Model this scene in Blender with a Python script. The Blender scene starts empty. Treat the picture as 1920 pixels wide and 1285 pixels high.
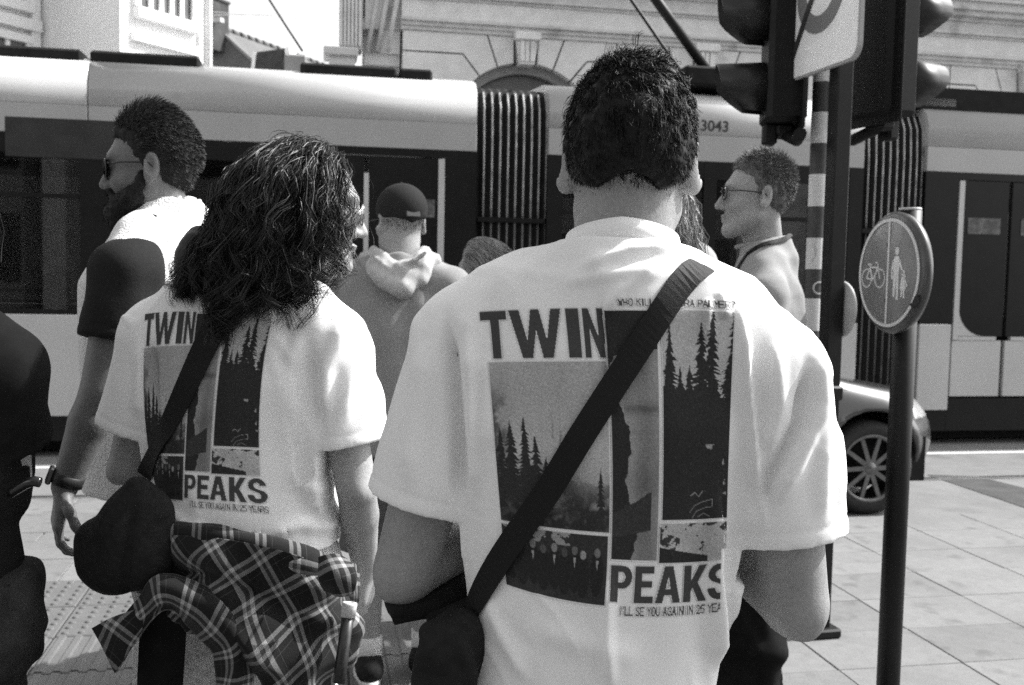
import bpy, math, random
import numpy as np
from mathutils import Vector, Matrix
from mathutils.bvhtree import BVHTree

random.seed(7)
RNG = np.random.default_rng(7)
scene = bpy.context.scene
COL = scene.collection

# ------------------------------------------------------------------ camera
F_PX, CAM_H = 1900.0, 1.5
_p, _rho = math.atan(130.5 / F_PX), math.radians(1.15)
C_F = np.array([0, math.cos(_p), -math.sin(_p)])
_r0, _u0 = np.array([1.0, 0, 0]), np.array([0, math.sin(_p), math.cos(_p)])
C_R = _r0 * math.cos(_rho) + _u0 * math.sin(_rho)
C_U = _u0 * math.cos(_rho) - _r0 * math.sin(_rho)
C_O = np.array([0, 0, CAM_H])
cam_data = bpy.data.cameras.new('camera')
cam_data.sensor_width = 36.0
cam_data.lens = 36.0 * F_PX / 1920.0
cam_data.clip_start, cam_data.clip_end = 0.05, 600.0
cam_data.dof.use_dof = True
cam_data.dof.focus_distance = 1.5
cam_data.dof.aperture_fstop = 9.0
cam = bpy.data.objects.new('camera', cam_data)
COL.objects.link(cam)
M = Matrix.Identity(4)
for i in range(3):
    M[i][0], M[i][1], M[i][2], M[i][3] = C_R[i], C_U[i], -C_F[i], C_O[i]
cam.matrix_world = M
scene.camera = cam

# ------------------------------------------------------------------ light
SUN_AZ, SUN_EL = math.radians(19), math.radians(46)      # azimuth from +X towards +Y
SUN = np.array([math.cos(SUN_EL) * math.cos(SUN_AZ), math.cos(SUN_EL) * math.sin(SUN_AZ), math.sin(SUN_EL)])
world = bpy.data.worlds.new('World')
scene.world = world
world.use_nodes = True
wn = world.node_tree.nodes
wl = world.node_tree.links
sky = wn.new('ShaderNodeTexSky')
sky.sky_type = 'NISHITA'
sky.sun_disc = False
sky.sun_elevation = SUN_EL
sky.sun_rotation = math.pi / 2 - SUN_AZ
sky.dust_density = 2.5
bw = wn.new('ShaderNodeRGBToBW')                           # black and white film
wl.new(sky.outputs[0], bw.inputs[0])
wl.new(bw.outputs[0], wn['Background'].inputs[0])
wn['Background'].inputs[1].default_value = 0.15
sl = bpy.data.lights.new('sun', 'SUN')
sl.energy = 2.9
sl.angle = math.radians(0.5)
sl.color = (1.0, 0.995, 0.985)
so = bpy.data.objects.new('sun', sl)
COL.objects.link(so)
so.rotation_euler = Vector(-SUN).to_track_quat('-Z', 'Y').to_euler()
so.location = (8, 5, 12)
scene.view_settings.view_transform = 'Standard'
scene.view_settings.look = 'None'
scene.view_settings.exposure = 1.36
scene.view_settings.gamma = 1.0
scene.view_settings.use_curve_mapping = False
scene.cycles.max_bounces = 6
scene.cycles.transparent_max_bounces = 12
scene.cycles.use_denoising = False

# ------------------------------------------------------------------ pixel -> world helpers
def ray(x, y):
    return C_F + C_R * ((x - 960) / F_PX) - C_U * ((y - 642.5) / F_PX)
def P(x, y, Y):
    v = ray(x, y)
    return C_O + v * (Y / v[1])
def G(x, y, z=0.0):
    v = ray(x, y)
    return C_O + v * ((z - CAM_H) / v[2])
def V3(*a): return np.array(a, dtype=float)
def nrm(v):
    v = np.asarray(v, float)
    return v / (np.linalg.norm(v) + 1e-12)
def Rz(a):
    c, s = math.cos(a), math.sin(a)
    return np.array([[c, -s, 0], [s, c, 0], [0, 0, 1.0]])
def Rx(a):
    c, s = math.cos(a), math.sin(a)
    return np.array([[1.0, 0, 0], [0, c, -s], [0, s, c]])
def Ry(a):
    c, s = math.cos(a), math.sin(a)
    return np.array([[c, 0, s], [0, 1.0, 0], [-s, 0, c]])

# ------------------------------------------------------------------ materials (grey: the photograph is black and white)
MATS = {}
def mat(name, base, rough=0.6, spec=0.4, noise=None, bump=None, metal=0.0, coat=0.0, attr=None, sheen=0.0, sss=0.0, dirt=None):
    if name in MATS: return MATS[name]
    m = bpy.data.materials.new(name)
    m.use_nodes = True
    nt = m.node_tree
    b = nt.nodes['Principled BSDF']
    b.inputs['Roughness'].default_value = rough
    b.inputs['Specular IOR Level'].default_value = spec
    b.inputs['Metallic'].default_value = metal
    b.inputs['Coat Weight'].default_value = coat
    b.inputs['Coat Roughness'].default_value = 0.06
    b.inputs['Sheen Weight'].default_value = sheen
    b.inputs['Sheen Roughness'].default_value = 0.5
    b.inputs['Base Color'].default_value = (base, base, base, 1)
    tc = nt.nodes.new('ShaderNodeTexCoord')
    if sss:
        b.inputs['Subsurface Weight'].default_value = sss
        b.inputs['Subsurface Radius'].default_value = (0.012, 0.012, 0.012)
        b.inputs['Subsurface Scale'].default_value = 0.5
    cur = None
    if attr:
        a = nt.nodes.new('ShaderNodeAttribute'); a.attribute_name = attr
        cur = a.outputs['Color']
    for spec_ in ([noise] if isinstance(noise, tuple) else (noise or [])):
        sc, amt = spec_[0], spec_[1]
        st = spec_[2] if len(spec_) > 2 else (1, 1, 1)
        mp = nt.nodes.new('ShaderNodeMapping'); mp.inputs['Scale'].default_value = st
        nt.links.new(tc.outputs['Object'], mp.inputs[0])
        n = nt.nodes.new('ShaderNodeTexNoise')
        n.inputs['Scale'].default_value = sc; n.inputs['Detail'].default_value = 5
        nt.links.new(mp.outputs[0], n.inputs['Vector'])
        r = nt.nodes.new('ShaderNodeMapRange')
        r.inputs['From Min'].default_value = 0.3; r.inputs['From Max'].default_value = 0.7
        r.inputs['To Min'].default_value = 1 - amt; r.inputs['To Max'].default_value = 1 + amt
        nt.links.new(n.outputs[0], r.inputs[0])
        mx = nt.nodes.new('ShaderNodeMix'); mx.data_type = 'RGBA'; mx.blend_type = 'MULTIPLY'
        mx.inputs[0].default_value = 1
        if cur is None: mx.inputs[6].default_value = (base, base, base, 1)
        else: nt.links.new(cur, mx.inputs[6])
        nt.links.new(r.outputs[0], mx.inputs[7])
        cur = mx.outputs[2]
    for dt in ([dirt] if isinstance(dirt, tuple) else (dirt or [])):     # (scale, threshold, colour)
        n = nt.nodes.new('ShaderNodeTexNoise'); n.inputs['Scale'].default_value = dt[0]; n.inputs['Detail'].default_value = 8
        nt.links.new(tc.outputs['Object'], n.inputs['Vector'])
        if name.startswith('slab'):                          # alike pieces share a mesh: vary the stains by place
            oi = nt.nodes.new('ShaderNodeObjectInfo'); ad = nt.nodes.new('ShaderNodeVectorMath'); ad.operation = 'ADD'
            nt.links.new(tc.outputs['Object'], ad.inputs[0]); nt.links.new(oi.outputs['Location'], ad.inputs[1]); nt.links.new(ad.outputs[0], n.inputs['Vector'])
        r = nt.nodes.new('ShaderNodeMapRange'); r.inputs['From Min'].default_value = dt[1]; r.inputs['From Max'].default_value = dt[1] + (dt[3] if len(dt) > 3 else 0.12)
        nt.links.new(n.outputs[0], r.inputs[0])
        mx = nt.nodes.new('ShaderNodeMix'); mx.data_type = 'RGBA'
        nt.links.new(r.outputs[0], mx.inputs[0])
        if cur is None: mx.inputs[6].default_value = (base, base, base, 1)
        else: nt.links.new(cur, mx.inputs[6])
        mx.inputs[7].default_value = (dt[2],) * 3 + (1,)
        cur = mx.outputs[2]
    if cur is not None: nt.links.new(cur, b.inputs['Base Color'])
    prev = None
    for spec_ in ([bump] if isinstance(bump, tuple) else (bump or [])):
        n = nt.nodes.new('ShaderNodeTexNoise'); n.inputs['Scale'].default_value = spec_[0]; n.inputs['Detail'].default_value = 4
        nt.links.new(tc.outputs['Object'], n.inputs['Vector'])
        bp = nt.nodes.new('ShaderNodeBump'); bp.inputs['Strength'].default_value = spec_[1]
        bp.inputs['Distance'].default_value = spec_[2] if len(spec_) > 2 else 0.01
        nt.links.new(n.outputs[0], bp.inputs['Height'])
        if prev is not None: nt.links.new(prev, bp.inputs['Normal'])
        prev = bp.outputs[0]
    if prev is not None: nt.links.new(prev, b.inputs['Normal'])
    MATS[name] = m
    return m

COT = mat('white_cotton', 0.82, 0.9, 0.1, noise=[(9, 0.02), (420, 0.04)], bump=[(700, 0.15, 0.001), (30, 0.06, 0.006)])
SKIN = mat('skin', 0.30, 0.5, 0.35, noise=[(14, 0.10), (160, 0.10)], bump=[(420, 0.25, 0.002), (90, .15, .004)], sss=0.1, dirt=(120, .735, .10))
SKIN_A = mat('skin_of_tall_man', 0.27, 0.5, 0.3, noise=[(14, 0.10), (160, 0.10)], bump=[(420, 0.25, 0.002), (90, .15, .004)], sss=0.1, dirt=(120, .735, .10))
SKIN_TAN = mat('skin_tanned', 0.145, 0.5, 0.35, noise=[(12, 0.12), (160, 0.10)], bump=[(420, 0.25, 0.002), (90, .15, .004)], sss=0.08, dirt=(120, .735, .07))
HAIR = mat('black_hair', 0.005, 0.62, 0.26)
HAIR_BR = mat('brown_hair', 0.016, 0.65, 0.2)
HAIR_DK = mat('dark_wavy_hair', 0.008, 0.48, 0.42)
HAIR_BL = mat('fair_hair', 0.26, 0.45, 0.4, noise=(14, 0.25))
BLACK = mat('black_fabric', 0.012, 0.8, 0.2, noise=(70, 0.25), bump=[(500, 0.3, 0.002), (25, 0.5, 0.012), (9, .5, .02)])
BLACKT = mat('black_cotton', 0.009, 0.9, 0.08, noise=(30, 0.2), bump=(300, 0.2, 0.002))
WEB = mat('black_webbing', 0.009, 0.6, 0.2, bump=(900, 0.5, 0.002))
DENIM = mat('dark_denim', 0.014, 0.85, 0.15, noise=[(40, 0.3), (300, 0.2)], bump=(400, 0.3, 0.002))
FLEECE = mat('cream_fleece', 0.78, 0.95, 0.05, noise=(120, 0.1), bump=[(160, 0.9, 0.008), (420, 0.6, 0.004)], sheen=0.3)
TEDDY = mat('teddy_fabric', 0.72, 0.95, 0.05, noise=(90, 0.3), bump=[(140, 1.0, 0.01), (330, 0.8, 0.006)], sheen=0.3)
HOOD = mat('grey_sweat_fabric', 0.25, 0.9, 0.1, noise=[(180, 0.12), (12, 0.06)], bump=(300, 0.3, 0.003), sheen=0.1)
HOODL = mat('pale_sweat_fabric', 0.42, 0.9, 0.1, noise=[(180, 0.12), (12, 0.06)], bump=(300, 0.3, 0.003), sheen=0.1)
POLO = mat('grey_polo_fabric', 0.30, 0.9, 0.1, noise=(200, 0.1), bump=(300, 0.3, 0.003))
TEE_DK = mat('charcoal_tee', 0.018, 0.9, 0.12, noise=(150, 0.15), bump=(260, 0.25, 0.003))
METAL_DK = mat('black_painted_metal', 0.009, 0.5, 0.28, noise=(20, 0.25), bump=(90, 0.06, 0.003), dirt=(22, 0.72, 0.05))
PLAST_DK = mat('black_plastic', 0.007, 0.55, 0.22, noise=(30, 0.2), bump=(60, 0.05, 0.003))
GOLD = mat('thin_bright_metal', 0.6, 0.25, 0.5, metal=1.0)
RUBBER = mat('rubber', 0.018, 0.7, 0.3, noise=(40, 0.3))
SOLE = mat('white_sole', 0.6, 0.7, 0.3, noise=(60, 0.12))

# ------------------------------------------------------------------ mesh helpers
def link(o, parent=None, label=None, cat=None, group=None, kind=None):
    COL.objects.link(o)
    if parent is not None: o.parent = parent
    if label: o['label'] = label
    if cat: o['category'] = cat
    if group: o['group'] = group
    if kind: o['kind'] = kind
    return o
def thing(name, label, cat, loc=(0, 0, 0), rz=0.0, group=None):
    o = bpy.data.objects.new(name, None)
    o.empty_display_size = 0.2
    link(o, None, label, cat, group)
    o.location = loc
    o.rotation_euler = (0, 0, rz)
    return o
def mesh_np(name, v, f, m, parent=None, smooth=True, **kw):
    """v (n,3), f (k,3|4) numpy"""
    me = bpy.data.meshes.new(name)
    v = np.ascontiguousarray(v, dtype=np.float32); f = np.ascontiguousarray(f, dtype=np.int32)
    k, c = f.shape
    me.vertices.add(len(v)); me.vertices.foreach_set('co', v.ravel())
    me.loops.add(k * c); me.loops.foreach_set('vertex_index', f.ravel())
    me.polygons.add(k)
    me.polygons.foreach_set('loop_start', np.arange(0, k * c, c, dtype=np.int32))
    me.polygons.foreach_set('loop_total', np.full(k, c, dtype=np.int32))
    me.update(calc_edges=True)
    me.polygons.foreach_set('use_smooth', np.full(k, bool(smooth)))
    me.validate()
    if m: me.materials.append(m)
    return link(bpy.data.objects.new(name, me), parent, **kw)

class MB:
    """collects simple shapes in one mesh"""
    def __init__(s): s.v, s.f, s.sm = [], [], []
    def add(s, vs, fs, smooth=False):
        n = len(s.v)
        s.v += [tuple(map(float, q)) for q in vs]
        s.f += [tuple(i + n for i in q) for q in fs]
        s.sm += [smooth] * len(fs)
        return s
    def box(s, lo, hi, R=None, o=(0, 0, 0), ch=0.0):
        x0, y0, z0 = lo; x1, y1, z1 = hi
        if ch > 0:                                          # chamfered on all edges
            vs = []
            for sx, x, xi in ((0, x0, x0 + ch), (1, x1, x1 - ch)):
                for sy, y, yi in ((0, y0, y0 + ch), (1, y1, y1 - ch)):
                    for sz, z, zi in ((0, z0, z0 + ch), (1, z1, z1 - ch)):
                        vs += [(x, yi, zi), (xi, y, zi), (xi, yi, z)]
            def vid(sx, sy, sz, k): return (sx * 4 + sy * 2 + sz) * 3 + k
            fs = []
            fs += [[vid(0, 0, 0, 0), vid(0, 0, 1, 0), vid(0, 1, 1, 0), vid(0, 1, 0, 0)], [vid(1, 0, 0, 0), vid(1, 1, 0, 0), vid(1, 1, 1, 0), vid(1, 0, 1, 0)]]
            fs += [[vid(0, 0, 0, 1), vid(1, 0, 0, 1), vid(1, 0, 1, 1), vid(0, 0, 1, 1)], [vid(0, 1, 0, 1), vid(0, 1, 1, 1), vid(1, 1, 1, 1), vid(1, 1, 0, 1)]]
            fs += [[vid(0, 0, 0, 2), vid(0, 1, 0, 2), vid(1, 1, 0, 2), vid(1, 0, 0, 2)], [vid(0, 0, 1, 2), vid(1, 0, 1, 2), vid(1, 1, 1, 2), vid(0, 1, 1, 2)]]
            for a in (0, 1):
                for b in (0, 1):
                    fs.append([vid(0, a, b, 1), vid(0, a, b, 2), vid(1, a, b, 2), vid(1, a, b, 1)])
                    fs.append([vid(a, 0, b, 0), vid(a, 0, b, 2), vid(a, 1, b, 2), vid(a, 1, b, 0)])
                    fs.append([vid(a, b, 0, 0), vid(a, b, 0, 1), vid(a, b, 1, 1), vid(a, b, 1, 0)])
            for a in (0, 1):
                for b in (0, 1):
                    for c in (0, 1): fs.append([vid(a, b, c, 0), vid(a, b, c, 1), vid(a, b, c, 2)])
        else:
            vs = [(x0, y0, z0), (x1, y0, z0), (x1, y1, z0), (x0, y1, z0), (x0, y0, z1), (x1, y0, z1), (x1, y1, z1), (x0, y1, z1)]
            fs = [(0, 3, 2, 1), (4, 5, 6, 7), (0, 1, 5, 4), (1, 2, 6, 5), (2, 3, 7, 6), (3, 0, 4, 7)]
        if R is not None: vs = [np.asarray(R) @ np.array(q) + np.array(o) for q in vs]
        return s.add(vs, fs)
    def prism(s, poly, a, b, axis='y', smooth=False):
        """poly: (u,w) outline; axis y: (x=u, z=w) extruded y a..b ; axis x: (y=u,z=w) ; axis z: (x,y)"""
        n = len(poly)
        def mk(q, t): return (q[0], t, q[1]) if axis == 'y' else ((t, q[0], q[1]) if axis == 'x' else (q[0], q[1], t))
        vs = [mk(q, a) for q in poly] + [mk(q, b) for q in poly]
        k = len(s.v)
        s.add(vs, [])
        s.f += [tuple(k + i for i in range(n)), tuple(k + n + i for i in reversed(range(n)))]; s.sm += [False, False]
        for i in range(n):
            j = (i + 1) % n
            s.f.append((k + i, k + n + i, k + n + j, k + j)); s.sm.append(smooth)
        return s
    def tube(s, pts, r, n=10, caps=True, smooth=True, closed=False):
        pts = [np.array(q, float) for q in pts]
        m = len(pts)
        rr = r if hasattr(r, '__len__') else [r] * m
        ring, ref = [], None
        for i, q in enumerate(pts):
            if closed: t = nrm(pts[(i + 1) % m] - pts[i - 1])
            else: t = nrm(pts[min(i + 1, m - 1)] - pts[max(i - 1, 0)])
            if ref is None: ref = nrm(np.cross(t, (0.0, 0.3, 1.0) if abs(t[2]) < 0.95 else (1.0, 0.2, 0)))
            a = nrm(ref - t * (ref @ t)); ref = a
            b = np.cross(t, a)
            ring += [q + rr[i] * (a * math.cos(2 * math.pi * k / n) + b * math.sin(2 * math.pi * k / n)) for k in range(n)]
        fs = []
        for i in range(m if closed else m - 1):
            for k in range(n):
                j, l = (k + 1) % n, (i + 1) % m
                fs.append((i * n + k, i * n + j, l * n + j, l * n + k))
        k0 = len(s.v)
        s.add(ring, fs, smooth)
        if caps and not closed:
            s.f += [tuple(k0 + i for i in reversed(range(n))), tuple(k0 + (m - 1) * n + i for i in range(n))]; s.sm += [False, False]
        return s
    def lathe(s, prof, n=24, R=None, o=(0, 0, 0), smooth=True, caps=True):
        """prof: list of (r, z)"""
        m = len(prof); vs = []
        for r_, z in prof:
            for k in range(n):
                a = 2 * math.pi * k / n
                q = np.array([r_ * math.cos(a), r_ * math.sin(a), z])
                vs.append((np.asarray(R) @ q if R is not None else q) + np.array(o))
        fs = [(i * n + k, i * n + (k + 1) % n, (i + 1) * n + (k + 1) % n, (i + 1) * n + k) for i in range(m - 1) for k in range(n)]
        k0 = len(s.v)
        s.add(vs, fs, smooth)
        if caps and prof[0][0] > 1e-6: s.f.append(tuple(k0 + i for i in reversed(range(n)))); s.sm.append(False)
        if caps and prof[-1][0] > 1e-6: s.f.append(tuple(k0 + (m - 1) * n + i for i in range(n))); s.sm.append(False)
        return s
    def build(s, name, m, parent=None, **kw):
        me = bpy.data.meshes.new(name)
        me.from_pydata(s.v, [], s.f)
        me.polygons.foreach_set('use_smooth', s.sm)
        me.update()
        if m: me.materials.append(m)
        return link(bpy.data.objects.new(name, me), parent, **kw)
def boxes(name, m, parent, *bs, ch=0.0, **kw):
    for lo, hi in bs: o = MB().box(lo, hi, ch=ch).build(name, m, parent, **kw)
    return o
def box(name, lo, hi, m, parent=None, ch=0.0, **kw): return MB().box(lo, hi, ch=ch).build(name, m, parent, **kw)

# ------------------------------------------------------------------ distance-field modelling
def axis(lo, hi, h, fine=()):
    """coordinates with step h, and finer steps inside the intervals (a, b, hf)"""
    out = [lo]
    while out[-1] < hi:
        x = out[-1]; st = h
        for a, b, hf in fine:
            if a - h <= x <= b: st = min(st, hf)
        out.append(x + st)
    return np.array(out, dtype=np.float32)

class Vol:
    def __init__(s, xs, ys, zs):
        s.xs, s.ys, s.zs = xs, ys, zs
        s.d = np.full((len(xs), len(ys), len(zs)), 0.2, dtype=np.float32)
    def _sub(s, lo, hi, m):
        sl = []
        for ax, a, b in zip((s.xs, s.ys, s.zs), lo, hi):
            i = max(0, np.searchsorted(ax, a - m) - 1); j = min(len(ax), np.searchsorted(ax, b + m) + 1)
            sl.append(slice(int(i), int(max(j, i))))
        X = s.xs[sl[0]][:, None, None]; Y = s.ys[sl[1]][None, :, None]; Z = s.zs[sl[2]][None, None, :]
        return tuple(sl), X, Y, Z
    def _op(s, sl, e, k, op):
        d = s.d[sl]
        if d.size == 0: return
        if op == 'u':
            h = np.maximum(k - np.abs(d - e), 0) / max(k, 1e-6)
            s.d[sl] = np.minimum(d, e) - h * h * k * 0.25
        elif op == 's':
            e = -e
            h = np.maximum(k - np.abs(d - e), 0) / max(k, 1e-6)
            s.d[sl] = np.maximum(d, e) + h * h * k * 0.25
        elif op == 'i':
            s.d[sl] = np.maximum(d, e)
    def cone(s, a, b, ra, rb, k=0.02, op='u', fl=None):
        """rounded cone; fl = (direction, factor) squeezes it along a direction"""
        a = np.asarray(a, np.float32); b = np.asarray(b, np.float32)
        r = max(ra, rb); mg = k + 0.03
        sl, X, Y, Z = s._sub(np.minimum(a, b) - r, np.maximum(a, b) + r, mg)
        ba = b - a; L = float(ba @ ba) + 1e-9
        px, py, pz = X - a[0], Y - a[1], Z - a[2]
        h = np.clip((px * ba[0] + py * ba[1] + pz * ba[2]) / L, 0, 1)
        qx, qy, qz = px - h * ba[0], py - h * ba[1], pz - h * ba[2]
        if fl is not None:
            n = nrm(fl[0]).astype(np.float32); t = (qx * n[0] + qy * n[1] + qz * n[2]) * (fl[1] - 1)
            qx = qx + n[0] * t; qy = qy + n[1] * t; qz = qz + n[2] * t
        s._op(sl, np.sqrt(qx * qx + qy * qy + qz * qz) - (ra + (rb - ra) * h), k, op); return s
    def path(s, pts, rs, k=0.02, op='u', fl=None):
        for i in range(len(pts) - 1): s.cone(pts[i], pts[i + 1], rs[i], rs[i + 1], k, op, fl)
        return s
    def ell(s, c, r, R=None, k=0.02, op='u'):
        c = np.asarray(c, np.float32); r = np.asarray(r, np.float32); mr = float(r.max())
        sl, X, Y, Z = s._sub(c - mr, c + mr, k + 0.02)
        px, py, pz = X - c[0], Y - c[1], Z - c[2]
        if R is not None:
            Q = np.asarray(R).T.astype(np.float32)
            px, py, pz = (Q[0, 0] * px + Q[0, 1] * py + Q[0, 2] * pz, Q[1, 0] * px + Q[1, 1] * py + Q[1, 2] * pz, Q[2, 0] * px + Q[2, 1] * py + Q[2, 2] * pz)
        k0 = np.sqrt((px / r[0]) ** 2 + (py / r[1]) ** 2 + (pz / r[2]) ** 2)
        k1 = np.sqrt((px / r[0] ** 2) ** 2 + (py / r[1] ** 2) ** 2 + (pz / r[2] ** 2) ** 2) + 1e-6
        s._op(sl, k0 * (k0 - 1) / k1, k, op); return s
    def loft(s, zs, cx, cy, a, b, n=2.4, k=0.03, op='u'):
        """stack of super-ellipses along z"""
        zs = np.asarray(zs, float); full = lambda q: np.broadcast_to(np.asarray(q, float), zs.shape)
        cx, cy, a, b = map(full, (cx, cy, a, b))
        lo = V3((cx - a).min(), (cy - b).min(), zs[0]); hi = V3((cx + a).max(), (cy + b).max(), zs[-1])
        sl, X, Y, Z = s._sub(lo, hi, k + 0.03)
        z = s.zs[sl[2]]
        f = lambda q: np.interp(z, zs, q).astype(np.float32)[None, None, :]
        A, B = f(a), f(b)
        e = (np.abs((X - f(cx)) / A) ** n + np.abs((Y - f(cy)) / B) ** n + 1e-9) ** (1.0 / n)
        e = (e - 1) * np.minimum(A, B)
        ez = np.maximum(zs[0] - z, z - zs[-1]).astype(np.float32)[None, None, :]
        s._op(sl, np.maximum(e, ez), k, op); return s
    def rbox(s, c, h, r, R=None, k=0.01, op='u'):
        c = np.asarray(c, np.float32); mr = float(np.linalg.norm(h)) + r
        sl, X, Y, Z = s._sub(c - mr, c + mr, k + 0.02)
        px, py, pz = X - c[0], Y - c[1], Z - c[2]
        if R is not None:
            Q = np.asarray(R).T.astype(np.float32)
            px, py, pz = (Q[0, 0] * px + Q[0, 1] * py + Q[0, 2] * pz, Q[1, 0] * px + Q[1, 1] * py + Q[1, 2] * pz, Q[2, 0] * px + Q[2, 1] * py + Q[2, 2] * pz)
        qx, qy, qz = np.abs(px) - h[0] + r, np.abs(py) - h[1] + r, np.abs(pz) - h[2] + r
        e = np.sqrt(np.maximum(qx, 0) ** 2 + np.maximum(qy, 0) ** 2 + np.maximum(qz, 0) ** 2) + np.minimum(np.maximum(qx, np.maximum(qy, qz)), 0) - r
        s._op(sl, e.astype(np.float32), k, op); return s
    def cut(s, p, n):
        """keep the side opposite to n"""
        p = np.asarray(p, np.float32); n = nrm(n).astype(np.float32)
        e = (s.xs[:, None, None] - p[0]) * n[0] + (s.ys[None, :, None] - p[1]) * n[1] + (s.zs[None, None, :] - p[2]) * n[2]
        s.d = np.maximum(s.d, e); return s
    def cut_in(s, p, n, lo, hi):
        sl, X, Y, Z = s._sub(np.asarray(lo), np.asarray(hi), 0)
        n = nrm(n)
        e = (X - p[0]) * n[0] + (Y - p[1]) * n[1] + (Z - p[2]) * n[2]
        s._op(sl, e.astype(np.float32), 0.001, 'i'); return s
    def mesh(s):
        d = s.d
        d[0] = np.maximum(d[0], .01); d[-1] = np.maximum(d[-1], .01)
        d[:, 0] = np.maximum(d[:, 0], .01); d[:, -1] = np.maximum(d[:, -1], .01)
        d[:, :, 0] = np.maximum(d[:, :, 0], .01); d[:, :, -1] = np.maximum(d[:, :, -1], .01)
        ins = d < 0
        cnt = np.zeros(tuple(q - 1 for q in d.shape), np.uint8)
        for a in (0, 1):
            for b in (0, 1):
                for c in (0, 1):
                    cnt += ins[a:a + cnt.shape[0], b:b + cnt.shape[1], c:c + cnt.shape[2]]
        act = np.argwhere((cnt > 0) & (cnt < 8))
        idx = np.full(cnt.shape, -1, np.int32)
        idx[act[:, 0], act[:, 1], act[:, 2]] = np.arange(len(act))
        acc = np.zeros((len(act), 3)); num = np.zeros(len(act))
        cs = [(a, b, c) for a in (0, 1) for b in (0, 1) for c in (0, 1)]
        ax = (s.xs, s.ys, s.zs)
        val = {c: d[act[:, 0] + c[0], act[:, 1] + c[1], act[:, 2] + c[2]] for c in cs}
        for c in cs:
            for q in range(3):
                if c[q] == 0:
                    e = list(c); e[q] = 1; e = tuple(e)
                    v0, v1 = val[c], val[e]
                    m = (v0 < 0) != (v1 < 0)
                    t = np.where(m, v0 / np.where(m, v0 - v1, 1), 0)
                    for w in range(3):
                        p0 = ax[w][act[:, w] + c[w]]; p1 = ax[w][act[:, w] + e[w]]
                        acc[:, w] += np.where(m, p0 + (p1 - p0) * t, 0)
                    num += m
        v = acc / num[:, None]
        fs = []
        for q in range(3):
            o1, o2 = (q + 1) % 3, (q + 2) % 3
            s0 = [slice(None)] * 3; s1 = [slice(None)] * 3
            s0[q] = slice(0, -1); s1[q] = slice(1, None)
            A, B = ins[tuple(s0)], ins[tuple(s1)]
            e = np.argwhere(A != B)
            e = e[(e[:, o1] > 0) & (e[:, o2] > 0) & (e[:, o1] < cnt.shape[o1]) & (e[:, o2] < cnt.shape[o2])]
            fl = A[e[:, 0], e[:, 1], e[:, 2]]
            def cell(d1, d2):
                g = e.copy(); g[:, o1] += d1; g[:, o2] += d2
                return idx[g[:, 0], g[:, 1], g[:, 2]]
            quad = np.stack([cell(-1, -1), cell(0, -1), cell(0, 0), cell(-1, 0)], 1)
            quad[~fl] = quad[~fl][:, ::-1]
            fs.append(quad)
        f = np.concatenate(fs)
        return v, f[(f >= 0).all(1)]
def smooth_mesh(v, f, it=2, lam=0.5):
    n = len(v)
    e = np.concatenate([f[:, [0, 1]], f[:, [1, 2]], f[:, [2, 3]], f[:, [3, 0]]])
    for _ in range(it):
        acc = np.zeros((n, 3)); c = np.zeros(n)
        for w in range(3): acc[:, w] = np.bincount(e[:, 0], v[e[:, 1], w], n) + np.bincount(e[:, 1], v[e[:, 0], w], n)
        c = np.bincount(e[:, 0], minlength=n) + np.bincount(e[:, 1], minlength=n)
        v = v + lam * (acc / np.maximum(c, 1)[:, None] - v)
    return v
def vnormals(v, f):
    n = np.cross(v[f[:, 2]] - v[f[:, 0]], v[f[:, 3]] - v[f[:, 1]])
    out = np.zeros_like(v)
    for w in range(3):
        for c in range(4): out[:, w] += np.bincount(f[:, c], n[:, w], len(v))
    return out / (np.linalg.norm(out, axis=1)[:, None] + 1e-12)
def waves(v, scale, seed, n=7, st=(1, 1, 1)):
    r = np.random.default_rng(seed); out = np.zeros(len(v))
    for _ in range(n):
        k = r.normal(size=3) * np.array(st); k = k / np.linalg.norm(k) * scale * r.uniform(0.6, 1.6)
        out += np.sin(v @ k * 2 * math.pi + r.uniform(0, 6.28))
    return out / math.sqrt(n)
def seg_dist(px, pz, pts):
    """distance to a polyline in 2-D and the run 0..1 along it"""
    best = np.full(len(px), 9.0); run = np.zeros(len(px)); side = np.zeros(len(px))
    L = [0.0]
    for i in range(len(pts) - 1): L.append(L[-1] + math.hypot(pts[i + 1][0] - pts[i][0], pts[i + 1][1] - pts[i][1]))
    for i in range(len(pts) - 1):
        ax, az = pts[i]; bx, bz = pts[i + 1]
        dx, dz = bx - ax, bz - az; q = dx * dx + dz * dz + 1e-12
        h = np.clip(((px - ax) * dx + (pz - az) * dz) / q, 0, 1)
        ex, ez = px - ax - h * dx, pz - az - h * dz
        dd = np.hypot(ex, ez); m = dd < best
        best = np.where(m, dd, best); run = np.where(m, (L[i] + h * math.sqrt(q)) / L[-1], run)
        side = np.where(m, np.sign(dx * ez - dz * ex), side)
    return best, run, side
def folds(px, pz, lst):
    """lst: (points, height, width[, skew]) -> displacement"""
    out = np.zeros(len(px))
    for q in lst:
        pts, amp, w = q[0], q[1], q[2]
        d, r, s = seg_dist(px, pz, pts)
        ww = w if len(q) < 4 else np.where(s > 0, w * q[3], w)
        out += amp * np.exp(-(d / ww) ** 2) * np.clip(np.minimum(r, 1 - r) * 5 + 0.12, 0, 1)
    return out
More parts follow.
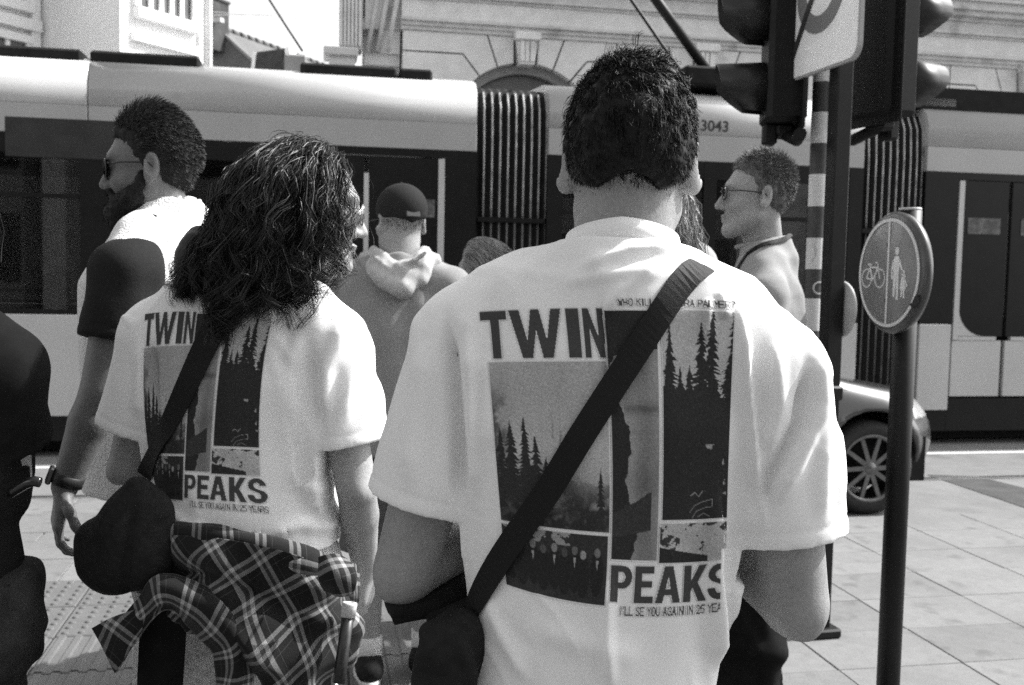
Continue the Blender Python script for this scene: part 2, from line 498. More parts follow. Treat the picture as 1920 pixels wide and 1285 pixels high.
def tubes(name, paths, rad, m, parent=None, **kw):
    """many thin hair blades in one mesh: paths (n,k,3), rad (k,) or (n,k)"""
    n, k, _ = paths.shape
    t = np.gradient(paths, axis=1); t /= np.linalg.norm(t, axis=2, keepdims=True) + 1e-9
    ref = RNG.normal(size=(n, 1, 3)); a = np.cross(t, np.broadcast_to(ref, t.shape)); a /= np.linalg.norm(a, axis=2, keepdims=True) + 1e-9
    b = np.cross(t, a)
    rad = np.broadcast_to(np.asarray(rad), (n, k))[:, :, None] * 1.1
    vs = np.stack([paths - rad * a, paths + rad * a], 2)        # n,k,2,3
    base = (np.arange(n)[:, None] * k + np.arange(k - 1)[None, :]) * 2
    fs = [np.stack([base, base + 1, base + 3, base + 2], -1).reshape(-1, 4)]
    return mesh_np(name, vs.reshape(-1, 3), np.concatenate(fs), m, parent, True, **kw)
# ------------------------------------------------------------------ ground
ANG = math.radians(11.06)
DV, MV = np.array([math.cos(ANG), math.sin(ANG)]), np.array([-math.sin(ANG), math.cos(ANG)])
def dm(d, m_): q = DV * d + MV * m_; return float(q[0]), float(q[1])
CONC = mat('pale_concrete', .20, .85, .25, noise=[(1.3, .10), (9, .10), (140, .14)], bump=[(60, .25, .004)], dirt=(2.2, .60, .14))
ROADC = mat('road_surface', .17, .85, .25, noise=[(.8, .12), (6, .10), (120, .18)], bump=[(80, .3, .004)], dirt=(1.4, .58, .12))
SLAB = [mat('slab_stone_%s' % n_, v_, .85, .25, noise=[(2.5, .07), (18, .08), (160, .16)], bump=[(70, .25, .003)], dirt=[(1.1, .52, v_ * .72, .25), (6, .58, v_ * .70), (38, .70, v_ * .35, .04)]) for n_, v_ in (('light', .19), ('middle', .178), ('warm', .165))]
TACT = mat('tactile_stone', .12, .8, .3, noise=[(6, .1), (120, .14)], bump=(80, .2, .003))  # darker than the slabs: shade of the crowd put into the stone colour
ASPH = mat('asphalt_patch', .07, .9, .2, noise=[(5, .2), (150, .3)], bump=(120, .4, .005))
STEEL = mat('worn_steel', .35, .35, .5, metal=.8, noise=(8, .2))
GROOVE = mat('rail_groove', .02, .9, .1)
MB().box((-150, -60, -.30), (150, 240, -.046)).build('ground', ROADC, None, kind='structure')
rd = MB().prism([dm(-30, 5.62), dm(30, 5.62), dm(30, 13.2), dm(-30, 13.2)], -.12, -.040, 'z').build('road', ROADC, None, kind='structure')
pv = MB().prism([dm(-30, -12), dm(30, -12), dm(30, 5.50), dm(-30, 5.50)], -.10, -.014, 'z').build('pavement', mat('joint_sand', .10, .95, .1, noise=(30, .3)), None, kind='structure')
fp = MB().prism([dm(-30, 13.2), dm(30, 13.2), dm(30, 16.0), dm(-30, 16.0)], -.10, .06, 'z').build('far_pavement', CONC, None, kind='structure')
def piece_mesh(name, w, h, t, m, ch=.006):
    o = MB().box((-w / 2, -h / 2, -t), (w / 2, h / 2, 0), ch=ch)
    me = bpy.data.meshes.new(name); me.from_pydata(o.v, [], o.f); me.materials.append(m); return me
def put(me, name, parent, d, m_, z=0.0, tilt=.002):
    o = bpy.data.objects.new(name, me); x, y = dm(d, m_)
    o.location = (x, y, z + random.uniform(-.0015, .0015)); o.rotation_euler = (random.uniform(-tilt, tilt), random.uniform(-tilt, tilt), ANG)
    return link(o, parent)
slab_me = [piece_mesh('paving_slab', .5272, .3830, .05, m_, .003) for m_ in SLAB]
tb = MB().box((-.1885, -.1885, -.05), (.1885, .1885, 0), ch=.004)
for i in range(6):
    for j in range(6):
        cx_, cy_ = -.1885 + .377 * (i + .5) / 6, -.1885 + .377 * (j + .5) / 6
        rows_ = []
        for r_, z_ in ((.0150, -.001), (.0125, .0052), (.006, .0068)): rows_ += [(cx_ + r_ * math.cos(a), cy_ + r_ * math.sin(a), z_) for a in np.linspace(0, 6.283, 9)[:-1]]
        tb.add(rows_, [(k * 8 + a, k * 8 + (a + 1) % 8, k * 8 + 8 + (a + 1) % 8, k * 8 + 8 + a) for k in (0, 1) for a in range(8)] + [tuple(range(16, 24))], True)
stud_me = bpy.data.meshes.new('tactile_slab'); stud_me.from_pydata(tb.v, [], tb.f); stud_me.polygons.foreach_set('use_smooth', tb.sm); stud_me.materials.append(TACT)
rb = MB().box((-.1885, -.1885, -.05), (.1885, .1885, 0), ch=.004)
for i in range(6):
    cx_ = -.1885 + .377 * (i + .5) / 6
    rb.prism([(cx_ - .018, -.001), (cx_ - .011, .006), (cx_ + .011, .006), (cx_ + .018, -.001)], -.185, .185, 'y')
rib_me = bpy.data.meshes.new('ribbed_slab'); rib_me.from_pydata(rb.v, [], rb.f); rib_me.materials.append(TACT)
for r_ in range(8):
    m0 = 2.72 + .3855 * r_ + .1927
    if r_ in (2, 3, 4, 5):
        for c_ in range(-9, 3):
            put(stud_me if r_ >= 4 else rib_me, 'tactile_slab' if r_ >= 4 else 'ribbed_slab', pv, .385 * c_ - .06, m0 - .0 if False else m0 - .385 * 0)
    for c_ in range(-8, 10):
        d_ = 1.99 + .53 * (c_ - 3) + .265
        if r_ in (2, 3, 4, 5) and d_ < 1.0: continue
        put(slab_me[random.choice((0, 0, 1, 1, 2))], 'paving_slab', pv, d_, m0)
kerb_me = piece_mesh('kerb_stone', .992, .125, .12, SLAB[1], .010)
for c_ in range(-6, 8): put(kerb_me, 'kerb_stone', pv, c_ * 1.0 + .4, 5.868, -.002) if False else put(kerb_me, 'kerb_stone', pv, c_ * 1.0 + .4, 5.566, -.002)
pav_me = [piece_mesh('paver', .592, .432, .04, m_, .005) for m_ in SLAB]
for r_ in range(3):
    for c_ in range(-8, 1): put(random.choice(pav_me), 'paver', rd, c_ * .6 + (.3 if r_ % 2 else 0), 5.86 + .44 * r_, -.026)
# tram rails let into the road
def rail(m_):
    r = MB()
    for a, b, z0, z1 in ((-.055, .000, -.06, -.0355), (.036, .058, -.06, -.0355)):
        r.prism([dm(-30, m_ + a), dm(30, m_ + a), dm(30, m_ + b), dm(-30, m_ + b)], z0, z1, 'z')
    o = r.build('tram_rail', STEEL, None, kind='structure')
    MB().prism([dm(-30, m_), dm(30, m_), dm(30, m_ + .036), dm(-30, m_ + .036)], -.06, -.0375, 'z').build('rail_groove', GROOVE, o)
for m_ in (7.05, 9.05, 10.48): rail(m_)
MB().prism([dm(-30, 8.06), dm(30, 8.06), dm(30, 8.20), dm(-30, 8.20)], -.06, -.036, 'z').build('edge_strip', mat('pale_strip', .55, .8, .3, noise=(20, .12)), rd)
MB().prism([tuple(G(x, y, -.036)[:2]) for x, y in ((1925, 953), (1925, 916), (1832, 893), (1738, 890))], -.06, -.0362, 'z').build('asphalt_patch', ASPH, rd)

# ------------------------------------------------------------------ tram
TW = mat('tram_white', .47, .32, .5, noise=[(2, .05), (40, .03)], coat=.3, dirt=(3, .68, .40))
TG = mat('tram_grey', .36, .35, .5, noise=[(2, .05), (40, .04)], coat=.3)
TD = mat('tram_dark', .008, .3, .22, noise=(6, .2))
TU = mat('underframe', .012, .8, .2, noise=(10, .3))

def glass(name, tint, ior=1.5, rough=.02):
    m = bpy.data.materials.new(name); m.use_nodes = True
    nt = m.node_tree; nt.nodes.clear()
    o = nt.nodes.new('ShaderNodeOutputMaterial'); mx = nt.nodes.new('ShaderNodeMixShader'); fz = nt.nodes.new('ShaderNodeFresnel')
    tr = nt.nodes.new('ShaderNodeBsdfTransparent'); gl = nt.nodes.new('ShaderNodeBsdfGlossy')
    fz.inputs[0].default_value = ior; gl.inputs['Roughness'].default_value = rough
    tr.inputs[0].default_value = (tint,) * 3 + (1,)
    nt.links.new(fz.outputs[0], mx.inputs[0]); nt.links.new(tr.outputs[0], mx.inputs[1]); nt.links.new(gl.outputs[0], mx.inputs[2]); nt.links.new(mx.outputs[0], o.inputs[0])
    return m
TGL = glass('tinted_glass', .34)
tram = thing('tram', 'long pale tram with dark window band passing behind the people', 'tram', (0, 8.7, 0), ANG)
ROOF = [(0, 2.745), (0, 2.93), (.035, 3.03), (.11, 3.10), (.28, 3.15), (.8, 3.19), (1.5, 3.19), (2.02, 3.15), (2.19, 3.10), (2.265, 3.03), (2.3, 2.93), (2.3, 2.745)]
def module(x0, x1, joints, openings, doors):
    """one car body: sill panels, posts, panes, cantrail, roof and interior"""
    js = [x0] + joints + [x1]
    for a, b in zip(js[:-1], js[1:]):
        MB().prism(ROOF, a + .004, b - .004, 'x', True).build('roof_shell', TW, tram)
        boxes('cantrail', TG, tram, ((a + .004, .0, 2.515), (b - .004, .06, 2.742)), ((a + .004, 2.24, 2.515), (b - .004, 2.30, 2.742)), ch=.004)
    MB().box((x0, .12, .30), (x1, 2.18, .38)).build('floor', TU, tram)
    MB().box((x0 + .05, .25, -.02), (x1 - .05, 2.05, .30)).build('underframe', TU, tram)
    MB().box((x0, 2.16, .38), (x1, 2.24, 1.10)).build('far_side_panel', TD, tram)
    x = x0
    edges = sorted([(a, b, 'w') for a, b in openings] + [(a, b, 'd') for a, b in doors])
    for a, b, k in edges:
        if a > x + .01:
            boxes('pillar', TD, tram, ((x, .002, 1.105), (a, .07, 2.512)), ((x, 2.23, 1.105), (a, 2.30, 2.512)))
        x = b
    if x < x1 - .01: boxes('pillar', TD, tram, ((x, .002, 1.105), (x1, .07, 2.512)), ((x, 2.23, 1.105), (x1, 2.30, 2.512)))
    x = x0
    for a, b in sorted(doors) + [(x1, x1)]:
        if a > x + .02:
            MB().box((x + .003, -.004, .29), (a - .003, .06, 1.100), ch=.006).build('side_panel', TW, tram)
            MB().box((x + .003, .02, .09), (a - .003, .06, .286)).build('skirt', TD, tram)
        x = b
    for a, b in openings:
        w = MB().box((a, .006, 2.36), (b, .06, 2.510)).build('window', TD, tram)
        boxes('window_bar', TD, w, ((a, .006, 1.106), (b, .06, 1.14)), ((a, -.002, 2.015), (b, .05, 2.05)))
        MB().box((a, .020, 1.14), (b, .028, 2.36)).build('pane', TGL, w)
        MB().box((a + .1, 2.25, 1.14), (b - .1, 2.258, 2.36)).build('pane', TGL, w)
        boxes('far_frame', TD, w, ((a, 2.23, 2.36), (b, 2.30, 2.51)), ((a, 2.23, 1.105), (b, 2.30, 1.14)))
        MB().tube([(a + .15, .35, 1.28), (b - .35, .35, 1.28), (b - .22, .35, 1.22), (b - .17, .35, 1.10)], .014, 6).build('grab_rail', STEEL, w)
        n_ = max(1, int((b - a) / .75))
        for i in range(n_):
            sx = a + (b - a) * (i + .5) / n_
            MB().box((sx - .22, .40, .80), (sx + .2, .82, .88), ch=.03).box((sx + .14, .40, .88), (sx + .24, .82, 1.45), ch=.03).build('passenger_seat', mat('seat_cloth', .05, .9, .1, noise=(60, .4)), tram)
module(-8.5, -.334, [-3.425], [(-7.6, -5.55), (-5.45, -3.49), (-2.60, -1.98)], [(-1.92, -.60)])
module(.283, 3.237, [], [(.42, 1.70), (1.82, 3.10)], [])
module(3.864, 11.0, [], [(5.6, 7.6), (7.7, 9.7)], [(4.20, 5.30)])
# doors: pale edge posts, dark glass with round lower corners
def door_leaf(x0, x1, left_round=True, post=.0):
    w = x1 - x0; z0, z1 = .42, 2.44; r = .27
    d = MB().box((x0, .004, z0), (x1, .05, .95), ch=.004).build('door', TW, tram)
    cr = []
    for t in np.linspace(0, math.pi / 2, 7): cr.append((x0 + .055 + r - r * math.sin(t), .952 + .04 + r - r * math.cos(t)))
    body = [(x0 + .055, 2.44)] + cr[::-1] + [(x1, .992), (x1, 2.44)] if left_round else [(x0, 2.44), (x0, .992)] + [(x1 - .055 - (a - x0 - .055), b) for a, b in cr] + [(x1 - .055, 2.44)]
    MB().prism(body, .000, .045, 'y').build('door_glass', TD, d)
    fill = ([(x0 + .055, .992)] + [cr[0]] + cr[1:])[:1] + cr[::-1] if left_round else [(x1 - .055, .992)] + [(x1 - .055 - (a_ - x0 - .055), b_) for a_, b_ in cr]
    MB().prism(fill, .002, .043, 'y').build('door_corner', TW, d)
    MB().box((x0, -.006, .955), (x0 + .052, .046, 2.44) if left_round else (x0, .046, 2.44)).build('door_post', TW, d) if left_round else MB().box((x1 - .052, -.006, .955), (x1, .046, 2.44)).build('door_post', TW, d)
    MB().box((x0 + .1, -.006, 1.95), (x1 - .08, -.001, 2.10)).build('door_notice', mat('faded_notice', .09, .4, .4, noise=[(14, .5), (40, .4)]), d)
    MB().box((x0 + .06, .0, .952), (x1 - .06 if left_round else x1, .044, .988)).build('door_rail', TW, d)
    return d
door_leaf(4.215, 4.735, True); door_leaf(4.775, 5.295, False)
door_leaf(-1.905, -1.275, True); door_leaf(-1.235, -.605, False)
boxes('door_step', TD, tram, ((-1.92, .02, .09), (-.60, .06, .40)), ((4.20, .02, .09), (5.30, .06, .40)))
boxes('door_header', TD, tram, ((-1.92, .004, 2.45), (-.6, .06, 2.512)), ((4.2, .004, 2.45), (5.3, .06, 2.512)))
# destination display above the first windows
dsp = MB().box((-4.03, -.004, 2.325), (-2.72, .05, 2.63), ch=.004).build('destination_display', mat('display_glass', .030, .3, .35, noise=(5, .25)), tram)
# bellows
for x0, x1 in ((-.334, .283), (3.237, 3.864)):
    n_ = 18; prof = []
    for i in range(n_ + 1):
        t = i / n_; prof.append((x0 + (x1 - x0) * t, .075 - .035 * math.sin(math.pi * t) ** .5 + (.028 if i % 2 else 0)))
    sec = [(0.0, .28), (0.0, 2.70), (.02, 2.90), (.09, 3.03), (.26, 3.10), (.9, 3.13), (2.2, 3.13)]
    vs = [(x, y + d_, z) for x, d_ in prof for y, z in sec]; k = len(sec)
    bl = MB().add(vs, [(i * k + j, (i + 1) * k + j, (i + 1) * k + j + 1, i * k + j + 1) for i in range(n_) for j in range(k - 1)]).build('bellows', mat('bellows_rubber', .012, .75, .25, noise=(30, .3)), tram)
    for i in range(0, n_ + 1, 2):
        x, d_ = prof[i]
        for z0_, z1_, mm in ((.3, 1.93, mat('bellows_rib_lower', .10, .5, .4, noise=(12, .4))), (1.97, 2.62, mat('bellows_rib_upper', .42, .5, .4, noise=(12, .4)))):
            pts = [(x, d_ - .004, z0_), (x, d_ - .004, z1_)] + ([(x, d_ + .016, 2.90), (x, d_ + .088, 3.035)] if z1_ > 2.5 else [])
            MB().tube(pts, .0075, 6).build('rib', mm, bl)
    MB().box((x0 + .02, .025, 1.93), (x1 - .02, .06, 1.97)).build('bellows_band', TD, bl)
# roof equipment
for a, b in ((-7.8, -3.50), (-3.44, -2.60), (-1.80, -1.0), (-.98, -.70)):
    MB().box((a, .16, 3.10), (b, 1.9, 3.205), ch=.02).build('roof_box', TU, tram)
MB().prism([(3.62, 3.10), (3.95, 3.30), (9.6, 3.30), (9.6, 3.10)], .10, 1.9, 'y').build('roof_box', TU, tram)
MB().box((3.80, .10, 3.13), (4.2, .9, 3.20)).build('roof_cover', TW, tram)
MB().box((-1.95, .9, 3.19), (-1.75, 1.3, 3.42), ch=.02).build('cable_bracket', mat('grey_bracket', .25, .5, .4), tram)
# pantograph
iT = lambda p: Rz(-ANG) @ (np.asarray(p) - V3(0, 8.7, 0))
pan = MB()
a0, a1 = iT(P(1338, 150, 9.75)), iT(P(1228, -3, 9.75)); a2 = a1 + (a1 - a0) * .7
pan.tube([a0, a1, a2], .048, 12)
pan.tube([a0 + V3(-.10, .0, .02), a0 + V3(-.25, .02, -.10)], .05, 10)
pant = pan.build('pantograph', METAL_DK, tram)
b0, b1 = iT(P(1242, 85, 9.85)), iT(P(1180, -5, 9.85)); MB().tube([b0 - (b1 - b0) * .9, b0, b1, b1 + (b1 - b0) * .8], .016, 8).build('tie_rod', METAL_DK, pant)
MB().tube([a2, a2 + V3(1.3, .1, .85)], .03, 10).tube([a2 + V3(1.2, -.7, .88), a2 + V3(1.4, .9, .88)], .02, 8).build('upper_arm', METAL_DK, pant)
MB().box((a0[0] - .5, a0[1] - .6, 3.19), (a0[0] + .35, a0[1] + .6, 3.36), ch=.02).build('pantograph_base', TU, pant)
# fleet number
def text(txt, size, m, parent, loc, rot, name='lettering', depth=.001):
    cu = bpy.data.curves.new('t', 'FONT'); cu.body = txt; cu.size = size; cu.extrude = depth; cu.offset = size * .012; cu.align_x = 'RIGHT'
    o = bpy.data.objects.new('t', cu); COL.objects.link(o)
    me = bpy.data.meshes.new_from_object(o.evaluated_get(bpy.context.evaluated_depsgraph_get()))
    bpy.data.objects.remove(o)
    me.materials.clear(); me.materials.append(m)
    o = link(bpy.data.objects.new(name, me), parent); o.location = loc; o.rotation_euler = rot
    return o
q0 = iT(plane_hit := (lambda x, y: (lambda v: C_O + v * (((V3(0, 8.7, 0) - C_O) @ V3(math.sin(ANG), -math.cos(ANG), 0)) / (v @ V3(math.sin(ANG), -math.cos(ANG), 0))))(ray(x, y)))(1367, 248))
text('3043', .135, mat('lettering_dark', .03, .4, .4), tram, (q0[0], -.003, q0[2]), (math.pi / 2, 0, 0), 'fleet_number')

# ------------------------------------------------------------------ stone building behind the tram
STONE = mat('facade_stone', .70, .85, .25, noise=[(.9, .08), (5, .08), (70, .12)], bump=[(40, .25, .004)], dirt=(1.8, .62, .52))
STONE2 = mat('moulding_stone', .58, .85, .25, noise=[(1.2, .1), (8, .1), (80, .12)], bump=[(40, .25, .004)], dirt=(2.5, .60, .40))
WIN = mat('window_dark', .03, .1, .5)
bA_ = thing('stone_building', 'grey classical stone building with arched openings and mouldings behind the tram', 'building', (0, 15, 0), ANG)
MB().box((-2.2, .10, 0), (16, .45, 3.3)).box((-2.2, .42, 3.3), (16, .8, 4.95)).box((-2.2, .10, 4.93), (16, .8, 14)).build('wall', STONE2, bA_)
def stone(poly, y0=.0, name='stone', m=STONE):
    MB().prism(poly, y0, .42, 'y').build(name, m, bA_)
g_ = .012
for ci, c in enumerate((.12, 2.87, 5.62, 8.37)):
    Rr, zc = 1.16, 3.40
    hl = 1.80 if ci == 0 else 1.375
    for sd in (-1, 1):
        half = hl if sd < 0 else 1.375
        def at(t): return (sd * Rr * math.sin(t), zc + Rr * math.cos(t))
        def seg(t0, t1, n=6): return [at(t) for t in np.linspace(t0, t1, n)]
        t1, t2, t3, t4 = math.radians(8.5), math.radians(21), math.radians(36), math.radians(88)
        pieces = [seg(t1 + .008, t2 - .012) [::-1] + [(sd * .19, 4.92), (sd * .56, 4.92)],
                  seg(t2 + .012, t3 - .012)[::-1] + [(sd * .585, 4.92), (sd * (half - g_), 4.92), (sd * (half - g_), 4.645), (sd * .92, 4.645)],
                  seg(t3 + .012, t4)[::-1] + [(sd * .93, 4.62), (sd * (half - g_), 4.62), (sd * (half - g_), zc + .05)]]
        for pc in pieces:
            pl = [(c + x, z) for x, z in pc]
            a_ = sum(pl[i][0] * pl[(i + 1) % len(pl)][1] - pl[(i + 1) % len(pl)][0] * pl[i][1] for i in range(len(pl)))
            stone(pl if a_ > 0 else pl[::-1])
    # keystone with a little console
    k_ = MB().prism([(c - .11, 4.52), (c + .11, 4.52), (c + .165, 4.92), (c - .165, 4.92)], -.10, .42, 'y').build('keystone', STONE, bA_)
    MB().box((c - .19, -.16, 4.86), (c + .19, .0, 4.975), ch=.01).box((c - .10, -.135, 4.56), (c - .045, -.095, 4.85)).box((c + .045, -.135, 4.56), (c + .10, -.095, 4.85)).box((c - .027, -.125, 4.56), (c + .027, -.095, 4.85)).build('console', STONE, k_)
    # arch reveal, tympanum and window
    arc_o = [(c + Rr * math.sin(t), zc + Rr * math.cos(t)) for t in np.linspace(-1.54, 1.54, 25)]
    arc_i = [(c + (Rr - .13) * math.sin(t), zc + (Rr - .13) * math.cos(t)) for t in np.linspace(1.54, -1.54, 25)]
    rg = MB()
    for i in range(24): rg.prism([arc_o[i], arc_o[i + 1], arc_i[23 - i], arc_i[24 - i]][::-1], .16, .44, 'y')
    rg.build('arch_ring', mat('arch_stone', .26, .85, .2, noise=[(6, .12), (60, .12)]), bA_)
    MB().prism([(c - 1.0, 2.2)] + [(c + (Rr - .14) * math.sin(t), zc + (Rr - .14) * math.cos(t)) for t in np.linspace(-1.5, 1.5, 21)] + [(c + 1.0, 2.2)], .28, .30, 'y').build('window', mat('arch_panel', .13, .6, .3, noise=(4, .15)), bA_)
# mouldings: architrave, frieze, cornice
def moulding(name, bands, x0, x1, m):
    o = MB()
    for z0, z1, out in bands: o.box((x0, -out, z0), (x1, .12, z1))
    return o.build(name, m, bA_)
moulding('architrave', ((4.925, 4.985, .03), (4.985, 5.045, .06), (5.045, 5.085, .11)), -1.70, 16, STONE2)
moulding('frieze', ((5.085, 5.36, .02),), -1.69, 16, STONE)
moulding('cornice', ((5.36, 5.40, .05), (5.40, 5.44, .10), (5.44, 5.60, .045), (5.60, 5.66, .09), (5.66, 5.74, .20), (5.74, 5.86, .26), (5.86, 5.91, .32)), -1.70, 16, STONE2)
for i in range(6):
    c = .12 + 2.75 * i
    MB().box((c - .9, -.02, 6.2), (c + .9, .10, 9)).box((c - 1.0, -.14, 5.98), (c + 1.0, .1, 6.10)).build('upper_window_frame', STONE, bA_)
    MB().box((c - .7, -.03, 6.3), (c + .7, -.021, 8.8)).build('upper_window', WIN, bA_)
# corner: set-back return with the same mouldings, fluted pilaster on its pedestal
MB().box((-2.22, .30, 0), (-1.69, .8, 14)).build('corner_return', STONE, bA_)
moulding('corner_moulding', ((4.925, 4.985, -.20), (4.985, 5.045, -.17), (5.045, 5.085, -.12), (5.40, 5.44, -.10), (5.60, 5.66, -.08), (5.66, 5.86, .0)), -2.25, -1.70, STONE2)
MB().box((-2.20, .18, 4.44), (-1.70, .31, 4.60)).box((-1.98, .12, 4.60), (-1.70, .31, 4.925)).build('corner_block', STONE, bA_)
for k_ in range(3): MB().tube([(-2.16 + .14 * k_, .10 - .05 * k_, 4.60), (-2.02 + .14 * k_, .10 - .05 * k_, 5.45)], .035, 8).build('raking_bead', STONE2, bA_)
pil = MB().box((-2.56, .06, 4.62), (-2.24, .5, 14)).build('pilaster', STONE2, bA_)
for k_ in range(6): MB().box((-2.55 + .052 * k_, .02, 4.66), (-2.55 + .052 * k_ + .030, .07, 13)).build('flute', STONE, pil)
MB().box((-2.78, -.06, 4.50), (-2.30, .5, 4.62), ch=.015).box((-2.70, .0, 0), (-2.34, .5, 4.50)).build('pedestal', STONE2, bA_)

# ------------------------------------------------------------------ white building, left
WHT = mat('white_render', .84, .85, .2, noise=[(.7, .04), (30, .04)], bump=(60, .15, .003), dirt=(1.2, .66, .62))
wb = thing('white_building', 'white rendered building with tall windows at the upper left', 'building', (0, 0, 0))
foot = [(-10.3, 11.83), (-7.63, 16.47), (-6.0, 15.5), (-5.18, 16.96), (-9, 30), (-22, 26), (-22, 12)]
MB().prism(foot[::-1], 0, 13, 'z').build('wall', WHT, wb)
def on_face(p, q):
    p, q = np.array(p), np.array(q); d = (q - p) / np.linalg.norm(q - p); n = np.array([d[1], -d[0]])
    return p, d, n, float(np.linalg.norm(q - p))
def facebox(face, u0, u1, z0, z1, o0, o1):
    p, d, n, L = face; b = MB()
    R = np.array([[d[0], n[0], 0], [d[1], n[1], 0], [0, 0, 1.0]])
    return b.box((u0, o0, z0), (u1, o1, z1), R, (p[0], p[1], 0)) if True else b
F3 = on_face(foot[2], foot[3]); F1 = on_face(foot[0], foot[1]); F2 = on_face(foot[1], foot[2])
def fb(face, boxes):
    p, d, n, L = face; b = MB(); R = np.array([[d[0], n[0], 0], [d[1], n[1], 0], [0, 0, 1.0]])
    for u0, u1, z0, z1, o0, o1 in boxes: b.box((u0, min(o0, o1), z0), (u1, max(o0, o1), z1), R, (p[0], p[1], 0))
    return b
def tall_window(face, u0, u1, z0, z1, nm, horiz=()):
    w = fb(face, [(u0 - .10, u1 + .10, z0 - .18, z0 - .02, -.05, .14), (u0 - .10, u1 + .10, z1, z1 + .12, -.05, .10), (u0 - .10, u0, z0, z1, -.05, .07), (u1, u1 + .10, z0, z1, -.05, .07)]
           + [(u0 + (u1 - u0) * (i + 1) / nm - .035, u0 + (u1 - u0) * (i + 1) / nm + .035, z0, z1, -.03, .055) for i in range(nm - 1)] + [(u0, u1, h - .03, h + .03, -.03, .05) for h in horiz]).build('window', WHT, wb)
    fb(face, [(u0, u1, z0 - .01, z1, -.02, .012)]).build('pane', mat('pane_grey', .10, .08, .5, noise=(1.5, .5)), w)
tall_window(F3, .36, 1.40, 5.45, 7.6, 5)
fb(F3, [(.22, 1.52, 4.92, 5.05, -.02, .09), (.22, 1.52, 4.5, 4.58, -.02, .05), (-.02, .12, 0, 13, -.02, .05), (1.56, 1.70, 0, 13, -.02, .05)]).build('panel_moulding', WHT, wb)
for u_ in (3.25, 4.45): tall_window(F1, u_, u_ + .62, 5.6, 7.4, 2); tall_window(F1, u_, u_ + .62, 3.9, 4.95, 2)
fb(F1, [(2.4, 5.3, 5.15, 5.32, -.02, .14), (4.2, 4.34, 3, 12, -.02, .09), (5.15, 5.3, 0, 13, -.02, .09)]).build('string_course', WHT, wb)
fb(F2, [(.25, .29, 4.9, 9, -.01, .02)]).build('conduit', WHT, wb)
MB().tube([(-5.10, 16.98, 0), (-5.10, 16.98, 13)], .065, 10).build('downpipe', WHT, wb)

# ------------------------------------------------------------------ far house with hipped tiled roof
th = thing('tiled_house', 'far house with a dark tiled hip roof, chimney and skylight beside the white building', 'house', (0, 0, 0))
TILE = mat('roof_tiles', .13, .8, .3, noise=[(.6, .15), (14, .35)], bump=(9, .6, .05))
ap = P(404, 50, 45); rdv = nrm(V3(.37, .93, 0)); c1 = P(505, 142, 43.5); c2 = P(180, 142, 47); re = ap + rdv * 26; c1b = c1 + rdv * 30; c1b[2] = c1[2]
c2[2] = c1[2]
rf = MB().add([ap, c1, c2, re, c1b], [(0, 2, 1), (0, 1, 4, 3)])
rf.add([ap + V3(-14, 4, -6), re + V3(-14, 4, -6)], [(0, 5, 2)]) if False else None
roof = rf.build('roof', TILE, th)
cap_ = MB()
for i in range(46):
    p_ = ap + (re - ap) * (i / 46); cap_.tube([p_, p_ + (re - ap) / 58], [.16, .13], 6)
cap_.build('ridge_tiles', mat('ridge_clay', .11, .8, .3, noise=(3, .3)), roof, kind='stuff')
MB().tube([ap, ap * .3 + c1 * .7], .10, 6).build('hip_tiles', mat('hip_clay', .26, .8, .3), roof)
wz = [c2, c1, c1b]
MB().add([(c2[0], c2[1], 0), (c1[0], c1[1], 0), (c1b[0], c1b[1], 0), (c1b[0], c1b[1], c1[2]), (c1[0], c1[1], c1[2]), (c2[0], c2[1], c1[2])], [(0, 1, 4, 5), (1, 2, 3, 4)]).build('wall', mat('house_brick', .16, .85, .2, noise=(3, .2)), th)
ch = P(399, 45, 44.5); BR = mat('chimney_brick', .06, .85, .2, noise=[(2, .3), (30, .3)])
chim = MB().box((-.42, -.55, -1.2), (.42, .55, .92), Rz(-.38), ch).box((-.48, -.6, .92), (.48, .6, 1.02), Rz(-.38), ch).build('chimney', BR, roof)
for k_ in range(3): MB().tube([ch + Rz(-.38) @ V3(-.28 + .28 * k_, 0, 1.02), ch + Rz(-.38) @ V3(-.28 + .28 * k_, 0, 1.35)], .09, 8).build('chimney_pot', BR, chim)
MB().box((-.2, -.65, -.12), (.9, -.4, .06), Rz(-.38), ch).build('flashing', mat('pale_lead', .5, .5, .4), chim)
s0 = [P(386, 74, 44.2), P(402, 80, 44.0), P(421, 92, 43.6), P(398, 88, 43.7)]
nrm_ = nrm(np.cross(c2 - ap, c1 - ap)); s0 = [ray(*q_) for q_ in ((386, 74), (402, 79), (421, 91), (402, 88))]
s0 = [C_O + v_ * (((ap - C_O) @ nrm_) / (v_ @ nrm_)) for v_ in s0]; sg = nrm_ if nrm_ @ (C_O - ap) > 0 else -nrm_
MB().add([q_ + sg * .12 for q_ in s0] + [q_ - sg * .1 for q_ in s0], [(0, 1, 2, 3), (0, 4, 5, 1), (1, 5, 6, 2), (2, 6, 7, 3), (3, 7, 4, 0)]).build('skylight', mat('skylight_glass', .7, .2, .5), roof)
dh = P(522, 112, 40)
dm_h = thing('slate_dormer', 'low dark slate roof with white verges in front of the tiled house', 'roof', tuple(dh))
MB().prism([(-.62, -.6), (.60, -.6), (.52, .18), (-.55, .02)], -1.2, 1.2, 'y').build('slates', mat('slate', .05, .7, .3, noise=(4, .3)), dm_h)
MB().prism([(.60, -.6), (.78, -.6), (.70, .24), (.52, .18)], -1.25, 1.25, 'y').build('verge', WHT, dm_h)
MB().prism([(-.74, -.6), (-.62, -.6), (-.55, .02), (-.66, .06)], -1.25, 1.25, 'y').build('verge', WHT, dm_h)
